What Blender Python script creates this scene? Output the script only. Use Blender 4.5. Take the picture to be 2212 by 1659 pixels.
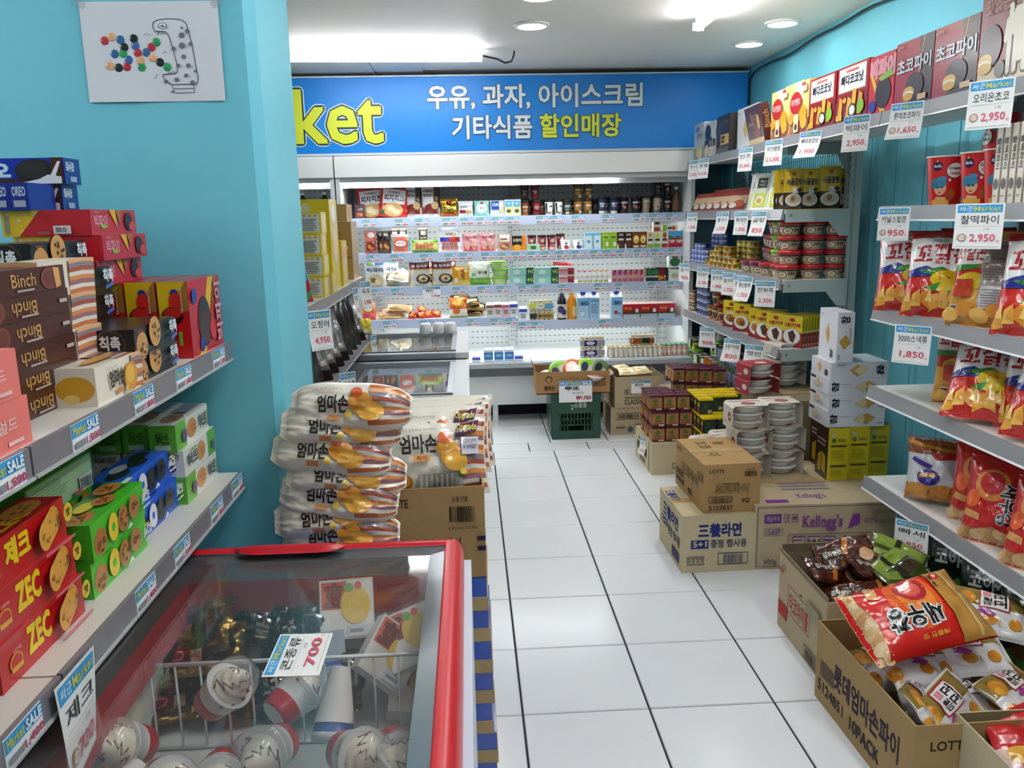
import bpy, math, random
from mathutils import Vector, Matrix, noise

for _o in list(bpy.data.objects):
    bpy.data.objects.remove(_o, do_unlink=True)
SC = bpy.context.scene
COL = SC.collection
RND = random.Random(7)
PI = math.pi

# ------------------------------------------------------------------ camera, world, exposure
cam_d = bpy.data.cameras.new('camera')
cam_d.sensor_fit = 'HORIZONTAL'
cam_d.sensor_width = 36.0
cam_d.lens = 36.0 * 1789.0 / 2212.0
cam_d.clip_start = 0.02
cam = bpy.data.objects.new('camera', cam_d)
COL.objects.link(cam)
cam.matrix_world = Matrix(((0.99837856, 0.03084979, -0.04783868, 0.0),
                           (-0.05297919, 0.19620908, -0.97912982, 0.0),
                           (-0.02081957, 0.98007667, 0.19752533, 1.5),
                           (0, 0, 0, 1)))
SC.camera = cam
W = bpy.data.worlds.new('room_world')
SC.world = W
W.use_nodes = True
W.node_tree.nodes['Background'].inputs[0].default_value = (0.75, 0.85, 1.0, 1)
W.node_tree.nodes['Background'].inputs[1].default_value = 0.05
SC.view_settings.view_transform = 'Standard'
SC.view_settings.look = 'None'
SC.view_settings.exposure = 1.4
SC.view_settings.gamma = 1.0
SC.view_settings.use_curve_mapping = False
SC.cycles.use_denoising = True
SC.cycles.max_bounces = 6
SC.cycles.diffuse_bounces = 3
SC.cycles.glossy_bounces = 3
SC.cycles.use_adaptive_sampling = True
SC.cycles.adaptive_threshold = 0.04
SC.cycles.transparent_max_bounces = 12
SC.cycles.caustics_reflective = False
SC.cycles.caustics_refractive = False
SC.cycles.sample_clamp_indirect = 6.0

TUBE = 15.0      # emission of the ceiling tubes
DOWN = 14.0      # emission of the recessed downlights
FRIDGE = 12.0     # emission of the cooler lamps

# ------------------------------------------------------------------ materials
def lin(h):
    h = h.lstrip('#')
    out = []
    for i in (0, 2, 4):
        c = int(h[i:i + 2], 16) / 255.0
        out.append(c / 12.92 if c <= 0.04045 else ((c + 0.055) / 1.055) ** 2.4)
    return tuple(out) + (1.0,)

FIN = {  # rough, specular, metallic, coat, coat rough
    'pap': (0.50, 0.40, 0, 0, 0), 'glo': (0.28, 0.5, 0, 0.15, 0.15), 'film': (0.22, 0.5, 0, 0.5, 0.10),
    'foil': (0.22, 0.5, 0.85, 0.2, 0.08), 'card': (0.85, 0.2, 0, 0, 0), 'paint': (0.38, 0.5, 0, 0, 0),
    'wall': (0.55, 0.35, 0, 0, 0), 'steel': (0.30, 0.5, 0.9, 0, 0), 'plas': (0.32, 0.5, 0, 0, 0), 'tile': (0.18, 0.5, 0, 0, 0),
    'matt': (0.8, 0.2, 0, 0, 0), 'satin': (0.42, 0.45, 0, 0, 0),
}
_M = {}

def M(c, fin='pap'):
    k = (c, fin)
    if k in _M:
        return _M[k]
    m = bpy.data.materials.new('%s_%s' % (fin, c.lstrip('#')))
    m.use_nodes = True
    nt = m.node_tree
    b = nt.nodes['Principled BSDF']
    r, s, me, co, cr = FIN[fin]
    b.inputs['Base Color'].default_value = lin(c)
    b.inputs['Roughness'].default_value = r
    b.inputs['Specular IOR Level'].default_value = s
    b.inputs['Metallic'].default_value = me
    b.inputs['Coat Weight'].default_value = co
    b.inputs['Coat Roughness'].default_value = cr

    def tex(scale, det, amount, bump, dist=0.002):
        tc = nt.nodes.new('ShaderNodeTexCoord')
        n = nt.nodes.new('ShaderNodeTexNoise')
        n.inputs['Scale'].default_value = scale
        n.inputs['Detail'].default_value = det
        nt.links.new(tc.outputs['Object'], n.inputs['Vector'])
        if amount:
            mx = nt.nodes.new('ShaderNodeMix')
            mx.data_type = 'RGBA'
            a = lin(c)
            mx.inputs[6].default_value = tuple(x * (1 - amount) for x in a[:3]) + (1,)
            mx.inputs[7].default_value = tuple(min(1, x * (1 + amount)) for x in a[:3]) + (1,)
            nt.links.new(n.outputs['Fac'], mx.inputs[0])
            nt.links.new(mx.outputs[2], b.inputs['Base Color'])
        if bump:
            bp = nt.nodes.new('ShaderNodeBump')
            bp.inputs['Strength'].default_value = bump
            bp.inputs['Distance'].default_value = dist
            nt.links.new(n.outputs['Fac'], bp.inputs['Height'])
            nt.links.new(bp.outputs['Normal'], b.inputs['Normal'])
    if fin == 'card':
        tex(60, 4, 0.07, 0.08)
    elif fin == 'film':
        tex(34, 3, 0, 0.34, 0.005)
    elif fin == 'foil':
        tex(38, 3, 0, 0.5, 0.006)
    elif fin == 'wall':
        tex(14, 5, 0.03, 0.12, 0.004)
    elif fin == 'tile':
        tex(3, 4, 0.025, 0.02)
    elif fin == 'matt':
        tex(20, 3, 0.06, 0.05)
    _M[k] = m
    return m

def emit_mat(name, col, strength):
    m = bpy.data.materials.new(name)
    m.use_nodes = True
    b = m.node_tree.nodes['Principled BSDF']
    b.inputs['Base Color'].default_value = (0.9, 0.9, 0.9, 1)
    b.inputs['Emission Color'].default_value = col
    b.inputs['Emission Strength'].default_value = strength
    return m

def clear_mat(name, col, alpha, rough=0.03, refl=1.0):
    """thin clear sheet: transparent with a fresnel reflection and a little haze of its own colour"""
    m = bpy.data.materials.new(name)
    m.use_nodes = True
    nt = m.node_tree
    for n in list(nt.nodes):
        if n.type != 'OUTPUT_MATERIAL':
            nt.nodes.remove(n)
    out = nt.nodes['Material Output']
    tr = nt.nodes.new('ShaderNodeBsdfTransparent')
    df = nt.nodes.new('ShaderNodeBsdfDiffuse')
    df.inputs[0].default_value = col
    gl = nt.nodes.new('ShaderNodeBsdfGlossy')
    gl.inputs['Roughness'].default_value = rough
    mx = nt.nodes.new('ShaderNodeMixShader')
    mx.inputs[0].default_value = alpha
    nt.links.new(tr.outputs[0], mx.inputs[1])
    nt.links.new(df.outputs[0], mx.inputs[2])
    lw = nt.nodes.new('ShaderNodeLayerWeight')   # facing ratio, the same from both sides of the sheet
    pw = nt.nodes.new('ShaderNodeMath')
    pw.operation = 'POWER'
    pw.inputs[1].default_value = 5.0
    nt.links.new(lw.outputs['Facing'], pw.inputs[0])
    mu = nt.nodes.new('ShaderNodeMath')
    mu.operation = 'MULTIPLY_ADD'
    mu.inputs[1].default_value = 0.9
    mu.inputs[2].default_value = 0.045 * refl
    nt.links.new(pw.outputs[0], mu.inputs[0])
    m2 = nt.nodes.new('ShaderNodeMixShader')
    nt.links.new(mu.outputs[0], m2.inputs[0])
    nt.links.new(mx.outputs[0], m2.inputs[1])
    nt.links.new(gl.outputs[0], m2.inputs[2])
    nt.links.new(m2.outputs[0], out.inputs[0])
    return m

GLASS = clear_mat('lid_glass', (0.8, 0.85, 0.9, 1), 0.02)
CLEAR = clear_mat('clear_plastic', (0.9, 0.92, 0.95, 1), 0.10, 0.08)
WRAP = clear_mat('clear_wrap', (0.9, 0.92, 0.95, 1), 0.06, 0.12, 1.4)

def slot_mat():
    """pale painted steel with rows of short punched slots"""
    m = bpy.data.materials.new('slotted_steel')
    m.use_nodes = True
    nt = m.node_tree
    b = nt.nodes['Principled BSDF']
    b.inputs['Roughness'].default_value = 0.4
    tc = nt.nodes.new('ShaderNodeTexCoord')
    sp = nt.nodes.new('ShaderNodeSeparateXYZ')
    nt.links.new(tc.outputs['Object'], sp.inputs[0])

    def mth(op, a, bb=None):
        n = nt.nodes.new('ShaderNodeMath')
        n.operation = op
        for i, v in enumerate((a, bb)):
            if v is None:
                continue
            if isinstance(v, (int, float)):
                n.inputs[i].default_value = v
            else:
                nt.links.new(v, n.inputs[i])
        return n.outputs[0]
    fx = mth('FRACT', mth('MULTIPLY', sp.outputs['X'], 1 / 0.040))
    fz = mth('FRACT', mth('MULTIPLY', sp.outputs['Z'], 1 / 0.048))
    k = mth('MULTIPLY', mth('LESS_THAN', fx, 0.45), mth('LESS_THAN', fz, 0.11))
    mx = nt.nodes.new('ShaderNodeMix')
    mx.data_type = 'RGBA'
    mx.inputs[6].default_value = lin('#d9dde0')
    mx.inputs[7].default_value = lin('#4a4d52')
    nt.links.new(k, mx.inputs[0])
    nt.links.new(mx.outputs[2], b.inputs['Base Color'])
    return m

SLOT = slot_mat()

# ------------------------------------------------------------------ lettering as flat filled outlines
TXT = {}

def glyphs(s, bold):
    k = (s, bold)
    if k in TXT:
        return TXT[k]
    c = bpy.data.curves.new('lettering', 'FONT')
    c.body = s
    c.dimensions = '2D'
    c.fill_mode = 'BOTH'
    c.resolution_u = 2
    c.offset = bold
    o = bpy.data.objects.new('lettering', c)
    me = o.to_mesh()
    vs = [(v.co.x, v.co.y) for v in me.vertices]
    fs = [tuple(p.vertices) for p in me.polygons]
    o.to_mesh_clear()
    bpy.data.objects.remove(o)
    bpy.data.curves.remove(c)
    TXT[k] = (vs, fs)
    return TXT[k]

# drawing commands in face coordinates (0..1, 0..1)
def R(x0, y0, x1, y1, c): return ('p', [(x0, y0), (x1, y0), (x1, y1), (x0, y1)], c)
def P(pts, c): return ('p', pts, c)
def E(cx, cy, rx, ry, c, n=18): return ('p', [(cx + rx * math.cos(2 * PI * i / n), cy + ry * math.sin(2 * PI * i / n)) for i in range(n)], c)
def T(s, x0, y0, x1, y1, c, b=0.02, rot=0, o=None, ob=0.06): return ('t', s, (x0, y0, x1, y1), c, b, rot, o, ob)
def BAR(x0, y0, x1, y1, c='#222222', bg=None, n=14):
    out = [R(x0, y0, x1, y1, bg)] if bg else []
    r = random.Random(int(x0 * 99 + y0 * 77 + 5))
    x = x0 + (x1 - x0) * 0.06
    st = (x1 - x0) * 0.88 / n
    for i in range(n):
        w = st * r.uniform(0.25, 0.8)
        out.append(R(x, y0 + (y1 - y0) * 0.12, x + w, y1 - (y1 - y0) * 0.12, c))
        x += st
    return out
def LN(x0, y0, x1, y1, n, c, fill=0.45):
    out = []
    r = random.Random(n + int(x0 * 100))
    st = (y1 - y0) / n
    for i in range(n):
        out.append(R(x0, y0 + i * st, x0 + (x1 - x0) * r.uniform(0.7, 1.0), y0 + (i + fill) * st, c))
    return out
def FR(x0, y0, x1, y1, t, c, tv=None):
    tv = tv or t
    return [R(x0, y0, x1, y0 + tv, c), R(x0, y1 - tv, x1, y1, c), R(x0, y0 + tv, x0 + t, y1 - tv, c), R(x1 - t, y0 + tv, x1, y1 - tv, c)]
def COOKIE(cx, cy, rx, ry, c='#c8863a', d='#5a2f14', n=7, seed=1):
    r = random.Random(seed)
    out = [E(cx, cy, rx, ry, c)]
    for i in range(n):
        a = r.uniform(0, 2 * PI); q = r.uniform(0.15, 0.75)
        out.append(E(cx + rx * q * math.cos(a), cy + ry * q * math.sin(a), rx * 0.13, ry * 0.13, d, 6))
    return out

def flat(art):
    out = []
    for a in art:
        if isinstance(a, list):
            out += flat(a)
        else:
            out.append(a)
    return out

def tri_fan(pts):
    """ear-free triangulation for convex or star shaped outlines"""
    if len(pts) <= 4:
        return list(pts), [tuple(range(len(pts)))]
    cx = sum(p[0] for p in pts) / len(pts); cy = sum(p[1] for p in pts) / len(pts)
    n = len(pts)
    return list(pts) + [(cx, cy)], [(i, (i + 1) % n, n) for i in range(n)]

class MB:
    """collects faces with materials, then becomes one mesh"""
    def __init__(self):
        self.v = []; self.f = []; self.m = []; self.mats = []; self.sm = []
    def mi(self, mat):
        if mat not in self.mats:
            self.mats.append(mat)
        return self.mats.index(mat)
    def face(self, pts, mat, smooth=False):
        n = len(self.v)
        self.v += [tuple(p) for p in pts]
        self.f.append(tuple(range(n, n + len(pts))))
        self.m.append(self.mi(mat)); self.sm.append(smooth)
    def grid(self, fn, nu, nv, mat, smooth=True, closed_u=False, flip=False):
        """fn(i/nu, j/nv) -> point; mat may be a function of (u, v)"""
        n0 = len(self.v)
        cu = nu if closed_u else nu + 1
        for j in range(nv + 1):
            for i in range(cu):
                self.v.append(tuple(fn(i / nu, j / nv)))
        for j in range(nv):
            for i in range(nu):
                a = n0 + j * cu + i; b = n0 + j * cu + (i + 1) % cu
                c = b + cu; d = a + cu
                self.f.append((a, d, c, b) if flip else (a, b, c, d))
                mm = mat((i + 0.5) / nu, (j + 0.5) / nv) if callable(mat) else mat
                self.m.append(self.mi(mm)); self.sm.append(smooth)
    def box(self, x0, y0, z0, x1, y1, z1, mat, mats=None):
        mats = mats or {}
        q = [((x0, y0, z0), (x1, y0, z0), (x1, y1, z0), (x0, y1, z0)), ((x0, y0, z1), (x1, y0, z1), (x1, y1, z1), (x0, y1, z1))]
        b, t = q
        n = len(self.v)
        self.v += list(b) + list(t)
        for nm, f in (('bottom', (3, 2, 1, 0)), ('top', (4, 5, 6, 7)), ('front', (0, 1, 5, 4)), ('right', (1, 2, 6, 5)), ('back', (2, 3, 7, 6)), ('left', (3, 0, 4, 7))):
            self.f.append(tuple(n + i for i in f)); self.m.append(self.mi(mats.get(nm, mat))); self.sm.append(False)
    def tube(self, pts, r, mat, n=8, cap=True):
        pts = [Vector(p) for p in pts]
        rings = []
        up = Vector((0.13, 0.27, 0.95))
        for i, p in enumerate(pts):
            d = (pts[min(i + 1, len(pts) - 1)] - pts[max(i - 1, 0)]).normalized()
            u = d.cross(up)
            if u.length < 0.05:
                u = d.cross(Vector((1, 0, 0)))
            u.normalize(); w = d.cross(u)
            rr = r[i] if isinstance(r, (list, tuple)) else r
            n0 = len(self.v)
            for k in range(n):
                a = 2 * PI * k / n
                self.v.append(tuple(p + u * (rr * math.cos(a)) + w * (rr * math.sin(a))))
            rings.append(n0)
        mi = self.mi(mat)
        for i in range(len(rings) - 1):
            for k in range(n):
                a = rings[i] + k; b = rings[i] + (k + 1) % n
                self.f.append((a, rings[i + 1] + k, rings[i + 1] + (k + 1) % n, b)); self.m.append(mi); self.sm.append(True)
        if cap:
            self.f.append(tuple(rings[0] + k for k in range(n))); self.m.append(mi); self.sm.append(False)
            self.f.append(tuple(rings[-1] + k for k in reversed(range(n)))); self.m.append(mi); self.sm.append(False)
    def lathe(self, prof, mat, n=20, cap=True, cx=0, cy=0):
        """prof: (radius, z[, material]) from bottom to top"""
        n0 = len(self.v)
        for p in prof:
            for k in range(n):
                a = 2 * PI * k / n
                self.v.append((cx + p[0] * math.cos(a), cy + p[0] * math.sin(a), p[1]))
        for j in range(len(prof) - 1):
            mm = prof[j][2] if len(prof[j]) > 2 else mat
            mi = self.mi(mm)
            for k in range(n):
                a = n0 + j * n + k; b = n0 + j * n + (k + 1) % n
                self.f.append((a, b, b + n, a + n)); self.m.append(mi); self.sm.append(True)
        if cap:
            self.f.append(tuple(n0 + k for k in reversed(range(n)))); self.m.append(self.mi(mat)); self.sm.append(False)
            e = n0 + (len(prof) - 1) * n
            mm = prof[-1][2] if len(prof[-1]) > 2 else mat
            self.f.append(tuple(e + k for k in range(n))); self.m.append(self.mi(mm)); self.sm.append(False)
    def art(self, S, cmds, fin='pap', step=0.0, lift=0.0004, lift0=0.0004, maxe=0.0):
        """draw commands on surface S(u, v, offset); maxe > 0 refines so the print follows a curved surface"""
        off = lift0
        for a in flat(cmds):
            lay = []
            if a[0] == 'p':
                vs, fs = tri_fan(a[1]); lay.append((vs, fs, a[2]))
            else:
                _, s, (x0, y0, x1, y1), c, bold, rot, oc, ob = a
                v, f = glyphs(s, bold)
                if not v:
                    continue
                def rt(v):
                    if rot == 90: return [(-y, x) for x, y in v]
                    if rot == -90: return [(y, -x) for x, y in v]
                    if rot == 180: return [(-x, -y) for x, y in v]
                    return v
                flat_s = maxe <= 0 and bold > 0
                if flat_s:
                    v, f = glyphs(s, 0.0)
                elif bold > 0.03:
                    v, f = glyphs(s, 0.03)
                r0 = rt(v)
                ax = min(p[0] for p in r0); bx = max(p[0] for p in r0); ay = min(p[1] for p in r0); by = max(p[1] for p in r0)
                sx = (x1 - x0) / max(bx - ax, 1e-6); sy = (y1 - y0) / max(by - ay, 1e-6)
                fit = lambda q, dx=0, dy=0: [(x0 + (x - ax + dx) * sx, y0 + (y - ay + dy) * sy) for x, y in q]

                def fat(k, n, col):
                    """the same letters drawn shifted all round: a clean heavier weight"""
                    for j in range(n):
                        t = 2 * PI * (j + 0.5) / n
                        lay.append((fit(r0, k * math.cos(t), k * math.sin(t)), f, col, 0.00008))
                if flat_s:
                    if oc:
                        fat(bold + ob, 10, oc)
                    fat(bold, 4 if bold < 0.025 else 6, c)
                else:
                    if oc:
                        v2, f2 = glyphs(s, min(bold, .03) + ob)
                        lay.append((fit(rt(v2)), f2, oc))
                    lay.append((fit(r0), f, c))
            for li_, (vs, fs, c, *lf) in enumerate(lay):
                mat = c if not isinstance(c, str) else M(c, fin)
                mi = self.mi(mat)
                if maxe > 0:
                    tris = []
                    for f in fs:
                        for i in range(1, len(f) - 1):
                            tris.append((vs[f[0]], vs[f[i]], vs[f[i + 1]]))
                    done = []
                    st = tris
                    while st:
                        t = st.pop()
                        ls = [((t[i][0] - t[(i + 1) % 3][0]) ** 2 + (t[i][1] - t[(i + 1) % 3][1]) ** 2, i) for i in range(3)]
                        L, i = max(ls)
                        if L > maxe * maxe:
                            p, q, r = t[i], t[(i + 1) % 3], t[(i + 2) % 3]
                            h = ((p[0] + q[0]) / 2, (p[1] + q[1]) / 2)
                            st.append((p, h, r)); st.append((h, q, r))
                        else:
                            done.append(t)
                    idx = {}
                    for t in done:
                        ff = []
                        for p in t:
                            k = (round(p[0], 5), round(p[1], 5))
                            if k not in idx:
                                idx[k] = len(self.v); self.v.append(tuple(S(p[0], p[1], off)))
                            ff.append(idx[k])
                        if len(set(ff)) == 3:
                            self.f.append(tuple(ff)); self.m.append(mi); self.sm.append(True)
                else:
                    n0 = len(self.v)
                    self.v += [tuple(S(p[0], p[1], off)) for p in vs]
                    for f in fs:
                        self.f.append(tuple(n0 + i for i in f)); self.m.append(mi); self.sm.append(False)
                off += lf[0] if lf and li_ < len(lay) - 1 else lift
    def mesh(self, name):
        me = bpy.data.meshes.new(name)
        me.from_pydata(self.v, [], self.f)
        for m in self.mats:
            me.materials.append(m)
        me.polygons.foreach_set('material_index', self.m)
        me.polygons.foreach_set('use_smooth', self.sm)
        me.update()
        return me

def plane(o, u, v):
    o = Vector(o); u = Vector(u); v = Vector(v); n = u.cross(v).normalized()
    return lambda a, b, d: o + u * a + v * b + n * d

def obj(name, me, parent=None, loc=(0, 0, 0), rot=(0, 0, 0)):
    if isinstance(me, MB):
        me = me.mesh(name)
    o = bpy.data.objects.new(name, me)
    COL.objects.link(o)
    o.location = loc
    o.rotation_euler = rot
    if parent:
        o.parent = parent
    return o

def thing(name, label, cat, loc=(0, 0, 0), rot=(0, 0, 0), group=None, me=None):
    o = obj(name, me, None, loc, rot)
    o['label'] = label; o['category'] = cat
    if group:
        o['group'] = group
    return o

def struct(name, mb, parent=None):
    o = obj(name, mb, parent)
    if not parent:
        o['kind'] = 'structure'
    return o

def dup(root, loc, rot, label, group=None):
    r = root.copy(); COL.objects.link(r); r.location = loc; r.rotation_euler = rot; r['label'] = label
    if group:
        r['group'] = group
    for ch in list(root.children):
        c = ch.copy(); COL.objects.link(c); c.parent = r; c.matrix_parent_inverse = ch.matrix_parent_inverse
        for g in list(ch.children):
            d = g.copy(); COL.objects.link(d); d.parent = c
    return r

ORD = ['first', 'second', 'third', 'fourth', 'fifth', 'sixth', 'seventh', 'eighth', 'ninth', 'tenth', 'eleventh', 'twelfth', 'thirteenth', 'fourteenth', 'fifteenth', 'sixteenth', 'seventeenth', 'eighteenth', 'nineteenth', 'twentieth']

# ------------------------------------------------------------------ package makers (local front faces -Y, base at z = 0)
DIM = {}
PARTS = {}   # extra pieces (lids, caps) that come with a package mesh

def carton(name, w, d, h, c, art=None, cols=None, fin='glo'):
    """closed printed paperboard box with its end flap seams; art per face"""
    b = MB()
    art = art or {}; cols = cols or {}
    b.box(-w / 2, -d / 2, 0, w / 2, d / 2, h, M(c, fin), {k: M(v, fin) for k, v in cols.items()})
    S = {'front': plane((-w / 2, -d / 2, 0), (w, 0, 0), (0, 0, h)), 'right': plane((w / 2, -d / 2, 0), (0, d, 0), (0, 0, h)),
         'left': plane((-w / 2, d / 2, 0), (0, -d, 0), (0, 0, h)), 'back': plane((w / 2, d / 2, 0), (-w, 0, 0), (0, 0, h)),
         'top': plane((-w / 2, -d / 2, h), (w, 0, 0), (0, d, 0))}
    for k, a in art.items():
        b.art(S[k], a, fin)
    me = b.mesh(name)
    DIM[me.name] = (w, d, h)
    return me

def bag_fn(w, h, t, seed=0, seal=0.07, pinch=0.07, crease=1.0, gus=0.0, bend=0.0, taper=0.0, ends=False):
    if ends:   # sealed at its two ends instead of top and bottom
        I = bag_fn(h, w, t, seed, seal, pinch, crease, gus, bend, taper)
        def E_(u, v, off, side=-1):
            p = I(v, u, off, side)
            return Vector((p.z - w / 2, p.y, p.x + h / 2))
        return E_

    def S(u, v, off, side=-1):
        U = 2 * u - 1; V = 2 * v - 1
        aV = min(1.0, abs(V) / (1 - seal)); aU = min(1.0, abs(U) / 0.985)
        th = (1 - aU ** 2.6) ** 0.62 * (1 - aV ** (2.6 if V > 0 or gus == 0 else 7)) ** 0.60
        x = w / 2 * U * (1 - pinch * (1 - V * V)) * (1 - taper * abs(V) ** 5)
        z = h * v
        fade = min(1.0, (1 - aU) * 5) * min(1, (1 - aV) * 5 + 0.15)
        wr = noise.noise((U * 2.1 + seed * 3.7, V * 2.6 + seed, side * 2.0)) * 0.20 + noise.noise((U * 5.5 + seed, V * 5.5 - seed, side * 3.0)) * 0.09
        cr = math.sin(U * 15 + seed * 2.1 + 2.5 * noise.noise((U * 2, V * 2, seed))) * math.exp(-(1 - aV) * 7) * 0.13 * (1 - aU) ** 0.3
        y = side * (t / 2 * th * (1 + wr * crease) + t * 0.5 * cr * crease * min(1, (1 - aV) * 9 + 0.12) + off)
        y += 0.012 * noise.noise((U * 1.3, V * 1.7, seed + 9.0)) * crease + bend * (V * V)
        return Vector((x, y, z))
    return S

def bag(name, w, h, t, base, art=None, back=None, seed=0, fin='film', nu=22, nv=26, maxe=0.05, **kw):
    """sealed pillow bag; base is a colour or a function v -> colour"""
    b = MB()
    S = bag_fn(w, h, t, seed, **kw)
    bf = (lambda u, v: M(base(u, v), fin)) if callable(base) else M(base, fin)
    bb = M(back, fin) if back else bf
    b.grid(lambda u, v: S(u, v, 0), nu, nv, bf)
    b.grid(lambda u, v: S(u, v, 0, 1), nu, nv, bb, flip=True)
    if art:
        b.art(lambda u, v, d: S(u, v, d), art, fin, maxe=maxe, lift=0.0005, lift0=0.0016)
    me = b.mesh(name)
    DIM[me.name] = (w, t, h)
    return me

def cyl_S(r0, r1, z0, z1, span=2 * PI):
    def S(u, v, d):
        a = -PI / 2 + (u - 0.5) * span
        r = r0 + (r1 - r0) * v + d
        return Vector((r * math.cos(a), r * math.sin(a), z0 + (z1 - z0) * v))
    return S

def can(name, r, h, c, art=None, fin='glo', lid='#b9bcc0', n=20, ridge=True):
    b = MB()
    mt = M(lid, 'steel'); mc = M(c, fin)
    b.lathe([(r * 0.96, 0, mt), (r * 1.02, h * 0.015, mt), (r * 1.02, h * 0.035, mc), (r, h * 0.05, mc), (r, h * 0.95, mt), (r * 1.02, h * 0.965, mt), (r * 1.02, h, mt), (r * 0.93, h, mt), (r * 0.92, h * 0.97, mt), (0.001, h * 0.97, mt)], mc, n, cap=False)
    if art:
        b.art(cyl_S(r, r, h * 0.05, h * 0.95), art, fin, maxe=0.05)
    me = b.mesh(name); DIM[me.name] = (2 * r, 2 * r, h)
    return me

def cup(name, r0, r1, h, c, art=None, lid=None, lidh=0.012, fin='glo', n=20, rim=1.05, flat_lid=False):
    """tapered cup with rolled rim; lid colour gives a domed rim lid"""
    b = MB(); L = None
    mc = M(c, fin)
    pr = [(r0 * 0.94, 0, mc), (r0, 0.004, mc), (r1, h, mc)]
    if lid:
        ml = M(lid, 'plas'); L = MB()
        L.lathe([(r1 * 0.9, h, ml), (r1 * rim, h + 0.0005, ml), (r1 * rim, h + lidh * 0.55, ml), (r1 * rim * 0.95, h + lidh, ml), (r1 * 0.8, h + lidh, ml), (r1 * 0.78, h + lidh * (1.0 if flat_lid else 0.55), ml), (0.001, h + lidh * (1.0 if flat_lid else 0.55), ml)], ml, n, cap=False)
    else:
        mw = M('#eeeae2', 'pap')
        pr += [(r1 * rim, h + 0.001, mw), (r1 * rim, h + 0.006, mw), (r1 * 0.98, h + 0.006, mw), (r1 * 0.93, h * 0.96, mw), (0.001, h * 0.955, mw)]
    b.lathe(pr, mc, n, cap=bool(lid))
    if art:
        b.art(cyl_S(r0, r1, 0.004, h), art, fin, maxe=0.05)
    me = b.mesh(name); DIM[me.name] = (2 * r1 * rim, 2 * r1 * rim, h + lidh)
    if L:
        PARTS[me.name] = [('lid', L.mesh('lid'))]
    return me

def put(name, me, label, cat, x, y, z, rz=0, group=None, rx=0, ry=0):
    o = thing(name, label, cat, (x, y, z), (rx, ry, rz), group, me)
    for pn, pm in PARTS.get(me.name, ()):
        obj(pn, pm, o)
    return o
RT = -PI / 2   # packages facing the aisle from the +X side
LF = PI / 2    # packages facing the aisle from the -X side
# ================================================================== the room
TEAL = '#70c3d4'
TEAL_D = '#2f93a6'
CEIL = 2.53
fl = MB(); fl.box(-3.2, -2.2, -0.12, 2.2, 7.05, -0.004, M('#2b2d30', 'matt'))
floor = struct('floor', fl)
def tile_mesh(w, d):
    b = MB(); g = 0.0028; e = 0.0025
    x = w / 2 - g; y = d / 2 - g
    t = M('#e9ecef', 'tile')
    lo = [(-x, -y, -0.004), (x, -y, -0.004), (x, y, -0.004), (-x, y, -0.004)]
    hi = [(-x + e, -y + e, 0), (x - e, -y + e, 0), (x - e, y - e, 0), (-x + e, y - e, 0)]
    n = len(b.v); b.v += lo + hi
    for f in ((4, 5, 6, 7), (0, 1, 5, 4), (1, 2, 6, 5), (2, 3, 7, 6), (3, 0, 4, 7)):
        b.f.append(f); b.m.append(b.mi(t)); b.sm.append(False)
    return b.mesh('tile')
TW = 0.3935
tm_full = tile_mesh(TW, TW); tm_strip = tile_mesh(TW, 0.155); tm_patch = tile_mesh(TW, 0.19)
for k in range(-8, 6):
    x = 0.124 + TW * (k + 0.5)
    if x + TW / 2 > 2.2:
        continue
    for j in range(-11, 7):
        if x < -0.9 and j > -2: continue
        if x < -1.9: continue
        obj('tile', tm_full, floor, (x, 2.293 + TW * (j + 0.5), 0))
    if x > -1.0:
        obj('tile', tm_strip, floor, (x, 5.048 + 0.078, 0))
        obj('tile', tm_patch, floor, (x - 0.155, 5.205 + 0.095, 0))
        if k == 4: obj('tile', tm_patch, floor, (x - 0.155 + TW, 5.205 + 0.095, 0))
        for j in range(4):
            obj('tile', tm_full, floor, (x, 5.40 + TW * (j + 0.5), 0))

cl = MB(); cl.box(-3.2, -2.2, CEIL, 2.2, 7.05, CEIL + 0.1, M('#f2efe9', 'wall'))
ceiling = struct('ceiling', cl)
cp = MB(); cp.box(-2.6, 5.52, CEIL - 0.012, -0.62, 6.5, CEIL - 0.0005, M('#d4d9db', 'wall'))
obj('ceiling_panel', cp, ceiling)
cp = MB(); cp.box(-0.612, 5.52, CEIL - 0.010, -0.28, 6.5, CEIL - 0.0005, M('#d9dddd', 'wall'))
obj('ceiling_panel', cp, ceiling)
wb = MB(); wb.box(-3.2, 6.95, 0, 2.2, 7.05, CEIL, M('#7fa9b5', 'wall'))
struct('wall_back', wb)
wr = MB(); wr.box(2.10, -2.2, 0, 2.2, 6.95, CEIL, M(TEAL, 'wall'))
wr.box(2.084, -2.2, 1.97, 2.10, 6.95, CEIL, M(TEAL, 'wall'))
wall_r = struct('wall_right', wr)
# ribbed sandwich panels of the right wall: each board with one raised rib
def rib_panel(w):
    b = MB(); m = M(TEAL, 'wall')
    pr = [(-w / 2 + 0.002, 0.0), (-w / 2 + 0.004, -0.016), (-w * 0.10, -0.016), (-w * 0.04, -0.006), (w * 0.30, -0.006), (w * 0.36, -0.016), (w / 2 - 0.004, -0.016), (w / 2 - 0.002, 0.0)]
    for i in range(len(pr) - 1):
        (a, xa), (c, xc) = pr[i], pr[i + 1]
        b.face([(xa, c * 0 + a, 0), (xa, a, 1.97), (xc, c, 1.97), (xc, c, 0)], m)
    return b.mesh('panel')
pm = rib_panel(0.26)
y = 6.9 - 0.13
while y > -2.1:
    obj('panel', pm, wall_r, (2.10, y, 0)); y -= 0.26
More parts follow.
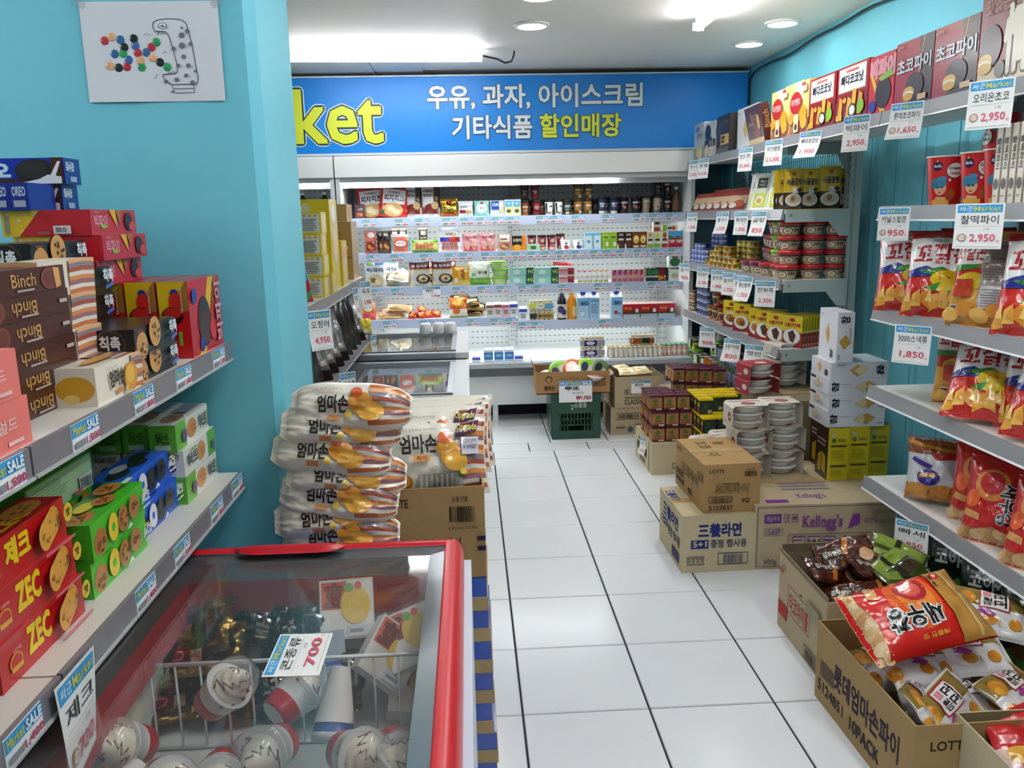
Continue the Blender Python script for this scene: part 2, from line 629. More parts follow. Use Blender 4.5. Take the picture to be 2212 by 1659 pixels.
# partition with the drawing on it and its chamfered end pillar
wl = MB(); m = M(TEAL, 'wall')
poly = [(-3.2, 1.97), (-0.478, 1.97), (-0.455, 1.993), (-0.452, 2.335), (-3.2, 2.335)]
for i in range(len(poly)):
    a, c = poly[i], poly[(i + 1) % len(poly)]
    wl.face([(a[0], a[1], 0), (c[0], c[1], 0), (c[0], c[1], CEIL), (a[0], a[1], CEIL)], m)
struct('wall_partition', wl)
wl = MB(); wl.box(-3.3, -2.2, 0, -3.2, 7.05, CEIL, M(TEAL, 'wall')); struct('wall_left', wl)
wl = MB(); wl.box(-3.2, -2.3, 0, 2.2, -2.2, CEIL, M('#d8e2e4', 'wall')); struct('wall_rear', wl)

# ------------------------------------------------------------------ ceiling lamps
EM_T = emit_mat('lamp_tube_glow', (0.97, 0.985, 1.0, 1), TUBE)
EM_D = emit_mat('downlight_glow', (1.0, 0.99, 0.96, 1), DOWN)
def tube_lamp(x0, y0, x1, y1, label):
    t = thing('tube_lamp', label, 'ceiling lamp', ((x0 + x1) / 2, (y0 + y1) / 2, CEIL), (0, 0, math.atan2(y1 - y0, x1 - x0)), 'ceiling tube lamps')
    L = math.hypot(x1 - x0, y1 - y0)
    b = MB(); b.box(-L / 2, -0.014, -0.03, L / 2, 0.014, -0.0005, M('#f0f0ee', 'paint')); obj('housing', b, t)
    b = MB()
    pr = []
    for i in range(13):
        a = -0.10 + (PI + 0.2) * i / 12
        pr.append((0.029 * math.cos(a), -0.046 - 0.029 * math.sin(a)))
    for i in range(12):
        (ya, za), (yb, zb) = pr[i], pr[i + 1]
        b.face([(-L / 2, ya, za), (-L / 2, yb, zb), (L / 2, yb, zb), (L / 2, ya, za)], EM_T, True)
    b.face([(-L / 2, p[0], p[1]) for p in pr], EM_T); b.face([(L / 2, p[0], p[1]) for p in reversed(pr)], EM_T)
    obj('diffuser', b, t)
    for s in (-1, 1):
        b = MB(); b.box(s * L / 2 - 0.006, -0.03, -0.074, s * L / 2 + 0.006, 0.03, -0.034, M('#f2f2f0', 'plas')); obj('end_cap', b, t)
    return t
tube_lamp(-1.06, 5.40, 0.12, 5.47, 'bright tube lamp on the ceiling in front of the blue sign')
tube_lamp(1.265, 4.66, 1.265, 3.46, 'bright tube lamp on the ceiling running towards the blue sign')
tube_lamp(0.45, 2.1, 0.45, 0.9, 'tube lamp overhead above the aisle, out of the picture')
tube_lamp(1.25, 1.7, 1.25, 0.5, 'tube lamp overhead beside the snack shelves, out of the picture')
tube_lamp(-2.15, 1.55, -2.15, 0.35, 'tube lamp overhead behind the biscuit shelf, out of the picture')
tube_lamp(-2.45, 1.55, -2.45, 0.35, 'added second tube lamp overhead behind the biscuit shelf, out of the picture')  # unseen second tube, added beside the first to brighten the partition
tube_lamp(0.2, -0.6, 0.2, -1.8, 'tube lamp overhead behind the viewer, out of the picture')
def downlight(x, y, label):
    t = thing('downlight', label, 'ceiling lamp', (x, y, CEIL), group='recessed downlights')
    b = MB(); w = M('#f4f3ef', 'plas')
    b.lathe([(0.078, -0.001, w), (0.100, -0.001, w), (0.098, -0.010, w), (0.078, -0.014, w), (0.076, -0.002, w)], w, 28, cap=False); obj('trim_ring', b, t)
    b = MB(); b.lathe([(0.078, -0.009, EM_D), (0.0005, -0.009, EM_D)], EM_D, 28, cap=False); obj('diffuser', b, t)
downlight(0.384, 4.815, 'round downlight near the middle of the ceiling, farther from the top edge')
downlight(0.372, 4.20, 'round downlight cut by the top edge of the photo')
downlight(1.783, 5.38, 'round downlight over the side shelves closest to the blue sign')
downlight(1.782, 4.82, 'round downlight over the side shelves, second from the blue sign')
downlight(0.37, 3.0, 'round downlight overhead above the aisle, out of the picture')
downlight(1.78, 2.6, 'round downlight overhead above the crisps, out of the picture')
# loose wires on the ceiling
b = MB(); b.tube([(0.13, 5.47, 2.49), (0.22, 5.50, 2.475), (0.27, 5.52, 2.455), (0.31, 5.53, 2.465), (0.325, 5.54, 2.50), (0.33, 5.55, 2.528)], 0.006, M('#2a2c2e', 'plas'), 6)
thing('lamp_wire', 'short black wire curling from the end of the tube lamp', 'wire', me=b.mesh('lamp_wire'))
b = MB()
pts = [(2.055, 6.16, 2.0), (2.055, 6.17, 2.42), (2.06, 6.08, 2.47)]
yy = 6.0
while yy > 1.2:
    pts.append((2.062, yy, 2.485 + 0.012 * math.sin(yy * 3.1) + 0.006 * math.sin(yy * 9))); yy -= 0.12
b.tube(pts, 0.007, M('#1e2224', 'plas'), 6)
thing('wall_cable', 'thin black cable running along the top of the teal wall', 'cable', me=b.mesh('wall_cable'))

# ------------------------------------------------------------------ sign
sg = thing('shop_sign', 'wide blue shop sign with yellow and white lettering', 'sign', (0, 6.2, 0))
b = MB(); b.box(-3.1, 0, 1.972, 2.06, 0.05, 2.487, M('#0b84dd', 'satin'))
S = plane((0, 0, 0), (1, 0, 0), (0, 0, 1))
S2 = lambda u, v, d: Vector((u, -d, v))
b.art(S2, [T('Mar', -2.06, 2.045, -1.215, 2.385, '#dbe53a', 0.015, o='#2b3a3a', ob=0.018),
           T('ket', -1.195, 2.045, -0.585, 2.405, '#dbe53a', 0.022, o='#cfe6f4', ob=0.034),
           T('ket', -1.195, 2.045, -0.585, 2.405, '#dbe53a', 0.022, o='#26343a', ob=0.018),
           T('우유, 과자, 아이스크림', -0.255, 2.262, 1.285, 2.425, '#e6eef2', 0.030, o='#24303c', ob=0.022),
           T('기타식품', -0.085, 2.058, 0.485, 2.215, '#e6eef2', 0.030, o='#24303c', ob=0.022),
           T('할인매장', 0.545, 2.060, 1.13, 2.218, '#dbe53a', 0.030, o='#24303c', ob=0.022)], 'satin')
obj('board', b, sg)
b = MB(); fm = M('#cfd6da', 'paint')
b.box(-3.1, -0.012, 1.955, 2.06, 0.055, 1.972, fm); obj('frame', b, sg)
b = MB(); b.box(-3.1, -0.012, 2.487, 2.06, 0.055, 2.497, fm); obj('frame', b, sg)

# ------------------------------------------------------------------ price labels and cards
BLU = '#3aa0dc'
def rail_label(price, w=0.10, h=0.052):
    b = MB()
    b.box(-w / 2, -0.0015, 0, w / 2, 0, h, M('#f4f6f8', 'pap'))
    b.art(plane((-w / 2, -0.0015, 0), (w, 0, 0), (0, 0, h)), [R(0, .52, 1, 1, BLU), T('Market', .05, .60, .5, .92, '#d9d35a', 0.02), T('SALE', .54, .60, .96, .93, '#f2f8fc', 0.04),
          T(price, .45, .10, .96, .40, '#c2476a', 0.03), R(.04, .14, .40, .38, '#8a8d94')], lift=0.0003, lift0=0.0003)
    return b.mesh('price_label')
RLAB = [rail_label(p) for p in ('1,500', '1,800', '2,500', '4,900', '900', '1,950')]
def card_mesh(nm, price, w=0.075, h=0.105, curl=0.0, seal=False, unit='1개', side=0.0):
    b = MB()
    def S(u, v, d):
        q = 1 - v
        return Vector((w * (u - 0.5), -d - curl * q * q + side * (u - .5) * q, -h * q))
    b.grid(lambda u, v: S(u, v, 0), 3, 6, M('#f6f6f4', 'pap'))
    b.grid(lambda u, v: S(u, v, -0.0006), 3, 6, M('#eeeeec', 'pap'), flip=True)
    a = [R(0.04, .80, .96, .97, BLU), T('싸군', .08, .83, .36, .945, '#e8f2f8', .01), T('Market', .38, .83, .93, .945, '#d6cf5c', .01), T(nm, .12, .55, .90, .74, '#3a3a3c', .005),
         R(.08, .50, .92, .506, '#b9b9b9'), T(unit, .62, .40, .74, .46, '#8a8a8c', 0), T(price, .34 if seal else .20, .14, .86, .33, '#d8506a', .012), T('원', .88, .14, .95, .20, '#d8506a', 0), R(.05, .05, .95, .058, '#a9a9a9')]
    if seal:
        a += [E(.18, .25, .10, .085, '#b98a6a', 14), E(.18, .25, .07, .06, '#f2ece4', 12), T('맞짱', .13, .22, .23, .28, '#a8745a', 0)]
    b.art(S, a, 'pap', maxe=0.25, lift=0.0003, lift0=0.0005)
    return b.mesh('price_card')
def hang(nm, price, x, y, z, rz, label, w=0.075, h=0.105, curl=0.0, seal=False, rx=0, ry=0, unit='1개', side=0.0, group='hanging price cards'):
    return put('price_card', card_mesh(nm, price, w, h, curl, seal, unit, side), label, 'price card', x, y, z, rz, group, rx, ry)

# ------------------------------------------------------------------ open fronted coolers along the back
EM_F = emit_mat('cooler_lamp_glow', (0.95, 0.97, 1.0, 1), FRIDGE)
EM_S = emit_mat('shelf_lamp_glow', (0.97, 1.0, 0.95, 1), FRIDGE * 0.55)
RAILC = '#b9c6de'
def cooler(x0, x1, label, zs, tubes, bays, lamps, labels, end=False):
    t = thing('open_cooler', label, 'refrigerator', ((x0 + x1) / 2, 6.0, 0))
    ox = (x0 + x1) / 2
    a, c = x0 - ox, x1 - ox
    white = M('#eceeee', 'paint'); grey = M('#8d9296', 'paint'); dark = M('#55595d', 'plas')
    b = MB(); b.box(a, 0.02, 0.13, c, 0.85, 0.36, white); obj('base_panel', b, t)
    b = MB(); b.box(a, 0.25, 0.0, c, 0.85, 0.13, M('#2a2c2e', 'matt')); obj('kick_recess', b, t)
    for xx in (a + 0.3, (a + c) / 2 - 0.2, c - 0.3):
        b = MB(); b.box(xx - .02, 0.05, 0, xx + .02, 0.09, 0.13, white); obj('foot', b, t)
    b = MB()
    pr = [(0.02, 0.345), (-0.05, 0.36), (-0.055, 0.42), (-0.04, 0.448), (0.02, 0.455)]
    for i in range(4):
        (ya, za), (yb, zb) = pr[i], pr[i + 1]
        b.face([(a, ya, za), (c, ya, za), (c, yb, zb), (a, yb, zb)], dark if i < 2 else grey, False)
    b.face([(c, p[0], p[1]) for p in pr], dark); b.face([(a, p[0], p[1]) for p in reversed(pr)], dark)
    obj('bumper', b, t)
    b = MB(); b.box(a, 0.02, 0.40, c, 0.80, 0.4495, M('#e8ecec', 'paint')); obj('deck', b, t)
    b = MB(); b.box(a, 0.80, 0.36, c, 0.84, 1.80, SLOT); obj('back_panel', b, t)
    b = MB()
    b.box(a, 0.10, 1.800, c, 0.88, 1.945, white); obj('canopy', b, t)
    b = MB(); b.box(a, 0.085, 1.80, c, 0.10, 1.935, M('#f0f1ef', 'paint')); obj('valance', b, t)
    b = MB(); b.box(a, 0.12, 1.765, c, 0.15, 1.80, M('#c9cccd', 'paint')); obj('valance_lip', b, t)
    for nm, xx in (('end_panel', a), ('end_panel', c - 0.03)):
        b = MB(); b.box(xx, 0.10, 0.36, xx + 0.03, 0.80, 1.80, M('#d5d9da', 'paint')); obj(nm, b, t)
    for k, (ta, tb) in enumerate(tubes):
        b = MB(); b.tube([(ta - ox, 0.17, 1.752), (tb - ox, 0.17, 1.752)], 0.014, EM_F, 8); o = obj('lamp_tube', b, t)
    b = MB(); b.box(a + .03, 0.195, 1.728, c - .03, 0.199, 1.80, M('#c9cccd', 'paint')); obj('lamp_shield', b, t)  # plate added behind the tube to keep its light off the top shelf
    for xx in bays:
        b = MB(); b.box(xx - ox - 0.022, 0.765, 0.45, xx - ox + 0.022, 0.80, 1.80, M('#cfd4d6', 'paint'))
        q = 0.5
        while q < 1.75:
            for s in (-.008, .008):
                b.box(xx - ox + s - .002, 0.7635, q, xx - ox + s + .002, 0.765, q + .02, M('#3a3c40', 'matt'))
            q += 0.035
        obj('upright', b, t)
    for (sa, sb, z) in zs:
        sh = obj('shelf', (lambda bb: bb)(_shelf(sa - ox, sb - ox, z, white)), t)
        b = MB(); b.box(sa - ox, 0.288, z - 0.066, sb - ox, 0.296, z + 0.002, M(RAILC, 'plas')); obj('price_rail', b, sh)
    for (sa, sb, z) in lamps:
        b = MB(); b.box(sa - ox, 0.36, z - 0.032, sb - ox, 0.385, z - 0.021, EM_S); obj('shelf_lamp', b, t)
    shs = [o for o in t.children if o.name.startswith('shelf') and 'lamp' not in o.name]
    for i, (lx, z) in enumerate(labels):
        best = min(shs, key=lambda o: (abs(o['z0'] - z), 0 if o['xa'] <= lx - ox <= o['xb'] else 1))
        obj('price_label', RLAB[i % len(RLAB)], best, (lx - ox, 0.2865, z - 0.062))
    return t
def _shelf(a, c, z, m):
    b = MB(); b.box(a, 0.296, z - 0.02, c, 0.78, z, m); return b
_oobj = obj
def obj(name, me, parent=None, loc=(0, 0, 0), rot=(0, 0, 0)):
    o = _oobj(name, me, parent, loc, rot)
    if name == 'shelf':
        vs = o.data.vertices
        o['z0'] = max(v.co.z for v in vs); o['xa'] = min(v.co.x for v in vs); o['xb'] = max(v.co.x for v in vs)
    return o
def CX(px, row):   # along a cooler shelf: millimetres of shelf front per unit
    k, x0 = {1: (0.003467, 1006), 2: (0.003499, 1008.5), 3: (0.003523, 1011), 4: (0.00355, 1013), 5: (0.00352, 1018)}[row]
    return (px - x0) * k
Z1, Z2, Z3, Z4L, Z4R, Z5 = 1.512, 1.252, 1.0, 0.754, 0.718, 0.452
labs = [(CX(p, 1), Z1) for p in (797, 866, 909, 967, 1006, 1040, 1073, 1104, 1168, 1199, 1245, 1311, 1379, 1415, 1450)]
labs += [(CX(p, 2), Z2) for p in (806, 857, 920, 972, 1004, 1051, 1087, 1117, 1150, 1180, 1212, 1245, 1285, 1314, 1344, 1380, 1418, 1455)]
labs += [(CX(p, 3), Z3) for p in (814, 859, 989, 1042, 1083, 1130, 1163, 1216, 1294, 1340, 1412, 1452)]
labs += [(CX(p, 4), Z4L) for p in (841, 918, 1018, 1070, 1102)] + [(CX(p, 4), Z4R) for p in (1131, 1157, 1304, 1432)]
BX = 0.345
cooler(-0.925, 1.66, 'long open white cooler under the blue sign with four stocked shelves',
       [(-0.87, BX, Z1), (BX, 1.63, Z1 - .004), (-0.87, BX, Z2), (BX, 1.63, Z2 - .004), (-0.87, BX, Z3), (BX, 1.63, Z3 - .004), (-0.87, BX, Z4L), (BX, 1.63, Z4R)],
       [(-0.90, 0.02), (0.03, 1.06)], [-0.72, BX, 1.52],
       [(-0.8, 0.3, Z2), (0.4, 1.55, Z2), (0.4, 1.55, Z3 + .0), (-0.8, 0.3, Z3), (0.4, 1.55, Z4R), (-0.8, 0.3, Z4L), (0.4, 1.55, Z1), (-.8, .3, Z1)], labs)
cooler(-2.2, -0.935, 'open white cooler half hidden behind the teal pillar', [(-2.1, -0.97, Z1), (-2.1, -0.97, Z2), (-2.1, -0.97, Z3), (-2.1, -0.97, Z4L)], [(-2.1, -0.965)], [-1.4], [(-2.0, -1.0, Z2), (-2.0, -1.0, Z3)], [(-1.1, Z1)])
b = MB(); b.box(-0.055, -0.006, -0.014, 0.055, 0, 0.014, M('#c2c6c9', 'steel')); b.art(plane((-.055, -.006, -.014), (.11, 0, 0), (0, 0, .028)), [T('sikor', .1, .2, .9, .8, '#5a2a2a', .04)])
obj('name_plate', b, [o for o in bpy.data.objects if o.name.startswith('open_cooler')][0], (CX(1450, 5) - 0.3675 - .02, 0.02, 0.29))
for nm, x, z in (('round_sticker', CX(848, 4), .66), ('round_sticker', CX(1372, 4), .66)):
    b = MB(); b.lathe([(0.024, 0), (0.0235, 0.002)], M('#26282a', 'satin'), 18); b.art(lambda u, v, d: Vector((u * .048 - .024, v * .048 - .024, .002 + d)), [R(.2, .44, .8, .56, '#9a9c9e')])
    obj(nm, b, [o for o in bpy.data.objects if o.name.startswith('open_cooler')][0], (x * 1.09 - 0.3675, 0.8, z), (PI / 2, 0, 0))
# flat price cards lying in the front channel of the cooler
for i, px in enumerate((1080, 1130, 1180, 1225, 1290, 1375, 1465)):
    b = MB(); b.box(-.055, -.012, 0, .055, .012, .001, M('#dfeaf6', 'pap')); b.art(plane((-.055, -.012, .001), (.11, 0, 0), (0, .024, 0)), [R(0, .5, 1, 1, BLU)])
    put('channel_label', b.mesh('channel_label'), ORD[i] + ' small price strip along the front edge of the cooler well', 'price card', CX(px, 5), 5.972, 0.4525, 0.03 * (i % 3 - 1), 'price strips on the cooler edge', rx=0.08)
# ================================================================== wall shelving on the right
GREY = '#b4beba'
RAILG = '#8f9194'
def shelf_plate(b, xf, xb, y0, y1, z, m):
    b.box(xf, y0, z - 0.02, xb, y1, z, m)
def gondola_right(label, loc_y, posts, shelves, mesh_rng, brackets):
    t = thing('wall_shelving', label, 'shelf', (1.6, loc_y, 0))
    oy = loc_y; g = M(GREY, 'paint')
    for (px, py, h) in posts:
        b = MB(); b.box(px - 1.6, py - oy - 0.04, 0, px - 1.6 + 0.055, py - oy + 0.04, h, g)
        q = 0.1
        while q < h - 0.05:
            b.box(px - 1.6 - 0.001, py - oy - 0.018, q, px - 1.6, py - oy - 0.012, q + 0.022, M('#30383a', 'matt')); q += 0.04
        b.box(px - 1.6 + 0.012, py - oy - 0.042, 0, px - 1.6 + 0.02, py - oy - 0.04, h, M('#93a09d', 'paint'))
        obj('upright', b, t)
    for k, (y0, y1, z, xb) in enumerate(shelves):
        b = MB(); shelf_plate(b, 0.006, xb - 1.6, y0 - oy, y1 - oy, z, M('#e4e2dc', 'paint')); sh = obj('shelf_board', b, t)
        b = MB()
        rm = M(RAILG, 'plas')
        pr = [(0.006, z + 0.004), (-0.002, z + 0.004), (-0.010, z - 0.044), (-0.014, z - 0.050), (0.006, z - 0.050)]
        for i in range(4):
            (xa, za), (xc, zc) = pr[i], pr[i + 1]
            b.face([(xa, y0 - oy, za), (xc, y0 - oy, zc), (xc, y1 - oy, zc), (xa, y1 - oy, za)], M('#d2d4d6', 'plas') if i == 2 else rm)
        b.face([(p[0], y0 - oy, p[1]) for p in reversed(pr)], rm); b.face([(p[0], y1 - oy, p[1]) for p in pr], rm)
        obj('price_rail', b, sh)
    for (yb, z, xa, xb, hh, c) in brackets:
        b = MB(); th = 0.004
        pts = [(xa, z), (xb, z), (xb, z - hh), (xb - 0.05, z - hh), (xb - 0.11, z - 0.062), (xa, z - 0.062)]
        for s in (-th, th):
            q = [(p[0] - 1.6, yb - oy + s, p[1]) for p in pts]
            b.face(q if s > 0 else list(reversed(q)), M(c, 'paint'))
        for i in range(len(pts)):
            p, q = pts[i], pts[(i + 1) % len(pts)]
            b.face([(p[0] - 1.6, yb - oy - th, p[1]), (q[0] - 1.6, yb - oy - th, q[1]), (q[0] - 1.6, yb - oy + th, q[1]), (p[0] - 1.6, yb - oy + th, p[1])], M(c, 'paint'))
        b.box(xa - 1.6 + 0.02, yb - oy - th - .0015, z - 0.034, xa - 1.6 + .034, yb - oy - th, z - 0.02, M('#8b9894', 'paint'))
        obj('bracket', b, t)
    y0, y1, z0, z1 = mesh_rng
    b = MB(); wm = M('#4d6f78', 'paint')
    y = y0
    while y < y1:
        b.box(1.985 - 1.6, y - oy, z0, 1.988 - 1.6, y - oy + 0.003, z1, wm); y += 0.03
    z = z0
    while z < z1:
        b.box(1.988 - 1.6, y0 - oy, z, 1.991 - 1.6, y1 - oy, z + 0.003, wm); z += 0.06
    o = obj('wire_mesh', b, t); o['kind'] = 'stuff'
    return t
FT, F2, F3, F4, F5 = 1.862, 1.507, 1.152, 0.795, 0.405      # far unit shelf heights
NT, N2, N3, N4, N5 = 1.862, 1.507, 1.120, 0.803, 0.425      # near unit
gondola_right('tall grey wall shelving with groceries reaching the cooler', 5.1,
              [(1.945, 4.25, 1.86), (1.985, 6.1, 1.86)],
              [(3.235, 6.12, FT, 1.985), (4.21, 6.12, F2, 1.945), (4.20, 6.12, F3, 1.945), (4.19, 6.12, F4, 1.945), (4.35, 6.12, F5, 1.945)], (4.28, 6.1, 0.35, 1.83),
              [(4.205, F2 - .001, 1.612, 1.945, 0.135, GREY), (4.195, F3 - .001, 1.612, 1.945, 0.135, GREY), (4.185, F4 - .001, 1.612, 1.945, 0.12, GREY), (4.24, FT - .022, 1.62, 1.985, 0.16, '#8d9794')])
gondola_right('grey wall shelving full of crisps close to the viewer', 1.5,
              [(1.99, 2.50, 1.86), (1.99, 1.4, 1.86), (1.99, 0.3, 1.86)],
              [(-0.4, 3.23, NT, 1.985), (-0.4, 3.205, N2, 1.985), (-0.4, 3.20, N3, 1.985), (-0.4, 3.195, N4, 1.985), (-0.4, 3.185, N5, 1.985)], (-0.3, 2.5, 0.2, 1.83),
              [(2.52, N2 - .021, 1.70, 1.985, 0.15, '#5a5e60'), (2.52, NT - .021, 1.62, 1.985, 0.15, '#5a5e60'), (2.52, N3 - .021, 1.70, 1.985, 0.13, '#5a5e60'), (1.42, N2 - .021, 1.70, 1.985, 0.15, '#5a5e60')])

# ------------------------------------------------------------------ shelving on the left
LU, LL = 1.228, 0.915
def gondola_left(label, y0, y1, zs, labs, back_h, wire=False):
    t = thing('low_shelving', label, 'shelf', (-0.56, (y0 + y1) / 2, 0)); oy = (y0 + y1) / 2
    g = M('#c9cbc9', 'paint')
    for yy in (y0 + 0.02, y1 - 0.05):
        b = MB(); b.box(-0.42, yy - oy - .02, 0, -0.38, yy - oy + .02, back_h, g); obj('upright', b, t)
    b = MB(); b.box(-0.40, y0 - oy, 0.1, -0.39, y1 - oy, back_h, M('#c4c8c8', 'paint')); obj('back_panel', b, t)
    for z in zs:
        sh = obj('shelf_board', (lambda bb: (bb.box(-0.39, y0 - oy, z - 0.022, -0.004, y1 - oy, z, M('#dedad2', 'paint')), bb)[1])(MB()), t)
        b = MB(); rm = M('#7d7a80', 'plas')
        b.box(-0.004, y0 - oy, z - 0.036, 0.004, y1 - oy, z + 0.002, rm); b.box(-0.004, y0 - oy, z - 0.040, 0.008, y1 - oy, z - 0.036, M('#b9babc', 'plas'))
        obj('price_rail', b, sh)
        for i, (ly, lz) in enumerate(labs):
            if abs(lz - z) < 0.05:
                obj('price_label', RLAB2[i % 3], sh, (0.0042, ly - oy, z - 0.038), (0, 0, PI / 2))
    return t
RLAB2 = [rail_label(p, 0.085, 0.040) for p in ('1,500', '1,400', '1,800')]
gondola_left('low shelving stacked with boxed biscuits in front of the teal partition', 1.035, 1.935, (LU, LL), [(1.83, LU), (1.60, LU), (1.40, LU), (1.18, LU), (1.88, LL), (1.72, LL), (1.50, LL), (1.32, LL)], 1.28)
gondola_left('low shelving of boxed biscuits cut by the picture edge', 0.05, 1.03, (LU, LL), [(0.97, LU), (0.93, LL), (.6, LU), (.6, LL)], 1.28)
gondola_left('low shelving of snacks and dried squid behind the teal pillar', 2.45, 4.5, (1.205, 0.885), [(2.7, .885)], 1.30)

# ------------------------------------------------------------------ red chest freezer
RED = '#c81f2c'
fz = thing('chest_freezer', 'red rimmed chest freezer with a glass lid and ice creams inside', 'freezer', (-0.335, 0.8, 0))
FX0, FX1, FY0, FY1 = -0.33, 0.325, -0.9, 0.855     # local
b = MB(); sidem = M('#c9d4e2', 'paint'); liner = M('#c8ccc8', 'plas')
b.box(FX0 + .015, FY0 + .015, 0.06, FX1 - .004, FY1 - .004, 0.30, sidem)
b.box(FX1 - .05, FY0 + .015, 0.30, FX1 - .004, FY1 - .004, 0.79, sidem, {'left': liner}); b.box(FX0 + .015, FY0 + .015, 0.30, FX0 + .05, FY1 - .015, 0.79, sidem, {'right': liner})
b.box(FX0 + .05, FY1 - .06, 0.30, FX1 - .05, FY1 - .015, 0.79, sidem, {'front': liner}); b.box(FX0 + .05, FY0 + .015, 0.30, FX1 - .05, FY0 + .06, 0.79, sidem, {'back': liner})
b.box(FX0 + .05, FY0 + .06, .30, FX1 - .05, FY1 - .06, .56, liner)
obj('cabinet', b, fz)
b = MB(); rm = M(RED, 'plas')
def ringpts(o, i, z0, z1):
    pass
def rim_ring(prof, rad=0.035, seg=6):
    """sweep a profile (inset, z) round a rounded rectangle"""
    rings = []
    for ins, z in prof:
        r = max(0.004, rad - ins); pts = []
        for cx, cy, a0 in ((FX1 - rad, FY1 - rad, 0), (FX0 + rad, FY1 - rad, PI / 2), (FX0 + rad, FY0 + rad, PI), (FX1 - rad, FY0 + rad, 1.5 * PI)):
            for k in range(seg + 1):
                a = a0 + PI / 2 * k / seg
                if rad - ins >= 0.004:
                    pts.append((cx + r * math.cos(a), cy + r * math.sin(a), z))
                else:
                    sx = 1 if math.cos(a0 + PI / 4) > 0 else -1; sy = 1 if math.sin(a0 + PI / 4) > 0 else -1
                    pts.append((cx + sx * (rad - ins), cy + sy * (rad - ins), z))
        rings.append(pts)
    return rings
def sweep(b, rings, mat, smooth=True):
    n = len(rings[0])
    base = len(b.v)
    for r in rings: b.v += r
    mi = b.mi(mat)
    for j in range(len(rings) - 1):
        for k in range(n):
            a = base + j * n + k; c = base + j * n + (k + 1) % n
            b.f.append((a, c, c + n, a + n)); b.m.append(mi); b.sm.append(smooth)
sweep(b, rim_ring([(0.026, 0.772), (0.018, 0.79), (0.019, 0.82), (0.026, 0.842), (0.036, 0.851), (0.052, 0.852), (0.056, 0.846)]), rm)
obj('rim', b, fz)
b = MB(); sweep(b, rim_ring([(0.056, 0.846), (0.056, 0.842), (0.086, 0.838), (0.086, 0.80)]), M('#9aa0a4', 'steel'), False); obj('lid_frame', b, fz)
b = MB(); sweep(b, rim_ring([(0.086, 0.80), (0.086, 0.72), (0.05, 0.715)]), M('#a01624', 'plas'), False); obj('inner_rim', b, fz)
b = MB(); b.box(FX0 + .07, FY0 + .07, 0.834, FX1 - .07, FY1 - .07, 0.838, GLASS); obj('lid_glass', b, fz)
b = MB()
hx0, hx1 = -0.495 + .335, -0.262 + .335
def hS(u, v):
    x = hx0 + (hx1 - hx0) * u; e = 1 - abs(2 * u - 1) ** 6
    return (x, FY1 - 0.045 - 0.035 * v * e, 0.851 + 0.012 * math.sin(PI * min(1, v * 1.1)) * e)
b.grid(hS, 20, 8, rm, flip=True)
obj('handle', b, fz)
b = MB(); b.box(-0.23, FY1 - .0615, 0.645, 0.02, FY1 - .06, 0.665, M('#a83038', 'plas')); obj('red_strip', b, fz)  # thin red strip across the far liner wall
# wire basket divider inside
bk = MB(); wm = M('#dfe3e4', 'paint')
by = 1.38 - 0.8
bk.tube([(FX0 + .06, by, 0.73), (FX1 - .06, by, 0.73)], 0.004, wm, 6); bk.tube([(FX0 + .06, by, 0.565), (FX1 - .06, by, 0.565)], 0.003, wm, 6)
x = FX0 + .075
while x < FX1 - .06:
    bk.tube([(x, by, 0.565), (x, by, 0.73)], 0.0022, wm, 5); x += 0.044
obj('basket', bk, fz)
hang('콘종류', '700', -0.325, 1.198, 0.841, PI / 2, 'price card lying askew on the red freezer lid', 0.128, 0.085, 0, False, rx=-PI / 2 + 0.02, unit='1개')

# ------------------------------------------------------------------ two pale glass topped freezers further back
def pale_freezer(label, y0, y1, z, n, group='pale glass topped freezers'):
    t = thing('glass_top_freezer', label, 'freezer', (-0.36, (y0 + y1) / 2, 0), group=group); L = (y1 - y0) / 2; hw = 0.335
    wh = M('#dfe3e6', 'paint'); al = M('#b3b8bc', 'steel'); dk = M('#3c4044', 'plas'); li = M('#b9bebd', 'plas')
    b = MB()
    b.box(-hw, -L, 0.05, hw, L, 0.38, wh); b.box(-hw + .05, -L + .05, .38, hw - .05, L - .05, .565, li)
    b.box(hw - .05, -L, 0.38, hw, L, z - .03, wh, {'left': li}); b.box(-hw, -L, 0.38, -hw + .05, L, z - .03, wh, {'right': li})
    b.box(-hw + .05, -L, 0.38, hw - .05, -L + .05, z - .03, wh, {'back': li}); b.box(-hw + .05, L - .05, 0.38, hw - .05, L, z - .03, wh, {'front': li})
    obj('cabinet', b, t)
    for nm, q in (('top_frame', (-hw - .01, -L, -hw + .055, L)), ('top_frame', (hw - .055, -L, hw + .012, L)), ('top_frame', (-hw + .055, -L, hw - .055, -L + .06)), ('top_frame', (-hw + .055, L - .06, hw - .055, L))):
        b = MB(); b.box(q[0], q[1], z - .035, q[2], q[3], z, wh if abs(q[0]) > .3 or abs(q[2]) > .3 else al); obj(nm, b, t)
    w = (2 * L - .12) / n
    for i in range(n):
        ya = -L + .06 + i * w; dz = 0.004 * (i % 2)
        ld = obj('sliding_lid', (lambda bb: (bb.box(-hw + .06, ya + .012, z - .014 + dz, hw - .06, ya + w - .012, z - .010 + dz, GLASS), bb)[1])(MB()), t)
        b = MB()
        b.box(-hw + .055, ya, z - .018 + dz, hw - .055, ya + .022, z + .004 + dz, dk); b.box(-hw + .055, ya + w - .022, z - .018 + dz, hw - .055, ya + w, z + .004 + dz, al)
        b.box(hw - .08, ya, z - .018 + dz, hw - .055, ya + w, z + .002 + dz, al)
        obj('lid_frame', b, ld)
    return t
pale_freezer('pale glass topped freezer behind the piled pie bags, the closer of two', 2.43, 4.13, 0.80, 2)
